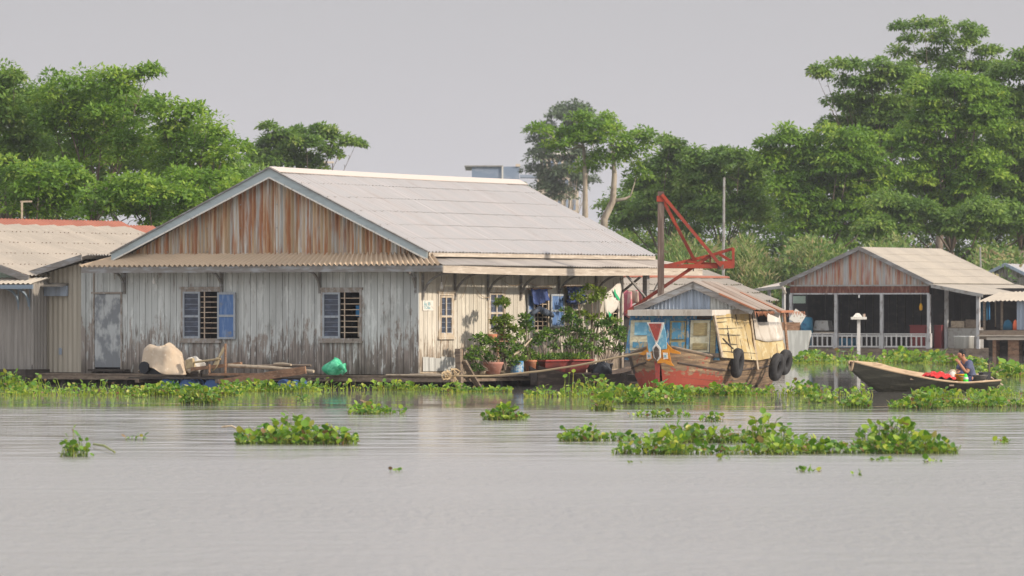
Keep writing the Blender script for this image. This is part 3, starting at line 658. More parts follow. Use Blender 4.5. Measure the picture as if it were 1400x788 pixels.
    # front windows
    def window(parent, m, O, fm, head=True, w=.06):
        r = MB(); frame_rect(r, m, O[0]-.02, O[1]+.02, O[2]-.02, O[3]+.02, w, -.03, .035)
        wf = r.build('window_frame', fm, parent)
        if head:
            MB().box(O[0]-.06, O[1]+.06, .002, .06, O[3]+.022, O[3]+.09, m).build('window_head', fm, wf); MB().box(O[0]-.05, O[1]+.05, .002, .07, O[2]-.08, O[2]-.022, m).build('window_sill', fm, wf)
        return wf
    w1 = window(H, front, W1, 'win_frame'); mid = W1[0]+(W1[1]-W1[0])*.47
    louver_sash(w1, front, W1[0]+.04, mid, W1[2]+.04, W1[3]-.04); bars(w1, front, mid, W1[1]-.04, W1[2]+.04, W1[3]-.04, 9)
    s0 = F.f(299, 402)[0]; s1, szt = F.f(323.5, 400); szb = F.f(323, 464)[1]; shutter(w1, front, s0, s1, szb, szt)
    w2 = window(H, front, W2, 'win_frame'); mid = W2[0]+(W2[1]-W2[0])*.47
    louver_sash(w2, front, W2[0]+.04, mid, W2[2]+.04, W2[3]-.04); bars(w2, front, mid, W2[1]-.04, W2[2]+.04, W2[3]-.04, 8)
    # things seen inside the second window
    MB().lathe([(.0, 0), (.13, 0), (.13, .28), (.0, .28)], (W2[1]-.25, .35, W2[2]+.62), 12).build('shelf_goods', 'cloth_blue', w2)
    MB().lathe([(.0, 0), (.15, 0), (.15, .5), (.0, .5)], (W2[1]-.2, .4, W2[2]+.08), 12).build('shelf_goods', 'cloth_cream', w2)
    # side windows
    for i in (0, 1):
        w = window(H, side, S[i], 'win_frame_tan'); louver_sash(w, side, S[i][0]+.05, S[i][1]-.05, S[i][2]+.04, S[i][3]-.05, fm='win_frame_tan', cols=2, n=3)
    w = window(H, side, S[2], 'win_frame_tan'); bars(w, side, S[2][0]+.03, S[2][1]-.03, S[2][2]+.03, S[2][3]-.03, 9, nv=2)
    sa = S[2][1]; shutter(w, side, sa+.06, F.s_(769, 420)[0], S[2][2]+.1, S[2][3]-.1)
    sb = F.s_(719, 420)[0]; shutter(w, side, sb, S[2][0]-.05, S[2][2]+.1, S[2][3]-.1)
    w = window(H, side, S[3], 'win_frame_tan'); louver_sash(w, side, S[3][0]+.05, S[3][1]-.05, S[3][2]+.04, S[3][3]-.05, fm='win_frame_tan', cols=2, n=2)
    w = window(H, side, S[4], 'win_frame_tan'); bars(w, side, S[4][0]+.03, S[4][1]-.03, S[4][2]+.03, S[4][3]-.03, 7, nv=2)
    # brackets
    for px in (171, 304, 438, 569): bracket(H, front, F.f(px, 380)[0], z_fa+.02, out=ef-.05, drop=.5)
    for px in (577, 621, 666, 711, 763, 814): bracket(H, side, F.s_(px, 390)[0], z_fa-.03, out=.85, drop=.62)
    # porch beyond the wall: post and braces
    for (yy, xx) in ((F.s_(885, 420, es-.25)[0], es-.25),):
        MB().box(xx-.11, xx+.03, yy-.07, yy+.07, zb-.1, z_fa+.0).build('porch_post', 'fascia', H)
        b = MB(); b.beam((xx, yy-.1, z_fa-.65), (xx, yy-1.1, z_fa-.05), .05); b.beam((xx, yy+.1, z_fa-.75), (xx, yy+.8, z_fa-.05), .05); b.beam((-.0, ysE+.1, z_fa-.5), (xx, yy-.4, z_fa-.1), .05); build_each(b, 'porch_brace', 'fascia', H)
    # light bulbs hanging from the eaves
    for (m, px, py, fr) in ((front, 210.5, 384, 'f'), (side, 603.5, 391, 's')):
        if fr == 'f': a, z = F.f(px, py, -.15); p = (a, -.15, z)
        else: a, z = F.s_(px, py, .15); p = (.15, a, z)
        b = MB().lathe([(0, -.09), (.035, -.08), (.045, -.03), (.04, .0), (.022, .05), (.022, .1), (0, .1)], p, 10).build('light_bulb', 'bulb', H, smooth=True)
        MB().tube([(p[0], p[1], p[2]+.09), (p[0], p[1], z_fa+.05)], .006, 4).build('bulb_wire', 'black_wire', b)
    # plate with faded lettering
    a0, z1 = F.s_(577, 411); a1, z0 = F.s_(591.5, 425)
    pl = MB().box(a0, a1, .012, .026, z0, z1, side).build('name_plate', 'white_paint', H)
    text_mesh('Ấp 3B', .12, pl, 'cyan_tub', (.029, a0+.05, z1-.13), (R(90), 0, R(90)), 'plate_lettering')
    text_mesh('T.Châu', .11, pl, 'cyan_tub', (.029, a0+.03, z0+.05), (R(90), 0, R(90)), 'plate_lettering')
    # cables looping on the side wall
    b = MB()
    for (x0, y0, x1, y1, sagp) in ((608, 378, 601, 404, 1), (638, 378, 628, 408, 3), (640, 378, 668, 405, 12), (686, 384, 712, 386, 6), (716, 384, 760, 386, 7), (768, 391, 815, 386, 5), (601, 404, 600, 470, 1)):
        a, z = F.s_(x0, y0); c, w_ = F.s_(x1, y1); pts = []
        for i in range(9):
            t = i/8; pts.append((.07, a+(c-a)*t, z+(w_-z)*t - sagp/52*4*t*(1-t)))
        b.tube(pts, .008, 4, cap=False)
    build_each(b, 'loose_cable', 'wire', H)
    # deck, bearers, drums
    dk = MB(); x0 = ax0-.1
    rg = random.Random(4)
    yf = -.62
    y = -.62
    while y < -.0: dk.box(x0, 1.25, y, y+.18, zb-.09, zb-.045+rg.uniform(-.01, .008)); y += .2
    x = .06
    while x < 1.3: dk.box(x, x+.18, -.02, ysE+3, zb-.085, zb-.045+rg.uniform(-.01, .008)); x += .2
    dk.box(x0, 1.3, -.65, -.6, zb-.21, zb-.1); dk.box(1.3, 1.36, -.65, ysE+3, zb-.2, zb-.1); dk.box(-.3, 1.2, ysE, ysE+3, zb-.05, zb-.02)
    dk.build('deck', 'wood', H)
    b = MB()
    for i in range(13):
        x = x0+.4+i*(1.0-x0)/13; b.box(x-.06, x+.06, -.5, 1, -.1, zb-.1)
    for i in range(12): y = .2+i*.95; b.box(1.1, 1.22, y-.06, y+.06, -.1, zb-.1)
    b.box(x0+.2, .9, -.2, ysE+1, -.05, zb-.14)
    b.build('float_hull', 'wood_dark', H)
    b = MB()
    b.tube([(.05, -.5, zb-.02), (.7, -.53, zb+.0), (1.1, -.5, zb-.03)], .03, 6); b.tube([(-.6, -.64, zb-.03), (.6, -.7, zb-.03), (1.3, -.66, zb-.04)], .028, 6)
    build_each(b, 'edge_pole', 'wood_pale', H)
    return dict(H=H, zb=zb, ysE=ysE, es=es, S=S, z_fa=z_fa)
HB = big_house()
exec_parts = None
# ------------------------------------------------------------------ small loose objects round the big house
def hanging_cloths():
    zb, S = HB['zb'], HB['S']
    # blue trousers hung over a stick at the third side window
    for (sx0, sx1, py0, pyb, lab, nm) in ((719, 754, 397, 412, 'dark blue trousers hung from a stick over the barred window with open blue shutters', 1),
                                     (768, 803, 394, 407, 'rolled blue cloth hung from a stick over the small window beside the tall bush', 2)):
        a0, z0 = F.s_(sx0, py0, .14); a1 = F.s_(sx1, py0, .14)[0]; zc = F.s_(sx0, pyb, .14)[1]; am = (a0+a1)/2; hw = (a1-a0)*.36
        T = F.empty('hanging_cloth', lab, 'cloth', 'cloths hung at the side windows', (0.14, am, zc))
        def cf(u, v):
            x = (u-.5)*2*hw; fold = .03*math.sin(u*17+v*3)+.02*math.sin(u*31)
            return (.03+fold+.05*v*v, x*(1-.12*v), (z0-zc)+.04-(z0-zc+.08+.06*math.sin(u*5))*v)
        MB().grid(cf, 18, 8).build('cloth_panel', 'denim', T, smooth=True, solid=.012)
        MB().tube([(0.03, a0-am, z0-zc+.03), (.02, a1-am, z0-zc+.05)], .018, 5).build('stick', 'wood_red', T)
        if nm == 1:
            b = MB(); b.tube([(.06, -hw*.9, -.34), (.10, -hw*.3, -.20), (.12, hw*.2, -.28), (.10, hw*.9, -.34), (.08, hw*1.25, -.40)], [.05, .085, .10, .08, .05], 8)
            b.build('trouser_leg', 'denim2', T, smooth=True)
        else:
            b = MB(); b.tube([(.06, -hw*.95, -.10), (.08, 0, -.13), (.07, hw*.9, -.09)], [.05, .07, .05], 8); b.build('cloth_roll', 'denim', T, smooth=True)
    # white sack hung at the far corner
    pts = [(848.5, 383), (849, 396), (848, 405), (847, 414), (843, 422), (838, 428), (833, 432), (828, 430), (826.5, 421), (826, 412), (825.5, 403), (834, 397), (842, 390)]
    xs = .62; P = [F.s_(px, py, xs) for px, py in pts]; c = (sum(p[0] for p in P)/len(P), sum(p[1] for p in P)/len(P))
    T = F.empty('hanging_sack', 'white woven sack with a green stripe hung at the far corner of the side wall', 'sack', loc=(xs, c[0], c[1]))
    mb = MB(); K = len(P); rings = 6
    def sf(i, r):
        a, z = P[i % K][0]-c[0], P[i % K][1]-c[1]; return (.07*(1-r*r)+.02*math.sin(i*2.1+r*5), a*r, z*r)
    base = len(mb.v); mb.v.append((.08, 0, 0))
    for r in range(1, rings+1):
        for i in range(K): mb.v.append(sf(i, r/rings))
    for i in range(K): mb.f.append((0, 1+i, 1+(i+1) % K))
    for r in range(rings-1):
        for i in range(K): a = 1+r*K+i; b = 1+r*K+(i+1) % K; mb.f.append((a, a+K, b+K, b))
    sk = mb.build('sack_cloth', 'sack', T, smooth=True, solid=.01)
    g = MB(); q = [F.s_(px, py, xs) for px, py in ((836, 394), (838, 401), (842, 407), (843.5, 411), (841.5, 411), (836.5, 405), (834.8, 399))]
    g.quad(*[(.105, a-c[0], z-c[1]) for a, z in q]); 
    q = [F.s_(px, py, xs) for px, py in ((828, 425), (833, 431), (832, 436), (829, 439), (829, 432))]
    g.quad(*[(.085, a-c[0], z-c[1]) for a, z in q]); build_each(g, 'printed_stripe', 'green_mark', sk)
    MB().tube([(0, P[0][0]-c[0], P[0][1]-c[1]), (.2, P[0][0]-c[0]+.1, HB['z_fa']-c[1])], .01, 4).build('string', 'wire', T)
hanging_cloths()

def mooring():
    zb = HB['zb']
    # upright post and slanting plank tied at the deck edge
    def pt(px, py, x=1.42): a, z = F.s_(px, py, x); return Vector((x, a, z))
    p, q = pt(629, 530), pt(627, 477); T = F.empty('mooring_post', 'upright squared post at the deck edge wound with rope', 'post', loc=(p.x, p.y, 0))
    MB().beam((0, 0, -.3), (0, q.y-p.y, q.z), .16, .12).build('timber', 'wood', T)
    MB().box(.062, .075, -.06, .02, -.1, q.z-.02).build('facing_strip', 'wood_red', T)
    p, q = pt(658, 531, 1.5), pt(632, 493, 1.5); T = F.empty('leaning_plank', 'grey plank leaning from the upright post down into the water', 'plank', loc=(1.5, p.y, 0))
    MB().beam((0, 0, -.1), (0.02, q.y-p.y, q.z), .05, .17, up=(1, 0, 0)).build('plank_board', 'wood', T)
    MB().beam((.045, .02, -.1), (.065, q.y-p.y+.05, q.z), .03, .05, up=(1, 0, 0)).build('batten', 'wood_pale', T)
    # rope from the post to the boat's bow
    a = F.s_(612, 514, 1.5); pts = []
    w0 = F.o + F.U*1.5 + F.V*a[0]; z0 = a[1]
    ctrl = [(575, 512, None), (612, 515, None)]
    L_ = [W(576, 511, 147.5), W(600, 514, 147.2), W(625, 514, 146.6), W(668, 514.5, 146.2), W(700, 511.5, 145.9), W(740, 507.5, 145.5), W(785, 500.5, 145.0), W(820, 494, 144.6), W(850, 487.5, 144.3), W(882, 482, 144.1)]
    o = MB().tube(L_, .028, 6).build('mooring_rope', 'rope'); tag(o, 'tan mooring rope running from the deck post to the painted bow', 'rope')
    mb = MB(); r = random.Random(5)
    for k in range(5):
        pts = []; cx, cz = 1.48, F.s_(616, 514, 1.5)[1]; cy = F.s_(610+k*3, 514, 1.5)[0]
        for i in range(9):
            t = i/8*math.pi*1.6+k; pts.append((cx+.04*math.cos(t*2), cy+.20*math.cos(t)*r.uniform(.8, 1.2), cz+.10*math.sin(t)*r.uniform(.7, 1.2)+.02*k))
        mb.tube(pts, .022, 5)
    for k in range(3): mb.tube([(1.5, cy-.05, cz), (1.52, cy+.1*k-.1, cz-.15), (1.5, cy+.12+.06*k, cz-.34)], .018, 5)
    T = F.empty('rope_coil', 'tangled tan rope knotted round the deck edge below the side wall', 'rope'); mb.build('rope_loops', 'rope', T)
mooring()

def pots():
    zb = HB['zb']; zd = zb - .03
    def at(px0, px1, x): a0 = F.s_(px0, 500, x)[0]; a1 = F.s_(px1, 500, x)[0]; return (a0+a1)/2, (px1-px0)/52.5/2
    c, r = at(661, 688, 1.0)
    T = F.empty('flower_pot', 'wide pink clay pot at the deck edge below the round bush', 'pot', loc=(1.0, c, zd)); MB().lathe([(0, .01), (r*.68, 0), (r*.95, .24), (r*1.05, .27), (r*1.05, .32), (r*.9, .32), (r*.85, .26), (0, .26)], n=18).build('pot_body', 'pink_pot', T, smooth=True)
    c, r = at(698, 716, .95)
    T = F.empty('paint_tin', 'blue and white tin used as a planter beside the orange clay pot', 'tin', loc=(.95, c, zd)); MB().lathe([(0, .0), (r, 0), (r, .34), (r*.93, .34), (r*.9, .3), (0, .3)], n=16).build('tin_body', 'tin_pot', T, smooth=False)
    c, r = at(717, 734, .9)
    T = F.empty('flower_pot', 'small orange clay pot at the end of the red trough', 'pot', loc=(.9, c, zd)); MB().lathe([(0, .01), (r*.75, 0), (r*.95, .30), (r*1.05, .31), (r*1.05, .36), (r*.9, .36), (0, .3)], n=16).build('pot_body', 'orange_pot', T, smooth=True)
    a0 = F.s_(733, 500, .85)[0]; a1 = F.s_(797, 500, .85)[0]
    T = F.empty('planter_trough', 'long dull red plastic trough with a flared bright rim on the deck', 'planter', loc=(.85, (a0+a1)/2, zd)); h = (a1-a0)/2
    b = MB(); P = [(-.18, -h+.2, .0), (.18, -h+.2, 0), (.18, h-.2, 0), (-.18, h-.2, 0), (-.28, -h, .32), (.28, -h, .32), (.28, h, .32), (-.28, h, .32)]; b.hexa(P); tb = b.build('trough_body', 'red_tub', T)
    b = MB(); b.box(-.33, -.26, -h-.05, h+.05, .32, .36); b.box(.26, .33, -h-.05, h+.05, .32, .36); b.box(-.26, .26, -h-.05, -h+.02, .32, .36); b.box(-.26, .26, h-.02, h+.05, .32, .36); b.build('rim', 'red_lip', T)
    c, r = at(735, 762, .55)
    T = F.empty('basin', 'shallow cyan basin resting behind the red trough', 'basin', loc=(.5, c, zd+.3)); MB().lathe([(0, .0), (r*.7, 0), (r, .12), (r*.95, .12), (0, .04)], n=16).build('basin_body', 'cyan_tub', T, smooth=True)
    MB().lathe([(0, -.3), (.2, -.3), (.2, -.002), (0, -.002)], n=10).build('stand', 'wood_dark', T)
    c, r = at(776, 792, .5)
    T = F.empty('storage_box', 'cream box on the deck behind the red trough', 'box', loc=(.5, c, zd)); b = MB(); b.box(-.2, .2, -.4, .4, 0, .40); b.build('box_body', 'cloth_cream', T); MB().box(-.22, .22, -.42, .42, .402, .43).build('lid', 'white_paint', T)
    c, r = at(792, 800, .6)
    T = F.empty('bucket', 'blue plastic bucket beside the cream box', 'bucket', loc=(.6, c, zd+.18)); MB().lathe([(0, 0), (r*1.3, 0), (r*1.7, .26), (r*1.6, .26), (r*1.2, .03), (0, .03)], n=14).build('bucket_body', 'drum_blue', T, smooth=True)
    MB().lathe([(0, -.18), (.12, -.18), (.12, -.003), (0, -.003)], n=8).build('stand', 'wood_dark', T)
    # dark skiff moored behind the trough, black bags
    T = F.empty('black_bag', 'lumpy black plastic bag at the deck edge near the bow of the boat', 'bag', loc=(1.5, F.s_(822, 505, 1.5)[0], .12))
    def bf(u, v): t, p = u*2*math.pi, (v-.5)*math.pi; rr = .30*(1+.12*math.sin(3*t+5*p)+.07*math.sin(7*t)); return (rr*math.cos(t)*math.cos(p)*.8, rr*math.sin(t)*math.cos(p)*1.3, .22+rr*.9*math.sin(p))
    MB().grid(bf, 22, 12).build('bag_skin', 'black_plastic', T, smooth=True)
    T = F.empty('wooden_skiff', 'low dark skiff moored along the deck behind the rope', 'skiff', loc=(1.95, F.s_(800, 515, 1.95)[0], 0))
    b = MB(); n = 14; sec = []
    for i in range(n+1):
        t = i/n; y = -2.6+5.4*t; w = .42*math.sin(math.pi*min(1, max(0, .06+t*.88)))**.6; zt = .30+.25*(abs(t-.5)*2)**2.5
        sec.append([(-w, y, zt), (-w*.7, y, -.05), (w*.7, y, -.05), (w, y, zt), (w-.04, y, zt), (w*.6, y, .05), (-w*.6, y, .05), (-w+.04, y, zt)])
    for s_ in sec: b.v += s_
    for i in range(n):
        for j in range(8): b.f.append((i*8+j, i*8+(j+1) % 8, (i+1)*8+(j+1) % 8, (i+1)*8+j))
    b.build('hull', 'hull_dark', T)
    b = MB(); 
    for y in (-1.2, 0, 1.3): b.box(-.38, .38, y-.1, y+.1, .27, .30)
    build_each(b, 'thwart', 'wood_dark', T)
pots()

# ------------------------------------------------------------------ raft with covered engine in front of the big house
def raft():
    y0 = -1.5
    def P(px, py, y=y0): x, z = F.f(px, py, y); return Vector((x, y, z))
    a, b_ = P(193, 514), P(330, 514); zt = a.z
    T = F.empty('work_raft', 'rough plank raft on blue drums in front of the big house', 'raft', loc=(a.x, y0, 0)); x0 = 0; x1 = P(430, 510).x-a.x
    m = MB(); rg = random.Random(3)
    for k in range(7): m.box(x0+rg.uniform(-.1, .1), (x1 if k % 2 else x1*.55), -.5+k*.19, -.34+k*.19, zt-.07, zt-.03+rg.uniform(0, .015))
    m.build('deck_boards', 'wood_dark', T)
    m = MB(); m.box(x0+.2, x0+.3, -.55, .8, zt-.17, zt-.075); m.box(x1*.5, x1*.5+.1, -.55, .8, zt-.17, zt-.075); build_each(m, 'bearer', 'wood', T)
    for px in (240, 268, 302, 400):
        c = P(px, 521).x-a.x; q = MB().lathe([(0, -.45), (.22, -.45), (.25, -.42), (.25, .42), (.22, .45), (0, .45)], (c, .0, zt-.30), 18, axis='y'); q.build('float_drum', 'drum_blue', T, smooth=False)
    # planks and poles
    def item(name, label, cat, p, q, mat, r=None, w=None, h=None, part='timber', group=None):
        p, q = Vector(p), Vector(q); T = F.empty(name, label, cat, group, loc=p); d = q-p
        mb = MB()
        if r: mb.tube([(0, 0, 0), d*.5+Vector((0, 0, .02)), d], [r, r*.92, r*.8], 8)
        else: mb.beam((0, 0, 0), d, w, h)
        return mb.build(part, mat, T)
    item('raft_plank', 'long reddish plank sloping down to the water at the raft edge', 'plank', P(300, 524, y0-.62), P(418, 506, y0-.55), 'wood_red', w=.05, h=.20, group='planks on the raft')
    item('raft_plank', 'upper reddish plank lying behind the long sloping one', 'plank', P(262, 505, y0-.2), P(330, 497.5, y0-.1), 'wood_red', w=.10, h=.09, group='planks on the raft')
    item('raft_plank', 'broad brown plank in the middle of the raft', 'plank', P(290, 512, y0-.35), P(382, 512, y0-.3), 'wood_red', w=.3, h=.06, group='planks on the raft')
    item('bamboo_pole', 'thick pale pole lying along the raft, cut end to the right', 'pole', P(312, 500, y0-.3), P(429, 508, y0-.3), 'wood_pale', r=.05, group='poles on the raft')
    item('bamboo_pole', 'dark forked pole across the raft behind the pale one', 'pole', P(330, 502, y0), P(425, 500, y0+.1), 'wood', r=.04, group='poles on the raft')
    item('bamboo_pole', 'short crooked pole resting on top of the poles', 'pole', P(375, 498, y0-.1), P(398, 499, y0-.25), 'wood_pale', r=.035, group='poles on the raft')
    for k, (px, pa, pb) in enumerate(((286, 513, 498), (308, 518, 470))):
        item('raft_stake', ('short' if k == 0 else 'tall thin')+' upright stake fixed in the raft', 'stake', P(px, pa, y0-.4), P(px, pb, y0-.4), 'wood_red', w=.045, h=.045)
    # engine under tarpaulin
    c = P(226, 512, y0); T = F.empty('covered_engine', 'boat engine under a crumpled beige tarpaulin on the raft', 'engine', loc=(c.x, y0, c.z-.02))
    L0 = P(196, 500).x-c.x; 
    out = [(-.62, .02), (-.66, .16), (-.50, .34), (-.42, .66), (-.28, .80), (.02, .76), (.22, .70), (.40, .60), (.52, .38), (.62, .22), (.66, .04)]
    def ef(u, v):
        t = u*math.pi*2; 
        k = v
        prof = [(0.0, .78), (.38, .80), (.52, .70), (.56, .50), (.60, .34), (.68, .12), (.70, .06)]
        q = k*(len(prof)-1); i = min(int(q), len(prof)-2); fr = q-i; r = prof[i][0]*(1-fr)+prof[i+1][0]*fr; z = prof[i][1]*(1-fr)+prof[i+1][1]*fr
        ct, st = math.cos(t), math.sin(t); sq = 1/max(abs(ct), abs(st))**.6
        fold = 1+(.05+.10*k)*math.sin(5*t+3*k)+.05*k*math.sin(11*t+1)
        x = r*ct*sq*fold*.92; y = r*st*sq*fold*.62; z -= .12*max(0, ct) + .07*max(0, -ct)*(1-k); z += .05*math.sin(3*x*3+y*7)*(1-k*.5)
        if k > .8: z += (.10*math.sin(3*t+1.0)+.16*max(0, -math.cos(t-.8)))*(k-.8)*5*.6
        return (x-.02, y, max(.0, z)+.02)
    MB().grid(ef, 56, 22).build('tarpaulin', 'tarp', T, smooth=True, solid=.008)
    b = MB(); b.box(-.5, .35, -.3, .3, .02, .48); b.build('engine_block', 'black_plastic', T)
    b = MB(); b.lathe([(0, -.3), (.16, -.3), (.16, .3), (0, .3)], (-.42, -.1, .2), 12, axis='y'); b.build('fuel_drum', 'black_plastic', T)
    # long tail shaft with propeller
    p, q = P(263, 496, y0-.1), P(299, 491, y0-.15); T = F.empty('propeller_shaft', 'long-tail propeller shaft with two-bladed propeller beside the covered engine', 'propeller', loc=p); d = q-p
    MB().tube([(0, 0, 0), d], .028, 8).build('shaft', 'brass', T); MB().beam((-.18, 0, -.05), (.05, 0, .0), .10, .24).build('gear_housing', 'brass', T)
    MB().tube([d-Vector((.06, 0, 0)), d+Vector((.06, 0, 0))], [.05, .03], 8).build('hub', 'brass', T)
    for s_, ang in ((1, R(62)), (-1, R(58))):
        b = MB()
        def bl(u, v):
            w = .15*math.sin(math.pi*min(1, .12+u*.85))**.7; l = .36*u+.02; x = (v-.5)*2*w
            return d + Vector((s_*(math.cos(ang)*l) + x*.75, -x*.5, s_*math.sin(ang)*l + x*.2*s_))
        b.grid(bl, 8, 5); b.build('blade', 'brass', T, smooth=True, solid=.012)
    # white bundle behind it, dark rack, green bag
    c = P(265, 503, y0+.3); T = F.empty('cloth_bundle', 'grey-white rag bundle behind the propeller shaft', 'cloth', loc=c)
    def rf(u, v): t, p = u*2*math.pi, (v-.5)*math.pi; rr = .23*(1+.2*math.sin(4*t+3*p)+.1*math.sin(9*t)); return (rr*math.cos(t)*math.cos(p)*1.3, rr*math.sin(t)*math.cos(p)*.7, rr*math.sin(p)*.9+.05)
    MB().grid(rf, 24, 12).build('rag', 'sack', T, smooth=True)
    MB().box(-.2, .2, -.1, .1, -.25, -.1).build('crate_base', 'wood_dark', T)
    c = P(455, 512, -.75); T = F.empty('plastic_bag', 'bulging translucent green plastic bag on the deck edge', 'bag', loc=c)
    def gf(u, v):
        t, p = u*2*math.pi, v; rr = (.02+.98*math.sin(math.pi*min(1, p*.93+.07))**.55)*.24*(1+.10*math.sin(3*t+6*p)+.06*math.sin(8*t+2*p))
        return (rr*math.cos(t)*(1.35-.25*p)+.10*max(0, p-.55), rr*math.sin(t)*.9, -.02+.42*p+.05*math.cos(t)*p)
    bg_ = MB().grid(gf, 30, 18).build('bag_skin', 'net_green', T, smooth=True)
    MB().tube([(.28, -.1, .18), (.42, -.1, .22), (.44, -.1, .10), (.36, -.1, .0)], [.07, .09, .07, .03], 8).build('bag_neck', 'net_green', T, smooth=True)
raft()

# ------------------------------------------------------------------ neighbouring house on the left
def left_house():
    G = Frame(46, 526, 32); H = G.empty('floating_house', 'low neighbouring house with broad tan roof and red-brown ridge, left of the big house', 'house')
    zb = G.f(20, 504)[1]
    yo = -.35
    xe, ze = G.f(40, 377, yo)
    y_r1, z_r = None, None
    xr = xe-5.2; # ridge plane
    yA, zr = G.s_(0, 307, xr); yB, zr2 = G.s_(163, 306, xr); yE = G.s_(213, 332, xe-1.8)[0]; zr = zr2
    yEv = yB
    nR = Vector((zr-ze, 0, xe-xr)).normalized(); mb = MB()
    for k in range(5):
        q0, q1 = k/5, min(1, (k+1)/5+.01)
        e0, e1 = Vector((xe, yo, ze)), Vector((xe, yEv, ze)); r0, r1 = Vector((xr, yo, zr)), Vector((xr, yEv, zr))
        mb.corr(e0.lerp(r0, q0)+nR*.004, e1.lerp(r1, q0)+nR*.004, e1.lerp(r1, q1), e0.lerp(r0, q1), .165, .016, nR, saw=.014)
    rf = mb.build('roof', 'roof_tan', H)
    mb = MB(); n = 60
    for k in range(4):
        for i in range(n):
            if i % 4 == 3: continue
            p = Vector((xe, yo, ze)).lerp(Vector((xr, yo, zr)), (k+.9)/5).lerp(Vector((xe, yEv, ze)).lerp(Vector((xr, yEv, zr)), (k+.9)/5), (i+.5)/n)+nR*.045
            mb.box(p.x-.013, p.x+.013, p.y-.013, p.y+.013, p.z-.02, p.z+.0)
    mb.build('roof_bolt', 'wood', rf)
    mb = MB(); mb.corr((xr-5, yo, ze), (xr-5, yEv, ze), (xr, yEv, zr), (xr, yo, zr), .165, .016, (-nR.x, 0, nR.z)); mb.build('roof', 'roof_tan', H)
    mb = MB(); mb.corr((xr+.42, yo, zr-.19+.06), (xr+.42, yEv+.1, zr-.13), (xr-.02, yEv+.1, zr+.07), (xr-.02, yo, zr+.07), .165, .02, nR); mb.corr((xr-.4, yo, zr-.16), (xr-.4, yEv+.1, zr-.16), (xr+.0, yEv+.1, zr+.07), (xr+.0, yo, zr+.07), .165, .02, nR)
    mb.build('ridge_cap', 'red_tile', H)
    d = Vector((xe-xr, 0, ze-zr)); b = MB(); P0, P1 = Vector((xr, yo-.03, zr-.10)), Vector((xe, yo-.03, ze-.10)); b.beam(P0, P1, .04, .17); b.build('barge_board', 'fascia', H)
    # walls
    mb = MB(); mb.quad((xr-5, 0, zb), (xe-.35, 0, zb), (xe-.35, 0, ze-.1), (xr, 0, zr-.2), (xr-5, 0, ze)); mb.build('gable_wall', 'green_wall', H, solid=.04)
    x1, z1 = G.f(44, 391, -.9); zsk = G.f(30, 381)[1]
    mb = MB(); mb.corr((-9, -.85, z1+.06), (x1-.02, -.85, z1+.06), (x1-.02, -.02, zsk+.02), (-9, -.02, zsk+.02), .165, .02, (0, -.3, 1)); mb.build('skirt_roof', 'roof_far', H)
    MB().box(-9, x1, -.88, -.85, z1-.08, z1+.03).build('fascia_board', 'blue_fascia', H)
    mb = MB(); mb.corr((-9, -.05, zb-.05), (-.02, -.05, zb-.05), (-.02, -.05, zsk-.05), (-9, -.05, zsk-.05), .14, .018, (0, -1, 0), ny=4); mb.corr((0, -.05, zb-.05), (0, yEv-.3, zb-.05), (0, yEv-.3, ze-.1), (0, -.05, zsk-.05), .14, .018, (1, 0, 0)); mb.build('tin_wall', 'grey_tin', H)
    for px in (27, 41): bracket(H, front, G.f(px, 395, 0)[0], z1-.06, out=.7, drop=.5, mat='blue_fascia')
    MB().box(-9, .1, -.5, yEv, .05, zb-.02).build('deck', 'wood_dark', H)
    # further house with a red roof, only its ridge shows
    G2 = Frame(150, 520, 32, d=176); H2 = G2.empty('floating_house', 'house behind showing only the end of its rusty red roof', 'house')
    xr2, zr_ = G2.f(209, 309, 6.0)
    b = MB(); b.corr((xr2+3, -2, zr_-1.6), (xr2+3, 6, zr_-1.6), (xr2, 6, zr_), (xr2, -2, zr_), .165, .02, (.5, 0, 1)); b.corr((xr2-3.5, -2, zr_-1.7), (xr2-3.5, 6, zr_-1.7), (xr2, 6, zr_), (xr2, -2, zr_), .165, .02, (-.5, 0, 1)); b.build('roof', 'red_tile', H2)
    b = MB(); b.box(xr2-3, xr2+2.6, -1.8, 5.8, .3, zr_-1.72); b.build('wall', 'grey_tin', H2)
    # aerial
    p = W(30, 300, 168); T = thing('roof_aerial', 'thin T-shaped aerial pole above the red-brown ridge of the left house', 'aerial', (p.x, p.y, 0))
    zt = W(30, 276, 168).z; b = MB(); b.beam((0, 0, 0), (0, 0, zt), .06); b.build('mast', 'wood_pale', T); MB().beam((-.05, 0, zt), (.30, 0, zt+.01), .05).build('crossbar', 'wood_pale', T)
left_house()

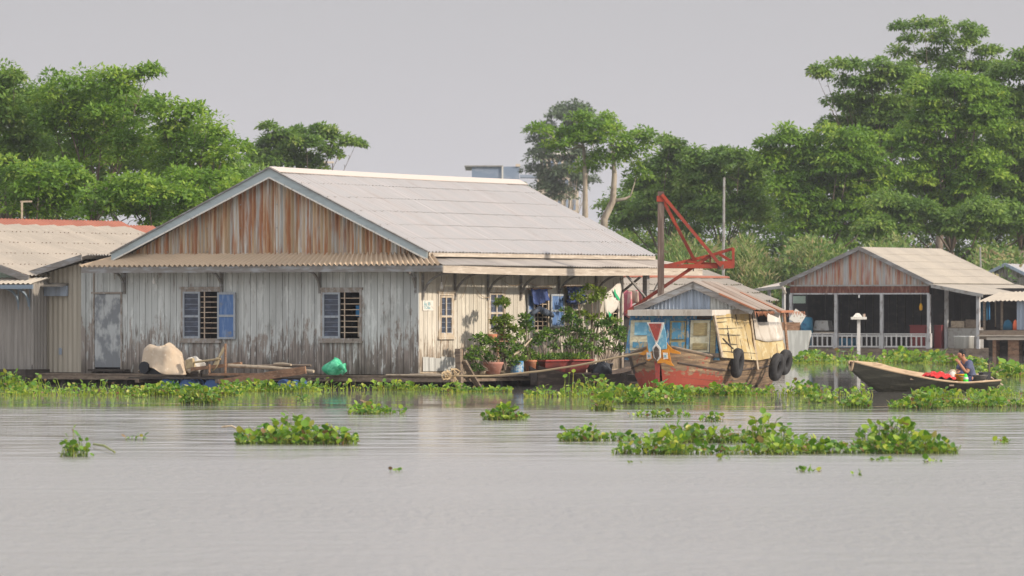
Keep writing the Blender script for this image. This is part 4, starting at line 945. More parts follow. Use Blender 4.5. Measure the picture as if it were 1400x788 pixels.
# ------------------------------------------------------------------ house behind the boat (tan roof)
def middle_house():
    G = Frame(1000, 508, 32, d=188); s = FPX/188
    H = G.empty('floating_house', 'house with wide tan roof half hidden behind the big house and the painted boat', 'house')
    xe = 0.0; yE, ze = G.s_(1066, 413, xe); xr = -5.2; yr, zr = G.s_(968, 370, xr)
    y0 = yE-11
    nR = Vector((zr-ze, 0, xe-xr)).normalized(); mb = MB()
    for k in range(4):
        q0, q1 = k/4, min(1, (k+1)/4+.01)
        e0, e1 = Vector((xe, y0, ze)), Vector((xe, yE, ze)); r0, r1 = Vector((xr, y0, zr)), Vector((xr, yr, zr))
        mb.corr(e0.lerp(r0, q0)+nR*.03, e1.lerp(r1, q0)+nR*.03, e1.lerp(r1, q1), e0.lerp(r0, q1), .165, .018, nR, saw=.03)
    mb.build('roof', 'roof_tan', H)
    b = MB(); q = .28; e0 = Vector((xe, y0, ze)).lerp(Vector((xr, y0, zr)), .72)+nR*.07; e1 = Vector((xe, yE, ze)).lerp(Vector((xr, yr, zr)), .72)+nR*.07; b.beam(e0, e1, .05, .14, up=nR.cross(e1-e0)); b.build('rusty_strip', 'red_tile', H)
    b = MB(); b.corr((xr-5, y0, ze), (xr-5, yr, ze), (xr, yr, zr), (xr, y0, zr), .165, .018, (-.4, 0, 1)); b.build('roof', 'roof_tan', H)
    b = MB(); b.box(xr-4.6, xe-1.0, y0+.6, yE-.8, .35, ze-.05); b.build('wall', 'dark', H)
    b = MB()
    for i in range(6): y = y0+.4+i*(yE-y0-.8)/5; b.box(xe-.25, xe-.13, y-.06, y+.06, .2, ze-.02)
    b.box(xe-.27, xe-.1, y0+.3, yE-.3, ze-.14, ze-.04); build_each(b, 'eave_post', 'fascia', H)
    b = MB(); b.box(xr-5, xe+.2, y0, yE, .05, .35); b.build('deck', 'wood_dark', H)
    # front gable
    b = MB(); b.quad((xr-4.8, y0+.3, ze), (xe-.2, y0+.3, ze), (xr, y0+.3, zr-.1)); b.build('gable_cladding', 'grey_tin', H)
    # washing hung below its eave
    for i, (px, py, w, h, mat, lab) in enumerate(((853, 406, .35, .75, 'pink_cloth', 'pink cloth hung nearest the side wall of the big house'), (862, 405, .35, .35, 'cloth_cream', 'short cream cloth hung beside the pink cloth'), (872, 406, .4, .35, 'pink_cloth', 'faded pink and cream cloth on the line by the crane strut'), (882, 406, .35, .3, 'cloth_cream', 'pale cloth at the right end of the washing line'))):
        p = W(px, py-8, 164.0); T = thing('washing', lab, 'cloth', p, -R(32), 'washing on the line')
        def cf(u, v): return ((u-.5)*w*1.6, .04*math.sin(u*12+v), -v*h-.03*math.sin(u*9))
        MB().grid(cf, 12, 5).build('cloth_panel', mat, T, smooth=True, solid=.01)
    a, b_ = W(846, 396, 164), W(900, 397, 164); o = MB().tube([a, a.lerp(b_, .5)-Vector((0, 0, .05)), b_], .012, 4).build('washing_line', 'black_wire'); tag(o, 'dark washing line under the eave behind the porch post', 'line')
middle_house()

# ------------------------------------------------------------------ crane
def crane():
    d = 151.2
    def P(px, py, dd=0.0): return W(px, py, d+dd)
    base = P(903.5, 500); T = thing('boom_crane', 'red steel boom crane on a dark rusty pole behind the painted boat', 'crane', (base.x, base.y, 0))
    def q(px, py, dd=0.0): v = P(px, py, dd); return (v.x-base.x, v.y-base.y, v.z)
    m = MB(); m.box(-.085, .085, -.085, .085, .3, q(903, 262)[2]); m.build('mast', 'rust_pole', T)
    MB().box(-.11, .11, -.11, .11, q(903, 276)[2], q(903, 268)[2]).build('mast_collar', 'crane_red', T)
    m = MB(); m.beam(q(905, 364), q(985, 364.5), .10, .11); m.beam(q(984, 362.5), q(1003, 362), .10, .20); m.build('boom', 'crane_red', T)
    m = MB(); m.beam(q(905, 365, .1), q(970, 350, .2), .07, .08); m.beam(q(970, 350, .2), q(1002.5, 340, .1), .07, .08); m.beam(q(1002.5, 339), q(1002.5, 366), .07, .08)
    m.beam(q(984, 348, .1), q(1001, 358, 0), .06, .07); m.beam(q(940, 358, .1), q(985, 362, 0), .05, .06); build_each(m, 'upper_chord', 'crane_red', T)
    m = MB(); m.beam(q(905, 266, -.1), q(986, 364, -.08), .075, .085); m.build('stay', 'crane_red', T)
    m = MB(); m.beam(q(907, 275, .1), q(952, 361, .12), .075, .085); m.build('stay', 'crane_red', T)
    m = MB(); m.beam(q(855, 428, .3), q(972, 349, .0), .075, .085); m.build('strut', 'crane_red', T)
    for px, l in ((971, 368), (948, 371)):
        m = MB(); m.beam(q(px, 352 if px == 971 else 364), q(px, l), .035, .05); m.build('hook', 'crane_red' if px == 971 else 'rust_pole', T)
    m = MB(); m.tube([q(985, 369), q(985.5, 362)], .1, 8); m.build('pulley', 'rust_pole', T)
    # foot of the crane stands on a small float
    MB().box(-.9, .9, -.6, .6, .12, .3).build('base_float', 'wood_dark', T)
    # tall grey mast behind
    for px, py0, py1, dd, lab in ((988, 430, 243, 215, 'tall thin grey pole standing behind the crane boom'), (1344, 430, 338, 292, 'thin leaning pole behind the far house roof')):
        p = W(px, py0, dd); q2 = W(px+ (2 if px < 1000 else -4), py1, dd); T2 = thing('tall_pole', lab, 'pole', (p.x, p.y, 0), 0, 'thin poles')
        MB().tube([(0, 0, 0), (q2.x-p.x, 0, q2.z)], [.07, .045], 6).build('shaft', 'metal', T2)
crane()
# ------------------------------------------------------------------ tyres
def tyre(px, py, d, label, group, rz, R0=.36, w=.2, tilt=0.12, rope_to=None):
    p = W(px, py, d); T = thing('tyre', label, 'tyre', p, rz, group); r = .115; b = MB(); n, m = 30, 12
    for i in range(n):
        t = 2*math.pi*i/n
        for j in range(m):
            q = 2*math.pi*j/m; cq, sq = math.cos(q), math.sin(q); rr = R0-r*.95+r*(abs(cq)**.7*(1 if cq > 0 else -1)); yy = w/2*1.05*(abs(sq)**.75*(1 if sq > 0 else -1))
            if cq > .75 and (i % 2): rr -= .008
            b.v.append((yy, rr*math.cos(t), rr*math.sin(t)))
    for i in range(n):
        for j in range(m): b.f.append((i*m+j, i*m+(j+1) % m, ((i+1) % n)*m+(j+1) % m, ((i+1) % n)*m+j))
    o = b.build('rubber', 'tyre', T, smooth=True)
    T.rotation_euler = (0, tilt, rz)
    if rope_to:
        MB().tube([(-.02, 0, R0-.06), (-.1, 0, rope_to)], .014, 5).build('hanging_rope', 'rope', T)
    return T

# ------------------------------------------------------------------ the painted house boat
def painted_boat():
    B = Frame(905, 533, 16); T = B.empty('house_boat', 'old wooden house boat with painted red and blue bow and yellow plywood cabin', 'boat')
    Ls = 8.6; n = 40; secs = []
    def shape(t):                                    # t in metres from the bow
        w = 1.27*(1-math.exp(-t/.50))**.9 if t > 0 else 0
        w *= 1-.12*max(0, (t-6)/2.6)
        zt = .80+.34*math.exp(-t/.55)-.06*math.sin(min(1, t/6)*math.pi)+.12*max(0, (t-5)/3.5)**2
        return w, zt
    b = MB(); m = 7
    for i in range(n+1):
        t = Ls*(i/n)**1.5; w, zt = shape(t); rake = -.38*math.exp(-t/.5)
        row = []
        for s_ in (-1, 1):
            r = []
            for j in range(m+1):
                q = j/m; z = -.2+(zt+.2)*q; ww = w*(.50+.50*q**.55) if t > 0 else 0
                y = t + rake*(q**1.3)
                r.append((s_*max(ww, .03), y, z))
            row.append(r)
        secs.append(row)
    for s_ in (0, 1):
        base = len(b.v)
        for row in secs: b.v += row[s_]
        for i in range(n):
            for j in range(m):
                a = base+i*(m+1)+j; f = (a, a+m+1, a+m+2, a+1); b.f.append(f if s_ == 1 else f[::-1])
    l, r_ = secs[-1]; b.quad(*(l[::-1]+r_)) 
    hull = b.build('hull', 'hull', T, smooth=False, solid=.03)
    for s_ in (0, 1):
        g = MB(); sg = -1 if s_ == 0 else 1
        for j in (2, 3, 4, 6): g.tube([(secs[i][s_][j][0]+sg*.012, secs[i][s_][j][1], secs[i][s_][j][2]) for i in range(3, n+1)], .009, 4)
        g.build('plank_seam', 'hull_dark', T)
    b = MB()                                          # deck inside
    for i in range(n): 
        (l0, r0), (l1, r1) = secs[i], secs[i+1]
        b.quad((l0[m][0]*.96, l0[m][1]+.05, l0[m][2]-.1), (r0[m][0]*.96, r0[m][1]+.05, r0[m][2]-.1), (r1[m][0]*.96, r1[m][1]+.05, r1[m][2]-.1), (l1[m][0]*.96, l1[m][1]+.05, l1[m][2]-.1))
    b.build('foredeck', 'wood', T)
    for s_ in (0, 1):                                 # gunwale and rubbing strake on each side
        pts = [secs[i][s_][m] for i in range(0, n+1)]; sg = -1 if s_ == 0 else 1
        g = MB(); g.tube([(p[0]+sg*.015, p[1], p[2]+.01) for p in pts[2:]], .038, 6); g.build('gunwale', 'wood', T)
        g = MB(); q = .72; zz = [secs[i][s_][5] for i in range(n+1)]
        g.tube([(p[0]+sg*.02, p[1], p[2]) for p in zz[3:]], .028, 6); g.build('rubbing_strake', 'hull_dark', T)
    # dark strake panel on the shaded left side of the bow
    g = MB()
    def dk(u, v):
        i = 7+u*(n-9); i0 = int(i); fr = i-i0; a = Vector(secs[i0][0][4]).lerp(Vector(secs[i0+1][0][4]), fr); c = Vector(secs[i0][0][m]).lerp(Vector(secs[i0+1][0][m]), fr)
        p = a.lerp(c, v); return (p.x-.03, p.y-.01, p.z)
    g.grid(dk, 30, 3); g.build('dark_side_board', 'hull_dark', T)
    # the raised bow plate: red centre, white edges, blue wings, orange curls
    def on(px, py, y=-.42): x, z = B.f(px, py, y); return Vector((x, y, z))
    def plate(name, pts, y, mat, th=.04, parent=T, lean=0.0):
        P = [on(px, py, y) for px, py in pts]; b = MB(); k = len(P)
        zm = min(p.z for p in P)
        fr = [(p.x, p.y+(p.z-1.0)*lean-th/2, p.z) for p in P]; bk = [(p.x, p.y+(p.z-1.0)*lean+th/2, p.z) for p in P]
        b.v += fr+bk; b.f.append(tuple(range(k))[::-1]); b.f.append(tuple(range(k, 2*k)))
        for i in range(k): b.f.append((i, (i+1) % k, k+(i+1) % k, k+i))
        return b.build(name, mat, parent)
    plate('blue_wing', [(884.5, 450), (889, 455), (896, 471), (892, 479), (888, 483), (886, 476), (885, 462)], -.40, 'bow_blue')
    plate('blue_wing', [(906.5, 442), (907.5, 442), (910, 455), (911.5, 468), (911.5, 477), (905, 478), (900.5, 473), (900, 467), (904, 453)], -.40, 'bow_blue')
    plate('white_border', [(884.5, 441), (908, 441), (906.5, 448), (899.5, 468), (897.5, 472), (896, 468), (887.5, 448)], -.43, 'white_paint', th=.03)
    plate('red_stem_panel', [(887, 442.5), (904.5, 442.5), (903, 449), (898.5, 466), (896.3, 466), (890, 450)], -.48, 'bow_red')
    plate('stem_post', [(892, 476), (897, 469), (903, 476), (903.5, 489), (899, 494), (894, 489)], -.50, 'white_paint')
    plate('stem_hollow', [(893.8, 478), (897, 473), (900.8, 478), (901, 487), (898, 493), (895, 488)], -.54, 'hull_dark')
    plate('orange_curl', [(909, 462), (913, 471), (919, 477), (930, 482), (930, 484.5), (919, 483), (911, 481), (909.5, 474)], -.30, 'orange')
    plate('orange_curl', [(885, 468), (884, 478), (878, 482), (873, 484), (880, 486), (886, 483), (887, 474)], -.30, 'orange')
    for sx_, pts in ((0, [(905, 479), (914, 477), (918, 496), (909, 494), (902, 490)]), (1, [(884, 480), (889.5, 479), (892, 490), (887, 494), (883.5, 492)])):
        e = plate('painted_eye_panel', pts, -.40, 'orange', th=.03)
        cx = sum(p[0] for p in pts)/5; cy = sum(p[1] for p in pts)/5
        plate('eye_white', [(cx-3.2, cy-5), (cx+3, cy-4.5), (cx+3.6, cy+3.5), (cx-2.6, cy+4.5)], -.44, 'white_paint', th=.02, parent=T)
        plate('eye_pupil', [(cx-1.3, cy-1.8), (cx+1.3, cy-1.4), (cx+1.4, cy+1.4), (cx-1, cy+1.8)], -.465, 'bow_blue', th=.02, parent=T)
    plate('orange_edge', [(899, 491), (904, 490), (918, 496), (922, 501), (917, 500), (908, 496.5), (899, 497)], -.47, 'orange', th=.03)
    plate('red_bow_face', [(895, 494), (899, 497), (903, 496), (901.5, 512), (900, 530), (898, 530), (896.5, 515)], -.43, 'bow_red', th=.05)
    # cabin
    yc = .95
    def cf(px, py, y=yc): x, z = B.f(px, py, y); return x, z
    xl0, zb0 = cf(853, 489); xr0, _ = cf(985, 490); xl1, zt = cf(860, 427); xr1, _ = cf(973, 428)
    zb = .74; yE = B.s_(1069, 470, xr0)[0]
    xlb, xrb = xl0+.02, xr0-.02
    b = MB(); b.quad((xlb, yc, zb), (xrb, yc, zb), (xr1, yc+.18, zt), (xl1, yc+.18, zt)); b.build('cabin_front', 'cab_blue', T, solid=.03)
    b = MB(); b.quad((xlb, yE, zb), (xlb, yc, zb), (xl1, yc+.18, zt), (xl1, yE, zt)); b.build('cabin_side', 'wood', T, solid=.03)
    b = MB(); b.quad((xrb, yE, zb), (xlb, yE, zb), (xl1, yE, zt), (xr1, yE, zt)); b.build('cabin_back', 'wood', T, solid=.03)
    # front doors and panels, leaning with the front wall
    lean = .18/(zt-zb)
    def fp(name, px0, py0, px1, py1, mat, o=.03, parent=T, slant=0):
        x0, z1 = cf(px0, py0); x1, z0 = cf(px1, py1); b = MB()
        def q(x, z, oo): return (x, yc+(z-zb)*lean-oo, z)
        P = [q(x0-slant*.0, z0, o+.02), q(x1, z0, o+.02), q(x1, z0, o), q(x0, z0, o), q(x0+slant, z1, o+.02), q(x1+slant*.5, z1, o+.02), q(x1+slant*.5, z1, o), q(x0+slant, z1, o)]
        b.hexa(P); return b.build(name, mat, parent)
    fp('top_rail', 862, 432, 951, 436, 'cab_blue', o=.05); fp('top_rail', 951.5, 431, 971, 437, 'wood_dark', o=.05)
    d = fp('cabin_door', 861, 438, 888, 479, 'cab_cream'); fp('door_panel', 867, 441, 886, 458.5, 'bow_blue', o=.055, parent=d); fp('door_panel', 865, 467.5, 885, 475.5, 'cab_bluepanel', o=.055, parent=d)
    for px0, px1 in ((889, 892), (911, 914.5), (938.5, 941.5)): fp('cabin_post', px0, 437, px1, 484, 'cab_blue', o=.045)
    d = fp('cabin_door', 915, 439, 937, 481, 'cab_panel'); fp('door_panel', 918, 441, 935, 464, 'cab_bluepanel', o=.055, parent=d); fp('door_panel', 918, 468, 936, 479, 'cab_bluepanel', o=.055, parent=d)
    d = fp('cabin_door', 943, 438, 969.5, 482, 'cab_cream'); fp('door_panel', 947.5, 441.5, 966, 459, 'cab_panel', o=.055, parent=d); fp('door_panel', 947, 469.5, 967, 478, 'cab_panel', o=.055, parent=d)
    fp('side_board', 970.5, 438, 978, 486, 'cab_panel', o=.035)
    fp('sill_board', 853, 483, 984, 489, 'wood', o=.045)
    # front roof slab, wrapping over the side panels
    b = MB(); zs = cf(900, 424)[1]; zs2 = cf(900, 432)[1]
    x0 = cf(858, 428, yc-.12)[0]; x1 = cf(973.5, 428, yc-.12)[0]; y2 = B.s_(1025, 425, x1)[0]
    P = [(x0, yc-.12, zs2), (x1, yc-.12, zs2), (x1+.03, y2, zs2+.06), (x0, y2, zs2+.06), (x0, yc-.12, zs), (x1, yc-.12, zs), (x1+.03, y2, zs+.02), (x0, y2, zs+.02)]
    b.hexa(P); b.build('front_roof', 'canvas', T)
    # right side: yellow plywood, then canvas
    def sd(px, py, x): y, z = B.s_(px, py, x); return Vector((x, y, z))
    xt, xb = x1-.02, xr0+.06
    A, Bq, C, D_ = sd(986, 489, xb), sd(1034, 493, xb), sd(1023, 427, xt), sd(975, 431, xt)
    b = MB(); 
    def yp(u, v): p = A.lerp(Bq, u).lerp(D_.lerp(C, u), v); return p + Vector((.025*math.sin(u*9+v*4)+.012*math.sin(v*13), 0, 0))
    b.grid(yp, 14, 10); pl = b.build('plywood_panel', 'yellow_ply', T, solid=.02)
    b = MB(); rg = random.Random(8)
    def ys(u0, v0, u1, v1, w=.014): b.beam(yp(u0, v0)+Vector((.02, 0, 0)), yp(u1, v1)+Vector((.02, 0, 0)), w, w)
    for v in (.16, .33, .52, .68, .84, .93): ys(.02, v+rg.uniform(-.02, .02), rg.uniform(.5, .98), v+rg.uniform(-.02, .02))
    for u in (.3, .62, .82): ys(u, rg.uniform(0, .3), u+rg.uniform(-.03, .03), rg.uniform(.6, .98))
    ys(.12, .45, .38, .22, .03); ys(.3, .58, .33, .34, .03)
    b.build('seam', 'wood_dark', pl)
    b = MB(); b.beam(A+Vector((.03, 0, 0)), D_+Vector((.03, 0, 0)), .05, .06); b.build('corner_batten', 'wood_pale', T)
    b = MB(); b.beam(Bq+Vector((.04, 0, -.25)), C+Vector((.04, 0, .0)), .05, .06); b.build('corner_batten', 'wood_pale', T)
    C2, E, G_ = sd(1024, 424, xt), sd(1073, 487, xb), sd(1065, 430, xt)
    def cv(u, v): p = Bq.lerp(E, u).lerp(C2.lerp(G_, u), v); return p + Vector((.04*math.sin(u*8+v*2)*(1-v*.4)+.02*math.sin(u*17), 0, 0))
    b = MB(); b.grid(lambda u, v: cv(u, v*.46), 12, 6); b.build('lower_panel', 'yellow_ply', T, solid=.02)
    b = MB(); b.grid(lambda u, v: cv(u, .42+v*.62-.06*math.sin(u*3)*(1-v))+Vector((.05, 0, 0)), 16, 8); b.build('canvas_curtain', 'canvas', T, smooth=True, solid=.012)
    b = MB(); e0 = E+Vector((.08, .1, -.2)); e1 = sd(1066, 428, xt)+Vector((.12, 0, 0)); b.tube([e0, e1], .04, 6); b.build('corner_pole', 'wood_red', T)
    # gabled roof behind the front slab
    yg = 2.75
    def gf(px, py, y=yg): x, z = B.f(px, py, y); return Vector((x, y, z))
    pk, le, re = gf(948, 387), gf(869, 422), gf(1028, 425)
    b = MB(); nL = 18
    gz = le.z-.02
    b.corr((le.x+.15, yg+.1, gz), (pk.x, yg+.1, gz), (pk.x, yg+.1, pk.z-.10), (le.x+.15, yg+.1, gz+.05), .1, .018, (0, -1, 0)); b.corr((pk.x, yg+.1, gz), (pk.x+.42, yg+.1, gz), (pk.x+.42, yg+.1, pk.z-.27), (pk.x, yg+.1, pk.z-.10), .1, .018, (0, -1, 0))
    b.build('gable_cladding', 'blue_tin', T)
    b = MB(); b.corr((pk.x+.425, yg+.1, gz), (re.x-.15, yg+.1, gz), (re.x-.15, yg+.1, gz+.05), (pk.x+.425, yg+.1, pk.z-.27), .1, .018, (0, -1, 0)); b.build('gable_cladding', 'patch_tin', T)
    up = Vector((0, 0, 1))
    b = MB(); b.beam(pk+Vector((.03, -.02, -.06)), le+Vector((-.02, -.02, -.03)), .05, .15); b.build('barge_board', 'fascia', T)
    b = MB(); b.beam(pk+Vector((-.03, -.02, -.06)), re+Vector((.02, -.02, -.03)), .05, .15); b.build('barge_board', 'fascia', T)
    b = MB(); y5 = 5.3; nr_ = Vector((.35, 0, 1))
    b.corr((re.x+.03, y5, re.z), (re.x+.03, yg-.06, re.z+.03), (pk.x, yg-.06, pk.z+.03), (pk.x, y5, pk.z+.02), .1, .02, nr_, saw=.03); b.corr((le.x-.03, yg-.06, le.z+.03), (le.x-.03, y5, le.z+.03), (pk.x, y5, pk.z+.02), (pk.x, yg-.06, pk.z+.03), .1, .02, (-.35, 0, 1))
    b.build('front_roof_sheet', 'boat_roof', T)
    b = MB(); b.beam(pk.lerp(re, .45)+Vector((.0, -.04, .045)), re+Vector((.1, -.04, .03)), .10, .04); b.build('rusty_edge', 'rust_roof', T)
    # second, higher roof towards the stern
    p2, r2 = B.f(985, 393, 5.2), B.f(1064, 429, 5.2); P2 = Vector((p2[0], 5.2, p2[1])); R2 = Vector((r2[0], 5.2, r2[1])); yR = 6.4
    b = MB(); b.corr((R2.x, yR, R2.z+.04), (R2.x, 5.15, R2.z), (P2.x, 5.15, P2.z), (P2.x, yR, P2.z+.03), .12, .02, (.35, 0, 1)); b.corr((P2.x-2.2, 5.15, P2.z-.8), (P2.x-2.2, yR, P2.z-.8), (P2.x, yR, P2.z+.03), (P2.x, 5.15, P2.z), .12, .02, (-.35, 0, 1)); b.build('rear_roof_sheet', 'boat_roof', T)
    b = MB(); b.beam(P2+Vector((-.05, -.08, -.05)), R2+Vector((.05, -.08, -.05)), .05, .13); b.build('barge_board', 'fascia', T)
    b = MB(); b.quad((P2.x-2, 5.3, re.z-.3), (re.x-.2, 5.3, re.z-.3), (re.x-.2, 5.3, re.z+.1), (P2.x, 5.3, P2.z-.1), (P2.x-2, 5.3, P2.z-.8)); b.build('inner_gable', 'dark', T)
    MB().box(xl1+.1, xr1-.02, yR-.3, yE, zt-.03, zt+.04).build('stern_roof', 'boat_roof', T)
    b = MB(); b.beam((R2.x+.05, 5.1, R2.z+.05), (R2.x+.05, yR+.1, R2.z+.06), .12, .06); b.beam(P2.lerp(R2, .3)+Vector((0, .3, .07)), R2+Vector((.02, .3, .05)), .16, .03); b.build('rusty_edge', 'rust_roof', T)
    b = MB(); rg = random.Random(2)
    for k in range(34): y = 2.9+k*.15; x_ = re.x+.03+.2*max(0, (y-5.2))*.3; b.quad((x_, y, re.z-.02), (x_+.02, y+.07, re.z-.06-rg.uniform(0, .12)), (x_-.01, y+rg.uniform(.1, .16), re.z-.02))
    b.build('ragged_eave', 'rust_roof', T, solid=.01)
    # tyres hung on the right side
    ang = -R(16)
    tyre(1008, 496.5, 146.0, 'worn tyre hung by the yellow plywood side of the boat', 'tyres hung on the painted boat', ang, R0=.385, tilt=.10, rope_to=.7)
    tyre(1061.5, 502, 148.4, 'worn tyre hung lowest below the grey canvas near the stern', 'tyres hung on the painted boat', ang-.1, R0=.37, tilt=.18, rope_to=.6)
    tyre(1073, 495.5, 149.6, 'worn tyre hung last at the stern corner of the painted boat', 'tyres hung on the painted boat', ang-.15, R0=.34, tilt=.15, rope_to=.5)
painted_boat()

# ------------------------------------------------------------------ the open far house on the right
FR = Frame(1271, 484, 30)
def far_house():
    G = FR; H = G.empty('floating_house', 'open-fronted far floating house with rusty gable, white rail and dark interior', 'house')
    yo = -.2; s = FPX/G.o.y
    pk = G.f(1175, 338, yo); le = G.f(1067, 388, yo); re = G.f(1275.5, 388.5, yo); xp, zp = pk; xl, xr = le[0], re[0]; ze = (le[1]+re[1])/2
    yR, zR2 = G.s_(1287, 341, xp); yE, ze2 = G.s_(1386, 391, xr)
    nR = Vector((zp-ze, 0, xr-xp)).normalized(); mb = MB()
    for k in range(5):
        q0, q1 = k/5, min(1, (k+1)/5+.012); e0, e1 = Vector((xr, yo, ze)), Vector((xr, yE, ze)); r0, r1 = Vector((xp, yo, zp)), Vector((xp, yR, zp))
        mb.corr(e0.lerp(r0, q0)+nR*.015, e1.lerp(r1, q0)+nR*.015, e1.lerp(r1, q1), e0.lerp(r0, q1), .2, .02, nR)
    mb.build('roof', 'roof_far', H)
    mb = MB(); mb.corr((xl, yE, ze), (xl, yo, ze), (xp, yo, zp), (xp, yR, zp), .2, .02, (-nR.x, 0, nR.z)); mb.build('roof', 'roof_far', H)
    b = MB(); b.corr((xr+.3, -.1, ze-.16), (xr+.3, yE+.2, ze-.16), (xr-.3, yE+.2, ze+.0), (xr-.3, -.1, ze+.0), .2, .02, (.3, 0, 1)); b.build('eave_course', 'roof_tan', H)
    for xe in (xl, xr):
        b = MB(); b.beam((xp, yo-.03, zp-.05), (xe, yo-.03, ze-.05), .05, .18); b.build('barge_board', 'fascia', H)
    zg = G.f(1175, 391)[1]; sl = (zp-ze)/(xr-xp)
    mb = MB(); mb.corr((xl+.25, 0, zg), (xp, 0, zg), (xp, 0, zp-.12), (xl+.25, 0, ze+.02), .155, .025, (0, -1, 0)); mb.corr((xp, 0, zg), (xr-.25, 0, zg), (xr-.25, 0, ze+.02), (xp, 0, zp-.12), .155, .025, (0, -1, 0)); mb.build('gable_cladding', 'gable_tin_far', H)
    zr0 = G.f(1175, 402.5)[1]; x0 = G.f(1081, 402)[0]
    mb = MB(); mb.corr((x0+.0, -.05, zr0+.06), (-.0, -.05, zr0+.06), (-.0, -.05, zg+.03), (x0, -.05, zg+.03), .155, .02, (0, -1, 0)); mb.build('rusty_valance', 'rust_strip', H)
    MB().box(x0, .0, -.07, -.0, zr0-.01, zr0+.055).build('front_beam', 'far_post', H)
    MB().box(x0, .0, -.085, -.06, zg-.02, zg+.05).build('front_batten', 'metal', H)
    zf = G.f(1175, 476)[1]
    for px in (1082, 1143.5, 1206, 1270.5):
        x = G.f(px, 430)[0]; b = MB(); b.box(x-.07, x+.07, -.10, .04, zf-.3, zr0-.01); b.box(x-.11, x+.11, -.13, .07, zf-.35, G.f(px, 456)[1]); b.build('post', 'far_post', H)
    # rail
    r = MB(); zr1, zr_0 = G.f(1150, 459.5)[1], G.f(1150, 475)[1]; xa, xb = G.f(1101, 460)[0], G.f(1270, 460)[0]
    r.box(xa, xb, -.03, .03, zr1-.035, zr1+.035); r.box(xa, xb, -.03, .03, zr_0, zr_0+.07); r.box(xa, xb, .0, .12, zr1+.07, zr1+.12); rail = r.build('railing', 'rail', H)
    nb = 25
    for i in range(nb):
        x = xa+(xb-xa)*(i+.5)/nb; MB().box(x-.03, x+.03, -.025, .025, zr_0+.07, zr1-.035 + (.1 if i % 3 == 0 else 0)).build('baluster', 'rail', rail)
    # interior shell
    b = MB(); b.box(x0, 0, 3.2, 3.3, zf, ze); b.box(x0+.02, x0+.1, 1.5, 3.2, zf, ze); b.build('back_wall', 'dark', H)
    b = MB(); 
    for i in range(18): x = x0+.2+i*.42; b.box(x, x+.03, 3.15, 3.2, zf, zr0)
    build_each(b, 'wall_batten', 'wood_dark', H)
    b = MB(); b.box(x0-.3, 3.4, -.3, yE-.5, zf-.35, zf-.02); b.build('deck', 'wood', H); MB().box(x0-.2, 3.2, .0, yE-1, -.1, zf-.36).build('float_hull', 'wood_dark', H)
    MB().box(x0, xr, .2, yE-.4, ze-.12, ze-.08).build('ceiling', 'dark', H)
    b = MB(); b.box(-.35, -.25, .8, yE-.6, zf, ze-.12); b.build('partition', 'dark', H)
    # bright gap with blue-green panel at the left
    xg0, zg1 = G.f(1084, 405, 2.6); xg1, zg0 = G.f(1102, 415, 2.6); MB().box(xg0, xg1, 2.6, 2.63, zg0, zg1).build('window_gap', 'green_wall', H)
    # right lean-to
    a = G.f(1274, 391, -.35); c = G.f(1342, 404.5, -.35)
    b = MB(); b.corr((c[0]+.1, -.4, c[1]+.06), (c[0]+.1, yE+.6, c[1]+.06), (a[0]-.1, yE+.6, a[1]+.08), (a[0]-.1, -.4, a[1]+.08), .2, .02, (.3, 0, 1)); b.build('lean_to_roof', 'roof_far', H)
    b = MB(); b.beam((a[0], -.42, a[1]), (c[0]+.1, -.42, c[1]), .05, .16); b.build('lean_to_fascia', 'metal', H)
    for px, y in ((1337.5, -.2), (1294, 1.2)):
        x = G.f(px, 440, y)[0]; MB().box(x-.08, x+.08, y-.06, y+.06, zf-.3, c[1]+(.3 if y > 0 else 0)).build('post', 'far_post', H)
    xr1 = G.f(1338, 440)[0]
    b = MB(); b.box(.0, xr1+.4, 4.4, 4.5, zf, ze-.2); b.build('rear_wall', 'dark', H)
    MB().lathe([(0, -.1), (.04, -.08), (.045, 0), (.02, .06), (0, .06)], (G.f(1174.5, 405, -.1)[0], -.1, zr0-.08), 8).build('light_bulb', 'bulb', H)
    # ---- things in it
    def box_item(name, label, cat, px0, py0, px1, py1, y, dep, mat, part, extra=None, floor=None):
        x0_, z1 = G.f(px0, py0, y); x1_, z0 = G.f(px1, py1, y); z0 = floor if floor is not None else z0
        T = G.empty(name, label, cat, loc=((x0_+x1_)/2, y, z0)); w = (x1_-x0_)/2; MB().box(-w, w, 0, dep, 0, z1-z0).build(part, mat, T)
        if extra: extra(T, w, dep, z1-z0)
        return T
    box_item('cabinet', 'dark red cabinet at the right end behind the white rail', 'cabinet', 1244, 446, 1287, 476, 1.0, .5, 'red_cabinet', 'carcass', lambda T, w, d, h: (MB().box(-w-.03, w+.03, -.03, d+.03, h, h+.05).build('top', 'red_cabinet', T), MB().box(-.01, .01, -.012, 0, .05, h-.05).build('door_gap', 'dark', T)), floor=zf)
    box_item('table', 'low pale table top beside the post behind the rail', 'table', 1111, 454, 1140, 457, .8, .7, 'cloth_cream', 'top', lambda T, w, d, h: [MB().box(sx_*(w-.06)-.03, sx_*(w-.06)+.03, .05+q*.55, .1+q*.55, zf-T.location.z, 0).build('leg', 'wood', T) for sx_ in (-1, 1) for q in (0, 1)])
    x, z1 = G.f(1125, 438.5, 1.0); z0 = G.f(1125, 452, 1.0)[1]; T = G.empty('basin', 'pale grey flared basin on the table in the far house', 'basin', loc=(x, 1.0, z0))
    h = z1-z0; b = MB(); b.hexa([(-.42, -.2, 0), (.42, -.2, 0), (.42, .3, 0), (-.42, .3, 0), (-.33, -.15, h), (.33, -.15, h), (.33, .25, h), (-.33, .25, h)]); b.build('basin_body', 'metal', T)
    MB().box(-.38, .38, -.15, .2, zf-z0, -.005).build('stand', 'wood_dark', T)
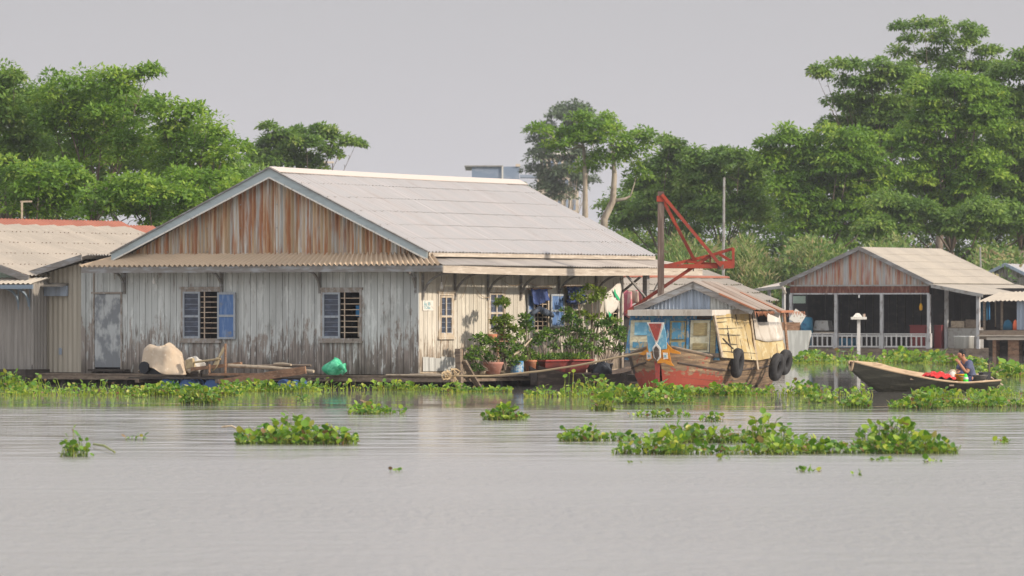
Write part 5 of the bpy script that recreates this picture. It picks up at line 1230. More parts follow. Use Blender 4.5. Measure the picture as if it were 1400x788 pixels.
    x, z1 = G.f(1103, 433.5, .6); T = G.empty('water_drum', 'teal-blue plastic drum at the left end of the far house', 'drum', loc=(x, .6, zf)); h = z1-zf; r0 = .29
    MB().lathe([(0, 0), (r0*.93, 0), (r0, .06), (r0, h*.3), (r0*1.05, h*.33), (r0, h*.36), (r0, h*.63), (r0*1.05, h*.66), (r0, h*.69), (r0, h*.93), (r0*.85, h*.98), (0, h)], n=18).build('drum_body', 'drum_teal', T, smooth=True)
    MB().lathe([(0, h+.002), (.07, h+.002), (.07, h+.05), (0, h+.05)], (.1, 0, 0), 8).build('cap', 'black_plastic', T)
    x, z1 = G.f(1259, 411, .5); z0 = G.f(1259, 425, .5)[1]; T = G.empty('hanging_bag', 'small yellow bag hanging near the right front post', 'bag', loc=(x, .5, z0)); MB().lathe([(0, 0), (.07, .03), (.085, .2), (.05, .32), (0, .36)], n=8).build('bag_body', 'yellow', T, smooth=True); MB().tube([(0, 0, .35), (0, 0, z1-z0+.5)], .012, 4).build('string', 'wire', T)
    # teal crates under the rail
    box_item('crate', 'teal plastic crate seen through the white rail', 'crate', 1147, 463, 1166, 474, .5, .5, 'drum_teal', 'crate_body', lambda T, w, d, h: MB().box(-w-.02, w+.02, -.02, d+.02, h-.06, h+.01).build('rim', 'drum_teal', T), floor=zf)
    # round tubs on the right deck
    x, z1 = G.f(1318, 459.5, .1); T = G.empty('water_tub', 'wide pale cement tub under the right lean-to', 'tub', loc=(x, .1, zf)); r0 = 13/28.7; h = z1-zf; MB().lathe([(0, 0), (r0, 0), (r0*1.02, h-.06), (r0*1.06, h-.05), (r0*1.06, h), (r0*.95, h), (r0*.93, .05), (0, .05)], n=20).build('tub_body', 'patch_tin', T, smooth=True)
    box_item('storage_bin', 'grey-brown wooden bin behind the pale tub', 'bin', 1296, 449, 1336, 470, 1.0, .7, 'metal', 'bin_body', lambda T, w, d, h: MB().box(-w-.02, w+.02, -.02, d+.02, h, h+.04).build('lid', 'wood', T), floor=zf)
    box_item('leaning_boards', 'tan leaning boards on top of the grey bin', 'boards', 1300, 439, 1318, 449, 1.2, .2, 'wood_pale', 'board')
    T = box_item('cloth_heap', 'brown bundle beside the leaning boards', 'bundle', 1320, 437, 1335, 449, 1.2, .3, 'wood', 'bundle_body')
    # hanging clothes under the lean-to
    for i, (px, py0, w, h, mat, lab) in enumerate(((1351, 408, .12, 1.0, 'cloth_blue', 'narrow bright blue cloth hung right of the lean-to post'), (1344, 412, .3, .9, 'cloth_teal', 'dark cloth hung behind the lean-to post'), (1367, 412, .35, 1.2, 'cloth_cream', 'cream curtain hung in the open shed'), (1377, 412, .22, .9, 'white_paint', 'white cloth hung beside the cream curtain'), (1384, 412, .22, .9, 'pink_cloth', 'pink-brown cloth hung in the open shed'), (1391, 413, .25, .7, 'cloth_cream', 'pale cloth hung by the metal sheet'))):
        p = W(px, py0, G.o.y-1.0 if px < 1400 else G.o.y); p = W(px, py0, 265.5); T = thing('washing', lab, 'cloth', p, -R(30), 'washing at the far shed')
        MB().grid(lambda u, v: ((u-.5)*w*1.5, .04*math.sin(u*12+v), -v*h), 10, 4).build('cloth_panel', mat, T, smooth=True, solid=.01)
    o = MB().tube([W(1336, 407, 265.5), W(1400, 412, 265.5)], .012, 4).build('washing_line', 'black_wire'); tag(o, 'line carrying the washing under the shed roof at the right', 'line')
far_house()

def far_right():
    # open shed to the right of the far house
    G = Frame(1345, 487, 22); H = G.empty('landing_shed', 'open shed with rough sheet roof and heavy timber landing at the right edge', 'shed')
    a = G.f(1342, 412); z_t = G.f(1365, 403)[1]; zd1 = G.f(1345, 451)[1]; zd0 = G.f(1345, 465)[1]
    b = MB(); b.corr((-.15, -.4, a[1]+.0), (6, -.4, a[1]-.0), (6, 1.6, z_t+.12), (.2, 1.6, z_t+.12), .2, .025, (0, -.3, 1), jit=.05); b.build('sheet_roof', 'roof_far', H)
    b = MB(); b.box(-.05, 6, -.5, -.25, zd0+.03, zd1-.02); b.box(.0, 6, -.46, 1.8, zd1-.12, zd1-.03); build_each(b, 'landing_timber', 'wood', H)
    b = MB(); b.box(-.1, 6, -.6, -.5, zd0+.16, zd0+.22); b.box(.3, 6, -.56, -.5, zd0, zd0+.12); b.build('landing_rail', 'fascia_tan', H)
    b = MB()
    for x, w in ((.5, .15), (1.2, .5), (1.95, .22), (3.4, .3)): b.box(x, x+w, -.3, .3, -.1, zd0+.03)
    build_each(b, 'pile', 'wood_red', H)
    b = MB(); b.box(.1, 6, .4, 1.6, -.1, zd0); b.build('float_hull', 'wood_dark', H)
    x = G.f(1391, 430)[0]; b = MB(); b.corr((x, -.1, zd1), (x+2.5, -.1, zd1), (x+2.5, -.1, a[1]), (x, -.1, a[1]), .15, .02, (0, -1, 0)); b.build('tin_panel', 'blue_tin', H)
    MB().box(.1, 6, 1.5, 1.6, zd1, z_t).build('rear_wall', 'dark', H)
    for px in (1346, 1370): x = G.f(px, 430, .2)[0]; MB().box(x-.05, x+.05, .15, .25, zd1, a[1]+.1).build('post', 'wood', H)
    for (px0, py0, px1, py1, mat, lab, nm) in ((1371, 436, 1385, 451, 'cloth_teal', 'dark teal bundle piled on the landing', 'cloth_bundle'), (1384.5, 436, 1392, 451, 'orange_cloth', 'bright orange bag standing on the landing against the metal sheet', 'bag')):
        x0_, z1 = G.f(px0, py0, .0); x1_, _ = G.f(px1, py1, .0); T = G.empty(nm, lab, 'bag' if nm == 'bag' else 'bundle', loc=((x0_+x1_)/2, .0, zd1-.03)); w = (x1_-x0_)/2; h = z1-zd1
        MB().lathe([(0, 0), (w*1.0, .02), (w*.95, h*.5), (w*.6, h*.85), (.0, h)], n=12, sy=.6).build('body', mat, T, smooth=True)
    # house behind at the right edge
    G2 = Frame(1400, 478, 30, d=292); H2 = G2.empty('floating_house', 'small grey gabled house at the right edge behind the far house', 'house')
    pk = G2.f(1377, 361); le = G2.f(1352, 373.5); xr = 2*pk[0]-le[0]+.6; zr = pk[1]-(xr-pk[0])*(pk[1]-le[1])/(pk[0]-le[0])
    b = MB(); b.corr((xr, -.2, zr), (xr, 7, zr), (pk[0], 7, pk[1]), (pk[0], -.2, pk[1]), .2, .02, (.4, 0, 1)); b.corr((le[0], 7, le[1]), (le[0], -.2, le[1]), (pk[0], -.2, pk[1]), (pk[0], 7, pk[1]), .2, .02, (-.4, 0, 1)); b.build('roof', 'roof_pale', H2)
    b = MB(); b.corr((le[0]+.2, 0, .5), (pk[0], 0, .5), (pk[0], 0, pk[1]-.1), (le[0]+.2, 0, le[1]), .16, .02, (0, -1, 0)); b.corr((pk[0], 0, .5), (xr-.2, 0, .5), (xr-.2, 0, zr), (pk[0], 0, pk[1]-.1), .16, .02, (0, -1, 0)); b.build('gable_cladding', 'grey_tin', H2)
    for xe, z_ in ((le[0], le[1]), (xr, zr)):
        b = MB(); b.beam((pk[0], -.24, pk[1]-.03), (xe, -.24, z_-.03), .05, .16); b.build('barge_board', 'blue_tin', H2)
    MB().box(le[0]+.2, xr-.2, .05, 6.8, .1, zr-.1).build('wall', 'dark', H2)
    # lean-to and low roof to the left of the far house
    G3 = Frame(1081, 484, 30, d=274); H3 = G3.empty('boat_shed', 'low lean-to roof joined to the left end of the far house', 'shed')
    p0, p1 = G3.f(1038, 396), G3.f(1079, 391); q0 = G3.f(1045, 389); q1 = G3.f(1070, 382)
    b = MB(); b.corr((p0[0], -.6, p0[1]), (p1[0], -.6, p1[1]), (p1[0], 3, p1[1]+.5), (p0[0]+.3, 3, p0[1]+.5), .2, .02, (0, -.3, 1)); b.build('roof', 'roof_skirt', H3)
    b = MB(); b.beam((p0[0], -.62, p0[1]-.05), (p1[0], -.62, p1[1]-.05), .06, .14); b.build('fascia_board', 'metal', H3)
    b = MB(); b.beam((G3.f(1076, 385)[0], -.7, G3.f(1076, 388)[1]), (G3.f(1083, 402)[0], -.7, G3.f(1083, 402)[1]), .05, .12); b.build('brace', 'fascia_tan', H3)
    b = MB(); b.box(p0[0]+.2, p1[0]+.3, 2.0, 2.1, .4, p1[1]-.1); b.build('rear_wall', 'dark', H3)
    for px in (1052, 1072): x = G3.f(px, 430)[0]; MB().box(x-.06, x+.06, -.1, .05, .1, p1[1]-.05).build('post', 'far_post', H3)
    MB().box(p0[0], p1[0]+.2, -.4, 3, .0, .35).build('deck', 'wood_dark', H3)
    # moored boat end on between the painted boat and the far house
    d = 225; p = W(1082, 487, d); s = FPX/d
    T = thing('moored_boat', 'grey and brown boat stern moored behind the painted boat', 'boat', (p.x, p.y, 0), 0)
    def L(px, py, y=0): q = W(px, py, d+y); return (q.x-p.x, y, q.z)
    b = MB(); n = 10; rows = []
    for i in range(n+1):
        t = i/n; y = -1.2+7*t; k = math.sin(math.pi*(.30+.5*t))
        zt = L(1080, 464)[2]+.35*(1-t)**2; rows.append([(-.95*k-.2, y, zt), (-.7*k-.2, y+.1, .25), (-.2, y+.2, -.1), (.2+.40*k, y+.1, .2), (.2+.62*k, y, zt)])
    for r in rows: b.v += r
    for i in range(n):
        for j in range(4): a = i*5+j; b.f.append((a, a+1, a+6, a+5))
    b.f.append((0, 1, 2, 3, 4)); b.build('hull', 'patch_tin', T, solid=.04)
    b = MB(); A_ = [L(1060, 464), L(1092, 464), L(1094, 441), L(1060, 441)]; b.hexa([A_[0], A_[1], (A_[1][0], 2.5, A_[1][2]), (A_[0][0], 2.5, A_[0][2]), A_[3], A_[2], (A_[2][0], 2.5, A_[2][2]), (A_[3][0], 2.5, A_[3][2])]); b.build('wash_board', 'wood_red', T)
    b = MB(); b.beam(L(1086, 441, .1), L(1095, 427, .1), .5, .05, up=(0, 1, 0)); b.build('seat_board', 'white_paint', T)
    tyre(1095.5, 466, d-.9, 'long worn tyre hung on the moored boat left of the far house', None, -R(65), R0=.40, tilt=0)
    # lamp post with little white roof in front of the far house
    px, d = 1174, 264.5; p = W(px, 479, d); z1 = W(px, 437, d).z; T = thing('spirit_house_post', 'white post carrying a small white shrine in front of the rail', 'shrine', (p.x, p.y, 0))
    MB().box(-.075, .075, -.075, .075, -.1, z1).build('post', 'rail', T)
    k = d/FPX; b = MB(); w = 10.5*k; b.box(-w, w, -.3, .3, z1, z1+.12); b.build('tray', 'white_paint', T)
    b = MB(); zz = z1+.122; b.hexa([(-w*.75, -.2, zz), (w*.45, -.2, zz), (w*.45, .2, zz), (-w*.75, .2, zz), (-w*.35, -.05, zz+.17), (w*.1, -.05, zz+.17), (w*.1, .05, zz+.17), (-w*.35, .05, zz+.17)]); b.build('shrine_roof', 'white_paint', T)
    MB().lathe([(0, 0), (.06, 0), (.06, .14), (0, .14)], (w*.7, 0, zz), 8).build('offering_jar', 'cloth_cream', T)
far_right()
# ------------------------------------------------------------------ sampan with the man
def sampan():
    # bow to the left, stern farther away on the right
    d0 = 140.0; b0 = W(1192, 536, d0); al = R(32)
    T = thing('sampan', 'slender wooden sampan with high upturned bow and sun-dried inner planks', 'boat', (b0.x, b0.y, 0), al)
    Lb = 3.75; n = 34; rows = []; xs0 = -.62
    def sec(t):                                     # t 0 at the bow tip, 1 at the stern
        x = xs0 + (Lb-xs0)*t
        rise = max(0, 1-t/.72); zt = .21 + .54*rise**1.6 + .05*max(0, (t-.75)/.25)
        w = .50*min(1, (t*2.6+.05))**.8*(1-.45*max(0, (t-.6)/.4)**1.5); w = max(w, .10)
        kb = -.08 + .62*max(0, 1-t/.26)**1.5
        return x, w, zt, kb
    m = 6
    for i in range(n+1):
        x, w, zt, kb = sec((i/n)); r = []
        for j in range(2*m+1):
            a = (j-m)/m; yy = a*w*(1 if True else 1); z = kb+(zt-kb)*abs(a)**1.9
            if a > 0: z += .22*a*min(1, i/n*4)*(1-.35*i/n)      # rolled a little towards the viewer
            r.append((x-.10*(1-i/n)*abs(a)*0, yy, z))
        rows.append(r)
    k = 2*m+1
    b = MB(); b.v = [p for r in rows for p in r]
    for i in range(n):
        for j in range(k-1): a = i*k+j; b.f.append((a, a+k, a+k+1, a+1))
    b.f.append(tuple(n*k+j for j in range(k)))
    b.build('hull', 'sampan', T, smooth=False, solid=.03)
    b = MB()                                         # inner far-side planking, catches the sun
    base = []
    for i in range(1, n+1):
        r = rows[i]; base.append([(p[0], p[1]-.03, p[2]+.012) for p in r[m+1:]])
    for i in range(len(base)-1):
        for j in range(len(base[0])-1): b.quad(base[i][j], base[i+1][j], base[i+1][j+1], base[i][j+1])
    b.build('inner_planking', 'sampan_in', T)
    for jj, nm in ((0, 'gunwale'), (k-1, 'gunwale')):
        b = MB(); b.tube([(r[jj][0], r[jj][1], r[jj][2]+.01) for r in rows], .026, 6); b.build(nm, 'sampan_in', T)
    b = MB(); r0, r1 = rows[0], rows[2]
    b.tube([(rows[0][j][0]-.01, rows[0][j][1], rows[0][j][2]) for j in range(k)], .03, 6); b.build('bow_rim', 'sampan_in', T)
    b = MB(); pts = [(rows[0][j]) for j in range(k)]; b.f.append(tuple(range(k))); b.v = [(p[0]+.05, p[1], p[2]) for p in pts]; b.build('bow_board', 'wood_red', T, solid=.02)
    b = MB()
    for t in (.35, .62): x, w, zt, kb = sec(t); b.box(x-.07, x+.07, -w+.03, w-.03, zt-.10, zt-.06)
    build_each(b, 'thwart', 'wood', T)
    def Lp(px, py, y=0.0):                            # pixel to local boat coordinates on the plane local y
        U, V = Vector((math.cos(al), math.sin(al), 0)), Vector((-math.sin(al), math.cos(al), 0)); c = Vector((0, 0, EYE))-Vector((b0.x, b0.y, 0)); r = Vector(((px-700)/FPX, 1, -(py-HOR)/FPX))
        t = (y-c.dot(V))/r.dot(V); return Vector((c.dot(U)+r.dot(U)*t, y, c.z+r.z*t))
    def child_thing(name, label, cat, loc, rz=0, group=None):
        U, V = Vector((math.cos(al), math.sin(al), 0)), Vector((-math.sin(al), math.cos(al), 0)); w = Vector((b0.x, b0.y, 0))+U*loc[0]+V*loc[1]+Vector((0, 0, loc[2]))
        return thing(name, label, cat, w, al+rz, group)
    # red gear, brown bundle
    p = Lp(1282, 521, -.05); G = child_thing('red_cover', 'folded red and white cover lying amidships in the sampan', 'cover', (p.x, p.y, .22))
    def rf(u, v): x = (u-.5)*.78; y = (v-.5)*.5; return (x, y, .14+.12*math.sin(math.pi*u)**.6*math.sin(math.pi*v)**.5+.03*math.sin(u*19+v*5)+.02*math.sin(v*17)-.05*u)
    MB().grid(rf, 24, 12).build('fabric', 'red_cloth', G, smooth=True, solid=.02); MB().box(-.3, .3, -.18, .18, .0, .14).build('filling', 'wood_dark', G)
    MB().lathe([(0, 0), (.09, .0), (.10, .12), (.05, .2), (0, .22)], (.42, -.05, .06), 10).build('white_corner', 'sack', G, smooth=True)
    p = Lp(1303, 517, 0); G = child_thing('straw_bag', 'brown woven bag in front of the man', 'bag', (p.x, .02, .16)); MB().lathe([(0, 0), (.11, .02), (.15, .16), (.12, .30), (.05, .38), (0, .38)], n=12).build('bag_body', 'wood_pale', G, smooth=True)
    p = Lp(1313.5, 522, -.25); G = child_thing('bucket', 'orange-yellow bucket in front of the man', 'bucket', (p.x, -.2, p.z-.10)); MB().lathe([(0, 0), (.105, 0), (.125, .27), (.13, .27), (.13, .29), (.11, .29), (.09, .02), (0, .02)], n=16).build('bucket_body', 'yellow', G, smooth=True)
    MB().tube([(.12*math.cos(t), -.13, .27+.05*math.sin(t)*-1) for t in np.linspace(0, math.pi, 8)], .006, 4).build('handle', 'metal', G)
    p = Lp(1320.5, 523, -.32); G = child_thing('bottle', 'bright green bottle with white band beside the bucket', 'bottle', (p.x, -.3, p.z-.09)); MB().lathe([(0, 0), (.07, 0), (.075, .10), (.075, .19), (.045, .27), (.03, .30), (0, .30)], n=14).build('bottle_body', 'green_b', G, smooth=True)
    MB().lathe([(.0755, .165), (.077, .17), (.0765, .20), (.068, .215)], n=14).build('label_band', 'white_paint', G)
    p = Lp(1336, 521, 0); G = child_thing('tin_basin', 'dented pale metal basin behind the man', 'basin', (p.x, .0, .22)); MB().lathe([(0, 0), (.18, .02), (.26, .17), (.28, .18), (.25, .17), (.17, .05), (0, .04)], n=20).build('basin_body', 'metal', G, smooth=True)
    p = Lp(1347, 520, 0); G = child_thing('boat_engine', 'small dark outboard engine at the sampan stern', 'engine', (p.x, .0, .28)); b = MB(); b.box(-.13, .10, -.1, .1, 0, .16); b.box(-.2, .2, -.03, .03, .16, .19); b.build('engine_block', 'black_plastic', G); MB().beam((.12, 0, -.02), (.13, 0, .42), .035).build('upright', 'rust_pole', G); MB().beam((.1, 0, .1), (.55, 0, -.14), .03).build('tail_shaft', 'wood_pale', G)
    # ---------------- the man
    hp = Lp(1324, 521, .02); P0 = (hp.x, 0.02, .20)
    G = child_thing('person', 'man in a blue-grey shirt sitting hunched in the sampan with his hand at his mouth', 'person', (P0[0], P0[1], .225)); G.scale = (1.1, 1.1, 1.1)
    def skinmesh(name, verts, edges, radii, mat, root=0, sub=2, parent=G):
        me = bpy.data.meshes.new(name); me.from_pydata(verts, edges, []); me.materials.append(M[mat]); o = bpy.data.objects.new(name, me); COL.objects.link(o); o.parent = parent
        md = o.modifiers.new('skin', 'SKIN'); md.use_smooth_shade = True
        if not me.skin_vertices: 
            bpy.context.view_layer.objects.active = o
        for i, r in enumerate(radii):
            me.skin_vertices[0].data[i].radius = (r, r) if not isinstance(r, tuple) else r
        me.skin_vertices[0].data[root].use_root = True
        sd = o.modifiers.new('sub', 'SUBSURF'); sd.levels = sub; sd.render_levels = sub
        return o
    # joints (x towards the stern, -x is where he faces, y away from the viewer)
    V = []; E = []; Rr = []
    def a(p, r, par=None):
        V.append(p); Rr.append(r)
        if par is not None: E.append((par, len(V)-1))
        return len(V)-1
    hip = a((0, 0, .02), .13); wa = a((.03, 0, .17), .115, hip); ch = a((.0, 0, .32), .13, wa); uc = a((-.06, 0, .43), .10, ch); nk = a((-.13, 0, .50), .052, uc); hb = a((-.17, 0, .555), .062, nk); hc = a((-.205, 0, .62), .085, hb); ht = a((-.20, 0, .685), .07, hc)
    nose = a((-.295, 0, .605), .014, hc); chin = a((-.25, 0, .555), .030, hc)
    for sy, el, wr in ((-1, (-.20, -.20, .20), (-.30, -.06, .43)), (1, (-.18, .22, .18), (-.36, .13, .20))):
        sh = a((-.06, sy*.16, .42), .066, uc); eb = a(el, .045, sh); w_ = a(wr, .030, eb)
        dv = (Vector(wr)-Vector(el)).normalized(); if_ = Vector(wr)+dv*.05; pm = a(tuple(if_), .032, w_); si = dv.cross(Vector((0, 1, 0))).normalized()
        cl = Vector((-.6, 0, .2)) if sy == -1 else Vector((-.2, 0, -.7))
        for f in range(4):
            o0 = if_+si*(.022*(f-1.5)); f1 = a(tuple(o0+dv*.035), .010, pm); f2 = a(tuple(o0+dv*.055+cl*.022), .009, f1); a(tuple(o0+dv*.052+cl*.045), .008, f2)
        t1 = a(tuple(Vector(wr)+dv*.02-si*.045), .011, pm); a(tuple(Vector(wr)+dv*.05-si*.058), .009, t1)
        kn = a((-.36, sy*.13, .24), .066, a((-.08, sy*.10, .03), .088, hip)); an = a((-.42, sy*.10, -.04), .040, kn); a((-.53, sy*.10, -.075), .030, an)
    skinmesh('body', V, E, Rr, 'skin')
    # shirt, trousers, hair
    V2 = [(.0, 0, .01), (.035, 0, .16), (.0, 0, .31), (-.06, 0, .415), (-.11, 0, .465), (-.06, -.165, .415), (-.16, -.20, .27), (-.06, .165, .415), (-.15, .215, .26)]
    skinmesh('shirt', V2, [(0, 1), (1, 2), (2, 3), (3, 4), (3, 5), (5, 6), (3, 7), (7, 8)], [.155, (.145, .135), (.16, .15), .128, .07, .085, .064, .085, .064], 'shirt', root=2)
    V3 = [(0, 0, .0), (-.10, -.10, .03), (-.34, -.13, .235), (-.40, -.11, .06), (-.10, .10, .03), (-.34, .13, .235), (-.40, .11, .06)]
    skinmesh('trousers', V3, [(0, 1), (1, 2), (2, 3), (0, 4), (4, 5), (5, 6)], [.145, .10, .08, .06, .10, .08, .06], 'shorts')
    b = MB()
    def hf(u, v):
        t = u*2*math.pi; ph = v*math.pi*.62; r = .098*(1+.04*math.sin(9*t)*v); d_ = Vector((math.sin(ph)*math.cos(t), math.sin(ph)*math.sin(t)*.86, math.cos(ph)*1.02))
        p = Vector((-.188, 0, .645))+d_*r
        if d_.x < -.35 and d_.z < .62: p = Vector((-.188, 0, .645))+d_*r*.80
        return p
    b.grid(hf, 28, 12); b.build('hair', 'hair', G, smooth=True)
    for sy in (-1, 1):
        MB().lathe([(0, -.007), (.010, 0), (0, .007)], (-.283, sy*.032, .632), 8, axis='y').build('eye', 'hair', G); MB().lathe([(0, -.012), (.022, -.006), (.024, .004), (0, .012)], (-.195, sy*.083, .61), 10, axis='y').build('ear', 'skin', G, smooth=True)
    MB().box(-.288, -.277, -.02, .02, .572, .578).build('mouth', 'bow_red', G)
sampan()

# ------------------------------------------------------------------ foliage generators
def leaves(P, Dn, Nn, size, rnd, wid=.5):
    """folded rhombus leaf sprays. P base points, Dn pointing directions, Nn approx normals"""
    Dn = Dn/np.linalg.norm(Dn, axis=1, keepdims=True); S = np.cross(Dn, Nn); S /= np.linalg.norm(S, axis=1, keepdims=True)+1e-9; N2 = np.cross(S, Dn)
    L_ = size[:, None]; w = L_*wid*.5
    v0 = P; v1 = P+Dn*L_*.45+S*w+N2*L_*.06; v2 = P+Dn*L_; v3 = P+Dn*L_*.45-S*w+N2*L_*.06
    V = np.stack([v0, v1, v2, v3], 1).reshape(-1, 3); F4 = np.arange(len(P)*4).reshape(-1, 4)
    return V, F4, np.repeat(rnd, 4)

def rand_dirs(n, rg):
    v = rg.normal(size=(n, 3)); return v/np.linalg.norm(v, axis=1, keepdims=True)

def crown(lobes, rg, leaf=.34, clump=.75, per=46, cover=1.0, flat=.62, droop=.25, wid=.5, dens=.62):
    Vs, Rs = [], []; Ps, Ds, Ns, Ss = [], [], [], []
    for (cx, cy, cz, r) in lobes:
        nc = max(4, int(4*math.pi*r*r/(math.pi*clump*clump)*dens*cover))
        d = rand_dirs(nc, rg); d[:, 2] = np.where(d[:, 2] < -.45, -d[:, 2], d[:, 2])
        rad = r*(.40+.62*rg.random(nc)**.6)
        C = np.stack([cx+d[:, 0]*rad, cy+d[:, 1]*rad, cz+d[:, 2]*rad*.85], 1)
        cr_ = clump*(.55+.75*rg.random(nc)); ctone = rg.random(nc)
        for k in range(nc):
            m = int(per*(cr_[k]/clump)**1.3)
            u = rand_dirs(m, rg); u[:, 2] = np.abs(u[:, 2])*.9-.15
            pos = C[k]+u*cr_[k]*np.array([1, 1, flat])*(.55+.45*rg.random((m, 1)))
            dr = u*1.0+rg.normal(size=(m, 3))*.45; dr[:, 2] -= droop+.2*rg.random(m)
            nn = u*.6+np.array([0, 0, 1.0])+rg.normal(size=(m, 3))*.35
            Ps.append(pos); Ds.append(dr); Ns.append(nn); Ss.append(leaf*(.6+.8*rg.random(m))); Rs.append(np.clip(ctone[k]*.7+rg.random(m)*.35, 0, 1))
    P, D_, N_, S_, R_ = map(np.concatenate, (Ps, Ds, Ns, Ss, Rs))
    return leaves(P, D_, N_, S_, R_, wid)

def tree(name, label, lobes_px, d, base_px, base_z=1.2, mat='green_leaf_a', group=None, seed=1, leaf=.34, clump=.75, per=44, cover=1.0, bark='bark', trunk_r=.28, trunks=None, cat='tree', depth=.8, flat=.62, droop=.25):
    rg = np.random.default_rng(seed); s = FPX/d
    bx = (base_px-700)/FPX*d; bz = float(bank_h(np.array([bx]), np.array([float(d)]))[0]) if base_z is None else base_z
    T = thing(name, label, cat, (bx, d, bz), 0, group); lb = []
    for (px, py, r) in lobes_px:
        p = W(px, py, d); lb.append((p.x-bx, (rg.random()-.5)*2*depth*1.6, p.z-bz, r/s))
    V, F4, R_ = crown(lb, rg, leaf*.64, clump*.85, int(per*2.3), cover, flat+.22, droop+.15, .55, 1.6)
    np_mesh('crown', V, F4, mat, T, R_)
    b = MB(); rr = random.Random(seed)
    top = max(l[2] for l in lb); cx = sum(l[0] for l in lb)/len(lb)
    tr = trunks or [[(base_px, None)]]
    fork = Vector((cx*.35, 0, min(l[2] for l in lb)*.55+.3))
    if trunks:
        for t in trunks:
            pts = []
            for (px, py, r) in t: p = W(px, py, d); pts.append((Vector((p.x-bx, 0, p.z-bz)), r/s))
            b.tube([p for p, r in pts], [r for p, r in pts], 8)
        tips = [Vector(pts[-1][0]) for _ in (0,)]
    else:
        b.tube([(0, 0, -.8), (0, 0, 0), fork*.5+Vector((rr.uniform(-.1, .1), 0, 0)), fork], [trunk_r*1.3, trunk_r, trunk_r*.8, trunk_r*.7], 8)
    org = fork if not trunks else None
    for i, l in enumerate(lb):
        if org is None:
            o = min([Vector((W(px, py, d).x-bx, 0, W(px, py, d).z-bz)) for t in trunks for (px, py, r) in t[1:]], key=lambda q: (q-Vector(l[:3])).length)
        else: o = org
        e_ = Vector(l[:3])+Vector((0, 0, l[3]*.3)); mid = o.lerp(e_, .5)+Vector((rr.uniform(-.3, .3), rr.uniform(-.3, .3), -.15*(e_-o).length*rr.random()))
        r0 = min(trunk_r*.4, .03+.03*l[3]); b.tube([o, mid, e_], [r0, r0*.6, r0*.25], 5)
        for k in range(3):
            dd = Vector((rr.uniform(-1, 1), rr.uniform(-1, 1), rr.uniform(-.1, .9))).normalized()*l[3]*.9
            q = mid.lerp(e_, rr.uniform(.2, .9)); b.tube([q, q+dd*.5+Vector((0, 0, .1)), q+dd], [r0*.4, r0*.25, r0*.1], 4)
    b.build('trunk', bark, T, smooth=True)
    return T

# left bank trees
tree('broadleaf_tree', 'leafy green tree cut by the left edge with wispy upright top shoots', [(-25, 150, 55), (10, 135, 34), (4, 105, 12), (22, 112, 9), (15, 185, 45), (45, 165, 34), (-10, 240, 55), (45, 220, 42)], 236, 5, 1.5, 'green_leaf_b', seed=11, leaf=.30)
tree('broadleaf_tree', 'broad round-topped green tree second from the left edge', [(82, 128, 30), (115, 122, 28), (150, 122, 28), (178, 118, 18), (196, 106, 12), (209, 99, 7), (100, 165, 42), (150, 168, 40), (190, 160, 30), (120, 215, 45), (170, 215, 40), (72, 175, 30)], 232, 120, 1.5, 'green_leaf_a', seed=12, leaf=.30)
tree('broadleaf_tree', 'green tree sloping down towards the pale roof peak, pale bare trunk showing', [(215, 150, 16), (238, 160, 24), (265, 168, 24), (285, 178, 18), (302, 192, 14), (230, 200, 38), (275, 208, 32), (308, 222, 20), (295, 250, 32), (322, 205, 7), (325, 245, 10), (240, 245, 36)], 228, 262, 1.5, 'green_leaf_a', seed=13, leaf=.30)
tree('young_tree', 'light green bushy tree low behind the left roof', [(15, 250, 34), (55, 255, 36), (95, 250, 30), (30, 285, 34), (85, 285, 34)], 216, 55, 1.4, 'green_leaf_a', seed=14, leaf=.28, clump=.6, trunk_r=.15)
tree('young_tree', 'yellowish green bushy tree between the left roof and the big gable', [(250, 260, 30), (290, 258, 30), (315, 270, 22), (205, 270, 32), (165, 265, 30), (265, 290, 34), (200, 298, 30), (140, 285, 30)], 214, 232, 1.4, 'green_leaf_a', seed=15, leaf=.28, clump=.6, trunk_r=.15)
tree('spreading_tree', 'lone spreading tree with flat layered crown standing behind the roof peak', [(350, 214, 16), (370, 200, 14), (368, 182, 10), (392, 196, 20), (405, 184, 13), (420, 205, 22), (440, 184, 16), (455, 192, 14), (474, 194, 8), (486, 199, 6), (378, 222, 24), (420, 228, 24), (345, 228, 18), (450, 212, 14)], 330, 425, 1.2, 'green_leaf_b', seed=16, leaf=.38, clump=.6, per=40, flat=.5)
# middle trees
tree('gum_tree', 'tall tree in haze-paled grey-green far away behind the ridge end', [(782, 152, 18), (770, 170, 22), (745, 190, 20), (738, 215, 14), (800, 165, 20), (815, 180, 16), (760, 215, 22), (785, 195, 24), (750, 245, 20), (775, 245, 22), (790, 222, 20), (765, 268, 22), (740, 262, 16), (800, 255, 18), (728, 235, 10)], 520, 775, 1.0, 'green_leaf_hazed', seed=17, leaf=.5, clump=1.0, per=44, cover=.8, bark='bark_pale')
tree('thin_tree', 'open tree with two pale crooked trunks beside the ridge end', [(800, 172, 20), (830, 172, 18), (790, 195, 24), (835, 195, 26), (870, 192, 20), (880, 183, 11), (765, 188, 16), (860, 215, 22), (820, 220, 20), (738, 180, 10), (755, 205, 11), (880, 208, 12), (800, 232, 16), (872, 240, 16)], 318, 830, 1.2, 'green_leaf_a', seed=18, leaf=.34, clump=.62, per=34, cover=.8, bark='bark_pale', trunk_r=.3,
     trunks=[[(826, 400, 6), (826, 300, 5), (838, 275, 4.5), (840, 240, 3.5), (838, 205, 2)], [(838, 275, 3), (855, 272, 2), (862, 268, 1)], [(800, 400, 5), (800, 290, 4), (800, 240, 3), (798, 200, 2)]])
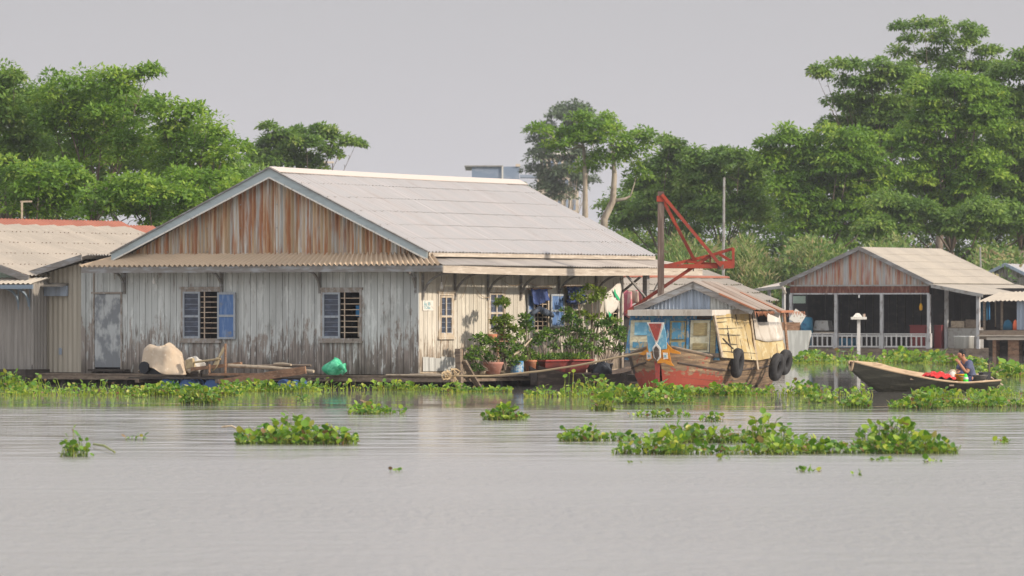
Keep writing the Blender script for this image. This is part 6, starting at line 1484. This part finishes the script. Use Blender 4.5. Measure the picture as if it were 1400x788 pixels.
for i, (lab, lobes, d, bpx, mt) in enumerate([
    ('dark green tree rising just behind the roof slope of the big house', [(900, 240, 28), (922, 222, 24), (880, 262, 26), (915, 202, 10), (908, 194, 6), (935, 250, 30), (905, 285, 34), (945, 290, 34), (870, 300, 28), (840, 290, 22)], 326, 905, 'green_leaf_b'),
    ('rounded green tree behind the crane mast', [(958, 222, 20), (985, 225, 24), (1010, 224, 20), (960, 255, 32), (1000, 255, 32), (975, 295, 36), (1020, 290, 34), (1028, 245, 22)], 322, 985, 'green_leaf_b'),
    ('brighter layered tree with drooping branches left of the tall tree', [(1048, 205, 16), (1075, 192, 20), (1105, 195, 22), (1135, 188, 20), (1165, 195, 20), (1195, 190, 13), (1060, 230, 28), (1100, 230, 34), (1145, 228, 34), (1185, 218, 24), (1080, 270, 36), (1130, 270, 38), (1180, 258, 34), (1215, 250, 22), (1100, 310, 38), (1160, 305, 38)], 312, 1120, 'green_leaf_a'),
    ('tall dark emergent tree with flat layered top against the sky', [(1232, 40, 9), (1245, 60, 12), (1262, 42, 14), (1290, 36, 13), (1285, 62, 18), (1320, 42, 9), (1335, 46, 6), (1318, 66, 15), (1345, 74, 10), (1358, 72, 6), (1228, 72, 8), (1268, 82, 16), (1300, 92, 22), (1340, 98, 18), (1240, 96, 16)], 334, 1285, 'green_leaf_b'),
    ('big tree with long left limb reaching out over the lower crowns', [(1112, 100, 9), (1128, 108, 11), (1145, 95, 12), (1170, 92, 14), (1200, 95, 18), (1160, 118, 16), (1190, 125, 26), (1225, 112, 26), (1250, 120, 26), (1150, 145, 18), (1185, 158, 30), (1220, 160, 36), (1140, 172, 16), (1205, 200, 34)], 322, 1225, 'green_leaf_b'),
    ('massive green tree in front of the emergent one', [(1270, 135, 30), (1305, 128, 32), (1340, 128, 28), (1285, 175, 40), (1335, 175, 40), (1250, 200, 36), (1300, 225, 42), (1260, 255, 38), (1345, 235, 38), (1310, 280, 40)], 314, 1300, 'green_leaf_a'),
    ('broad green tree cut by the right edge', [(1375, 105, 24), (1398, 95, 24), (1425, 100, 30), (1370, 145, 34), (1410, 150, 40), (1380, 200, 40), (1425, 215, 45), (1375, 255, 38), (1415, 275, 44)], 318, 1395, 'green_leaf_b'),
    ('low wide tree behind the far house roof', [(1220, 290, 30), (1260, 305, 32), (1305, 315, 34), (1345, 300, 32), (1390, 310, 36), (1430, 315, 34), (1200, 320, 26)], 304, 1300, 'green_leaf_b'),
    ]):
    tree('broadleaf_tree', lab, lobes, d, bpx, 1.3, mt, seed=40+i, leaf=.36, clump=.72, per=46, cover=1.05, flat=.6, droop=.4, group='trees on the right bank')

def undergrowth(name, x0, x1, y0, y1, hfun, n, seed, leaf, mat, blades=False):
    rg = np.random.default_rng(seed); nc = n; X = x0+(x1-x0)*rg.random(nc); Y = y0+(y1-y0)*rg.random(nc); Hh = hfun(X, Y); base = bank_h(X, Y); Ps, Ds, Ns, Ss, Rs = [], [], [], [], []
    for k in range(nc):
        m = 42; h = Hh[k]*(.6+.5*rg.random()); t = rg.random(m)**.6; tone = rg.random()
        r = .55*(1-t*.3); a = rg.random(m)*6.283
        P = np.stack([X[k]+np.cos(a)*r*rg.random(m)**.5, Y[k]+np.sin(a)*r*rg.random(m)**.5, base[k]+t*h], 1)
        D_ = np.stack([np.cos(a)*.6, np.sin(a)*.6, .9-rg.random(m)*(.9 if not blades else .1)], 1)+rg.normal(size=(m, 3))*.25
        Ps.append(P); Ds.append(D_); Ns.append(rg.normal(size=(m, 3))*.5+np.array([0, -.4, 1.0])); Ss.append(leaf*(.6+.9*rg.random(m))); Rs.append(np.clip(tone*.75+rg.random(m)*.25, 0, 1))
    P, D_, N_, S_, R_ = map(np.concatenate, (Ps, Ds, Ns, Ss, Rs)); V, F4, Rr = leaves(P, D_, N_, S_, R_, .22 if blades else .5)
    o = np_mesh(name, V, F4, mat, None, Rr); o['kind'] = 'stuff'; return o
undergrowth('bank_undergrowth', 2, 34, 291, 304, lambda X, Y: 1.6+1.9*np.clip((X-5)/8, 0, 1)*(1-.35*np.clip((X-19)/6, 0, 1))+.7*np.sin(X*1.3), 2200, 5, .27, 'grass_leaf')
undergrowth('tall_bank_grass', 4, 22, 290, 300, lambda X, Y: 2.3+1.6*np.sin(X*.9)**2, 2600, 6, .30, 'grass_leaf', True)
def woodland():
    rg = np.random.default_rng(77); lb = []
    d = 350
    for px in range(850, 1450, 16):
        hi = 150 if px > 1165 else (232 if px > 1040 else (238 if px > 905 else 280))
        for py in range(hi, 405, 30):
            p = W(px+rg.uniform(-8, 8), py+rg.uniform(-8, 8), d+rg.uniform(-6, 6)); lb.append((p.x, p.y, p.z, 1.2))
    V, F4, R_ = crown(lb, rg, .26, .8, 60, 1.0, .62, .3, .55, 1.0); o = np_mesh('far_woodland', V, F4, 'green_leaf_b', None, R_); o['kind'] = 'stuff'
    lb = []; d = 262
    for px in range(-30, 350, 18):
        for py in range(150 if px < 195 else (205 if px < 290 else 250), 330, 30):
            p = W(px+rg.uniform(-8, 8), py+rg.uniform(-8, 8), d+rg.uniform(-4, 4)); lb.append((p.x, p.y, p.z, 1.0))
    V, F4, R_ = crown(lb, rg, .24, .7, 55, 1.0, .62, .3, .55, 1.0); o = np_mesh('far_woodland', V, F4, 'green_leaf_b', None, R_); o['kind'] = 'stuff'
woodland()
undergrowth('bank_undergrowth', -28, -4, 202, 212, lambda X, Y: 2.4+.8*np.sin(X*.8), 1300, 7, .24, 'green_leaf_a')

# far buildings in the haze
def far_buildings():
    d = 640; p = W(765, 300, d); T = thing('apartment_building', 'cream building half hidden behind the pale far tree', 'building', (p.x, d, 0), 0); k = d/FPX
    z1 = W(765, 212, d).z; b = MB(); b.box(-26*k, 26*k, 0, 12, 0, z1); b.box(-30*k, -10*k, -.5, 10, 0, W(0, 235, d).z); b.build('wall', 'concrete_cream', T)
    for i in range(5):
        for j in range(4): x = -22*k+i*10*k; z = z1-1.8-j*2.2; MB().box(x, x+4*k, -.08, -.01 if i > 1 else -.01, z, z+1.2).build('window', 'far_blue', T)
    MB().box(-27*k, 27*k, -.3, 12.3, z1+.002, z1+.4).build('parapet', 'white_paint', T)
    d = 700; k = d/FPX; p = W(675, 300, d); T = thing('warehouse', 'long blue-grey flat building just above the ridge of the big house', 'building', (p.x, d, 0), 0)
    z1 = W(675, 228, d).z; b = MB(); b.box(-30*k, 11*k, 0, 20, 0, z1); b.build('wall', 'far_blue', T); MB().box(13*k, 35*k, 0, 16, 0, W(0, 228, d).z).build('wall', 'far_blue', T); MB().box(11*k, 13*k, -.2, 16, 0, z1+.1).build('column', 'white_paint', T)
    MB().box(30*k, 36*k, -.2, 16, W(0, 228, d).z, W(0, 224.5, d).z).build('roof_box', 'concrete_cream', T); MB().box(-40*k, 12*k, -.3, 20, z1+.002, z1+.15).build('roof_edge', 'metal', T)
    p = W(735, 239, d); b = MB(); b.box(36*k, 66*k, 0, 4, W(0, 243, d).z, W(0, 239, d).z); b.build('canopy', 'far_blue', T)
    p = W(448, 240, 560); k = 560/FPX; T = thing('roof_tank_stand', 'small far stand with flat top seen over the ridge beside the lone tree', 'stand', (p.x, 560, 0)); z = W(0, 223, 560).z
    MB().box(-9*k, 8*k, 0, 1, z-.02, z+.15).build('top', 'concrete_cream', T)
    for x in (-7, -1, 6): MB().box(x*k, (x+1.2)*k, .2, .5, 0, z-.03).build('leg', 'wood_dark', T)
far_buildings()

# ------------------------------------------------------------------ potted plants
def bush(name, label, lobes_px, x, base_px, zbase, mat='pot_leaf', seed=1, leaf=.10, clump=.17, per=40, stems=3, cat='bush', group='potted plants on the deck', cover=1.0, pot=None):
    rg = np.random.default_rng(seed); rr = random.Random(seed); by, _ = F.s_(base_px, 505, x); T = F.empty(name, label, cat, group, loc=(x, by, zbase)); lb = []
    for (px, py, r) in lobes_px:
        y, z = F.s_(px, py, x); lb.append((rr.uniform(-.12, .12), y-by, z-zbase, r*.76/52.0))
    # lobes are wider along the wall, because it is seen obliquely
    V, F4, R_ = crown([(l[0], l[1], l[2], l[3]) for l in lb], rg, leaf, clump, per, cover, .7, .1, .6)
    np_mesh('foliage', V, F4, mat, T, R_)
    b = MB()
    for l in lb:
        e_ = Vector(l[:3]); o = Vector((rr.uniform(-.06, .06), rr.uniform(-.1, .1), .0)); m_ = o.lerp(e_, .5)+Vector((rr.uniform(-.05, .05), rr.uniform(-.08, .08), 0)); b.tube([o, m_, e_], [.028, .02, .01], 5)
    b.build('stem', 'bark', T)
    if pot:
        MB().lathe([(0, 0), (pot*.75, 0), (pot, pot*1.3), (pot*1.08, pot*1.3), (pot*1.08, pot*1.5), (pot*.9, pot*1.5), (0, pot*1.35)], n=14).build('plant_pot', 'black_plastic', T, smooth=True)
    return T
def plants():
    zd = HB['zb']-.03
    A = [(652, 480, 13), (645, 492, 9), (665, 470, 14), (682, 478, 13), (695, 468, 12), (690, 490, 12), (668, 492, 12), (706, 480, 11), (648, 505, 8), (712, 494, 10), (700, 500, 9), (655, 466, 7)]
    bush('round_bush', 'wide dark green bush growing from the pink clay pot', A, .95, 672, zd+.1, seed=61)
    bush('trained_shrub', 'tall thin shrub with separate leaf pads above the wide bush', [(684, 416, 8), (692, 414, 6), (686, 438, 6), (690, 447, 7), (683, 452, 5), (697, 452, 4), (680, 442, 4), (688, 462, 6)], .95, 689, zd+.1, 'pot_leaf_y', seed=62, cat='shrub', stems=1, cover=1.2)
    bush('bush', 'upright light green bush right of the wide bush', [(716, 446, 10), (724, 455, 11), (712, 462, 11), (727, 472, 9), (716, 480, 10), (718, 436, 6), (728, 488, 9), (731, 498, 8)], .8, 721, zd+.15, seed=63)
    bush('small_tree', 'sparse little tree with bare thin stem near the open blue shutters', [(741, 460, 4), (746, 455, 3), (737, 466, 3)], .8, 742, zd, seed=64, clump=.12, per=26, cover=.9, pot=.12, cat='small tree')
    bush('small_tree', 'twiggy bare-stemmed little tree beside the tall dark bush', [(757, 466, 3), (762, 456, 3), (754, 476, 3)], .75, 758, zd, seed=65, clump=.12, per=14, cover=.7, pot=.14, cat='small tree')
    bush('tall_bush', 'tallest dark green bush on the deck, dense down to its pot', [(781, 428, 9), (776, 440, 12), (790, 442, 11), (784, 455, 14), (772, 458, 11), (796, 460, 13), (786, 474, 14), (800, 478, 11), (775, 472, 10), (793, 492, 8)], .75, 786, zd, seed=66, pot=.17)
    bush('trained_shrub', 'open yellow-green tree-like shrub with dark stem in front of the white sack', [(796, 404, 9), (808, 396, 11), (818, 402, 9), (826, 406, 6), (804, 412, 10), (790, 410, 5), (814, 410, 8), (805, 438, 5), (822, 434, 5), (800, 432, 4)], .7, 806, zd, 'pot_leaf_y', seed=67, clump=.15, per=26, cover=.8, cat='shrub', pot=.14)
    bush('dark_bush', 'dense dark green bush at the far corner of the side wall', [(818, 448, 11), (832, 444, 11), (824, 460, 13), (840, 456, 11), (812, 466, 11), (846, 466, 8), (832, 474, 11), (820, 482, 8), (842, 480, 7), (848, 456, 5)], .75, 830, zd, seed=68, pot=.16)
    # herbs along the red trough
    y0 = F.s_(735, 495, .85)[0]; y1 = F.s_(797, 495, .85)[0]; rg = np.random.default_rng(9); T = F.empty('trough_herbs', 'low green herbs growing along the red trough', 'plant', loc=(.85, y0, zd+.34))
    m = 900; P = np.stack([rg.uniform(-.24, .24, m), rg.uniform(0, y1-y0, m), rg.uniform(0, .14, m)], 1); D_ = rg.normal(size=(m, 3))*.5+np.array([0, 0, .8]); V, F4, R_ = leaves(P, D_, rg.normal(size=(m, 3))+np.array([0, 0, .5]), .06+.08*rg.random(m), rg.random(m), .4); np_mesh('leaves', V, F4, 'pot_leaf', T, R_)
    p, q = F.s_(702, 486, 1.1), F.s_(727, 463, 1.0); o = MB().tube([(1.1, p[0], p[1]), (1.05, (p[0]+q[0])/2, (p[1]+q[1])/2-.04), (1.0, q[0], q[1])], [.035, .03, .02], 6)
    T = F.empty('driftwood_stick', 'bare tan branch sticking up from the wide bush', 'branch'); o.build('branch', 'wood_pale', T)
    y, z = F.s_(684, 466, .98); T = F.empty('planter_shelf', 'small brown shelf with pots among the thin shrub leaves', 'shelf', loc=(.9, y, z)); b = MB(); b.box(-.12, .12, -.5, .7, -.03, .0); b.build('board', 'wood_red', T); MB().box(-.03, .03, -.05, .05, zd-z, -.031).build('leg', 'wood_red', T)
    for k, yy in enumerate((-.25, .25)): MB().lathe([(0, .0), (.09, .0), (.13, .17), (.10, .17), (0, .14)], (0, yy, .002), 12).build('clay_pot', 'orange_pot', T, smooth=True)
plants()

# ------------------------------------------------------------------ water hyacinth
def hyacinth_mesh(pts, hts, sizes, rg, stretch=1.0):
    """pts (n,2) positions, hts stalk heights, sizes leaf diameters -> leaf and stalk arrays"""
    n = len(pts); az = rg.random(n)*6.283; lean = .10+.35*rg.random(n)
    off = np.stack([np.cos(az), np.sin(az)], 1)*(hts*lean)[:, None]
    B0 = np.column_stack([pts, np.full(n, -.01)]); top = np.column_stack([pts+off, hts])
    # leaf axes: along = outward+up, tilt random
    tilt = rg.uniform(.15, 1.35, n); a2 = az+rg.normal(size=n)*.7
    U = np.column_stack([np.cos(a2)*np.cos(tilt), np.sin(a2)*np.cos(tilt), np.sin(tilt)]); Sd = np.column_stack([-np.sin(a2), np.cos(a2), rg.normal(size=n)*.15]); Sd /= np.linalg.norm(Sd, axis=1, keepdims=True); Nn = np.cross(U, Sd)
    # rounded leaf as two half fans folded along the rib: 8 outline points, centre rib
    ang = [(-.0, 0.0), (.30, .46), (.62, .48), (.88, .28), (1.0, 0.0)]
    s = sizes[:, None]; cup = .16
    rows = []
    for (u, w) in ang: rows.append(top+U*s*u+Sd*s*w+Nn*s*(w*w*cup*4*.5))
    for (u, w) in ang[1:4]: rows.append(top+U*s*u-Sd*s*w+Nn*s*(w*w*cup*4*.5))
    rows.append(top+U*s*.55)
    V = np.stack(rows, 1).reshape(-1, 3); k = 9; idx = np.arange(n)[:, None]*k
    quads = np.concatenate([idx+np.array([[0, 1, 2, 8]]), idx+np.array([[8, 2, 3, 4]]), idx+np.array([[0, 8, 6, 5]]), idx+np.array([[8, 4, 7, 6]])])
    rnd = rg.random(n); R_ = np.repeat(rnd, k)
    # stalks: 3-sided, bulging low down
    K = []; r0 = (.006+.010*rg.random(n))*np.clip(sizes/.12, .6, 1.3)
    for f, q in ((1.0, 0), (1.5, .22), (.7, .6), (.45, 1.0)):
        c = B0*(1-q)+top*q; c = c - np.column_stack([off*(.35*q*(1-q)*1.0), np.zeros(n)])
        for j in range(3): t = 2.094*j; K.append(c+np.column_stack([np.cos(t)*r0*f, np.sin(t)*r0*f, np.zeros(n)]))
    VS = np.stack(K, 1).reshape(-1, 3); ids = np.arange(n)[:, None]*12; Q = []
    for a in range(3):
        for j in range(3): Q.append(ids+np.array([[a*3+j, a*3+(j+1) % 3, a*3+3+(j+1) % 3, a*3+3+j]]))
    return V, quads, R_, VS, np.concatenate(Q), np.repeat(rg.random(n), 12)

def hy_cluster(name, label, segs, seed, kind=None, group=None, cat='water plant', dens=70, leaf=.105):
    """segs: list of (x0, x1, y_base_px, height_px, depth_m) along the water"""
    rg = np.random.default_rng(seed); P, Hh, S = [], [], []
    for (x0, x1, yb, hp, dep) in segs:
        d = dwater(yb); k = d/FPX; X0, X1 = (x0-700)*k, (x1-700)*k; w = X1-X0; hm = hp*k; n = max(8, int(dens*2.7*w*dep))
        u = rg.random(n); v = rg.random(n); x = X0+u*w; y = d+v*dep
        edge = np.clip(np.minimum(u, 1-u)*w/.35, 0, 1)**.5; lump = .5+.28*np.sin(x*3.7+seed)+.22*np.sin(x*1.33+seed*2+v*2)+.12*np.sin(x*9.1+seed)
        gapw = np.clip(.5+1.6*np.sin(x*.9+seed*1.7)+1.2*np.sin(x*2.3+v*3+seed), .12, 1) if kind == 'stuff' else 1.0; keep = rg.random(n) < (.25+.75*edge)*(.35+.65*lump+.25)*gapw; x, y, u, v, edge, lump = (q[keep] for q in (x, y, u, v, edge, lump)); n = len(x)
        h = hm*(.05+(1.15 if kind != 'stuff' else .70)*rg.random(n)**(1.35 if kind != 'stuff' else 1.6)*(.35+.65*edge)*(.40+.8*lump))
        if kind == 'stuff' or w > .8:                 # low young leaves lying along the water at the edge
            q = int(n*.7); xa = X0+w*rg.random(q); la = .5+.28*np.sin(xa*3.7+seed)+.22*np.sin(xa*1.33+seed*2); kp = rg.random(q) < .35+.65*la; xa = xa[kp]; q = len(xa)
            P.append(np.column_stack([xa, d-.12+(dep*.8)*rg.random(q)**1.6])); Hh.append(.01+.09*rg.random(q)*min(1, hm/.3)*(1+leaf*3)); S.append(leaf*(.45+.5*rg.random(q)))
        P.append(np.column_stack([x, y])); Hh.append(h*.82); S.append(leaf*(.5+.75*rg.random(n))*np.clip(.62+h/(hm+.01)*.6, .6, 1.2))
    P, Hh, S = np.concatenate(P), np.concatenate(Hh), np.concatenate(S); c = P.mean(0)
    V, Q, R_, VS, QS, RS = hyacinth_mesh(P-c, Hh, S, rg)
    if kind == 'stuff':
        n0 = len(V); o = np_mesh(name, np.concatenate([V, VS]), np.concatenate([Q, QS+n0]), 'hya', None, np.concatenate([R_, .08+RS*.3])); o.location = (c[0], c[1], 0); o['kind'] = 'stuff'; return o
    T = thing(name, label, cat, (c[0], c[1], 0), 0, group)
    np_mesh('leaves', V, Q, 'hya', T, R_); np_mesh('stalks', VS, QS, 'hya_stalk', T, RS); return T

# mats growing along the floats
hy_cluster('hyacinth_mat', None, [(-30, 195, 541, 30, 1.6), (-30, 60, 530, 32, 1.4), (20, 130, 537, 38, 1.0), (185, 330, 541, 26, 1.3), (300, 440, 536, 22, 1.1), (420, 600, 534, 22, .9), (598, 640, 537, 20, .7), (640, 700, 536, 9, .5)], 101, 'stuff', dens=95, leaf=.115)
hy_cluster('hyacinth_mat', None, [(716, 870, 543, 34, 1.6), (735, 800, 539, 52, .9), (790, 850, 538, 40, .9), (860, 1000, 541, 24, 1.3), (990, 1110, 541, 30, 1.4), (1090, 1195, 541, 22, 1.2)], 102, 'stuff', dens=95, leaf=.12)
hy_cluster('hyacinth_mat', None, [(1085, 1275, 497, 22, 6), (1100, 1180, 494, 27, 4), (1230, 1300, 496, 20, 5), (1285, 1350, 499, 14, 4), (1330, 1420, 516, 26, 4), (1370, 1420, 512, 20, 4)], 103, 'stuff', dens=26, leaf=.19)
hy_cluster('hyacinth_mat', None, [(1255, 1345, 543, 16, 1.3), (1335, 1430, 542, 24, 1.5), (1300, 1430, 541, 14, .8)], 104, 'stuff', dens=90, leaf=.11)
CL = [
    ('lone hyacinth plant with raised leaves floating nearest the left edge', [(82, 122, 625, 44, .35), (74, 128, 625, 18, .3)], 70),
    ('thick bright clump of floating hyacinth right of the lone left plant', [(318, 490, 608, 24, .9), (345, 440, 606, 40, .8), (420, 488, 608, 26, .6)], 75),
    ('small low clump floating below the green bag', [(476, 553, 567, 17, .7), (480, 530, 566, 24, .5)], 75),
    ('clump at the outer edge of the mat in front of the raft', [(246, 302, 552, 22, .8)], 80),
    ('compact yellowish clump floating below the wide bush', [(660, 722, 575, 17, .8), (672, 712, 575, 20, .6)], 95),
    ('long left arm of the big floating hyacinth island', [(763, 905, 604, 18, .55), (764, 790, 603, 34, .4), (800, 818, 603, 36, .4), (850, 868, 602, 32, .4), (872, 905, 603, 24, .4)], 80),
    ('middle arm of the big floating island with open water below it', [(900, 1060, 606, 20, .6), (930, 950, 605, 26, .4), (985, 1020, 604, 44, .6), (1015, 1085, 606, 42, .7)], 80),
    ('biggest floating hyacinth mass at centre right', [(835, 1000, 622, 22, .55), (843, 870, 621, 32, .4), (905, 935, 621, 26, .5), (990, 1090, 622, 22, .8), (1040, 1110, 614, 24, .7), (1085, 1310, 621, 20, .8), (1165, 1262, 616, 38, .9), (1262, 1300, 619, 32, .6)], 78),
    ('loose tall-stalked tuft rising at the back of the big island', [(1195, 1265, 603, 34, .6), (1232, 1262, 603, 46, .4)], 30),
    ('small clump left of the boat bow reflection', [(806, 842, 562, 22, .6)], 80),
    ('thin strip of hyacinth in front of the painted bow', [(842, 952, 552, 16, 1.0), (850, 880, 552, 20, .7), (905, 950, 551, 20, .7)], 80),
    ('flat sparse row of leaves behind the long left arm', [(866, 946, 571, 9, .5), (858, 885, 570, 14, .3)], 60),
    ('tiny open tuft between the sparse row and the island', [(956, 990, 577, 14, .6)], 60),
    ('short clump left of the sampan bow below the mat', [(1100, 1145, 551, 14, .8), (1148, 1192, 558, 16, .8)], 80),
    ('long low clump floating just below the sampan', [(1218, 1295, 559, 19, 1.0), (1225, 1280, 558, 22, .8)], 85),
    ('leafy clump floating below the sampan stern', [(1290, 1378, 557, 16, 1.0), (1320, 1370, 556, 24, .8)], 80),
    ('thin strip of plants reaching the right edge below the sampan', [(1380, 1430, 556, 11, .8)], 80),
    ('small brown-tinged tuft floating near the right edge', [(1356, 1382, 607, 15, .35)], 70),
    ('tiny two-leaved sprout alone in the open water at centre', [(527, 550, 646, 12, .2)], 70),
    ('broken yellow stems floating under the right half of the big island', [(1188, 1234, 631, 9, .3)], 90),
    ('little tuft just under the left part of the big island', [(980, 1000, 629, 11, .2)], 90),
    ('flat green scrap floating low at right, left one of two', [(1088, 1124, 646, 5, .2)], 80),
    ('flat green scrap floating low at right, right one of two', [(1166, 1188, 651, 7, .2)], 90),
    ('tiny leaves floating between the two left clumps', [(160, 197, 602, 9, .3)], 45),
    ('single leaf scrap right of the sparse open water below the island arm', [(858, 880, 635, 8, .2)], 60),
    ('scrap of green leaves under the right end of the big island', [(1250, 1305, 633, 7, .25)], 30),
    ('pale yellow-green sprigs in the reflection right of the raft', [(404, 424, 548, 7, .3)], 60),
    ('little tuft in the reflection below the left mat', [(170, 200, 544, 6, .5)], 80),
]
for i, (lab, segs, dn) in enumerate(CL): hy_cluster('water_hyacinth', lab, segs, 200+i, dens=dn*(1.1 if segs[0][1]-segs[0][0] > 60 else 1.6), group='hyacinth clumps adrift', leaf=.10 if segs[0][3] > 12 else .085)
# broken stem and stray reed floating by the clumps
def reed(px0, py0, px1, py1, lab, h=.03, mat='hya_stalk'):
    d0, d1 = dwater(py0), dwater(py1); a = Vector(((px0-700)/FPX*d0, d0, 0)); b_ = Vector(((px1-700)/FPX*d1, d1, 0))
    T = thing('reed_stem', lab, 'stem', a); MB().tube([(0, 0, h), (b_-a)*.5+Vector((0, 0, h+.02)), (b_-a)+Vector((0, 0, h*.5))], [.016, .018, .012], 6).build('stalk', M['cab_cream'] if mat == 'x' else mat, T)
reed(303, 596, 330, 596, 'cut yellow reed stem at the left tip of the thick bright clump', .14, 'wood_pale')
reed(128, 612, 157, 621, 'bent green stem trailing right of the lone left plant', .05)
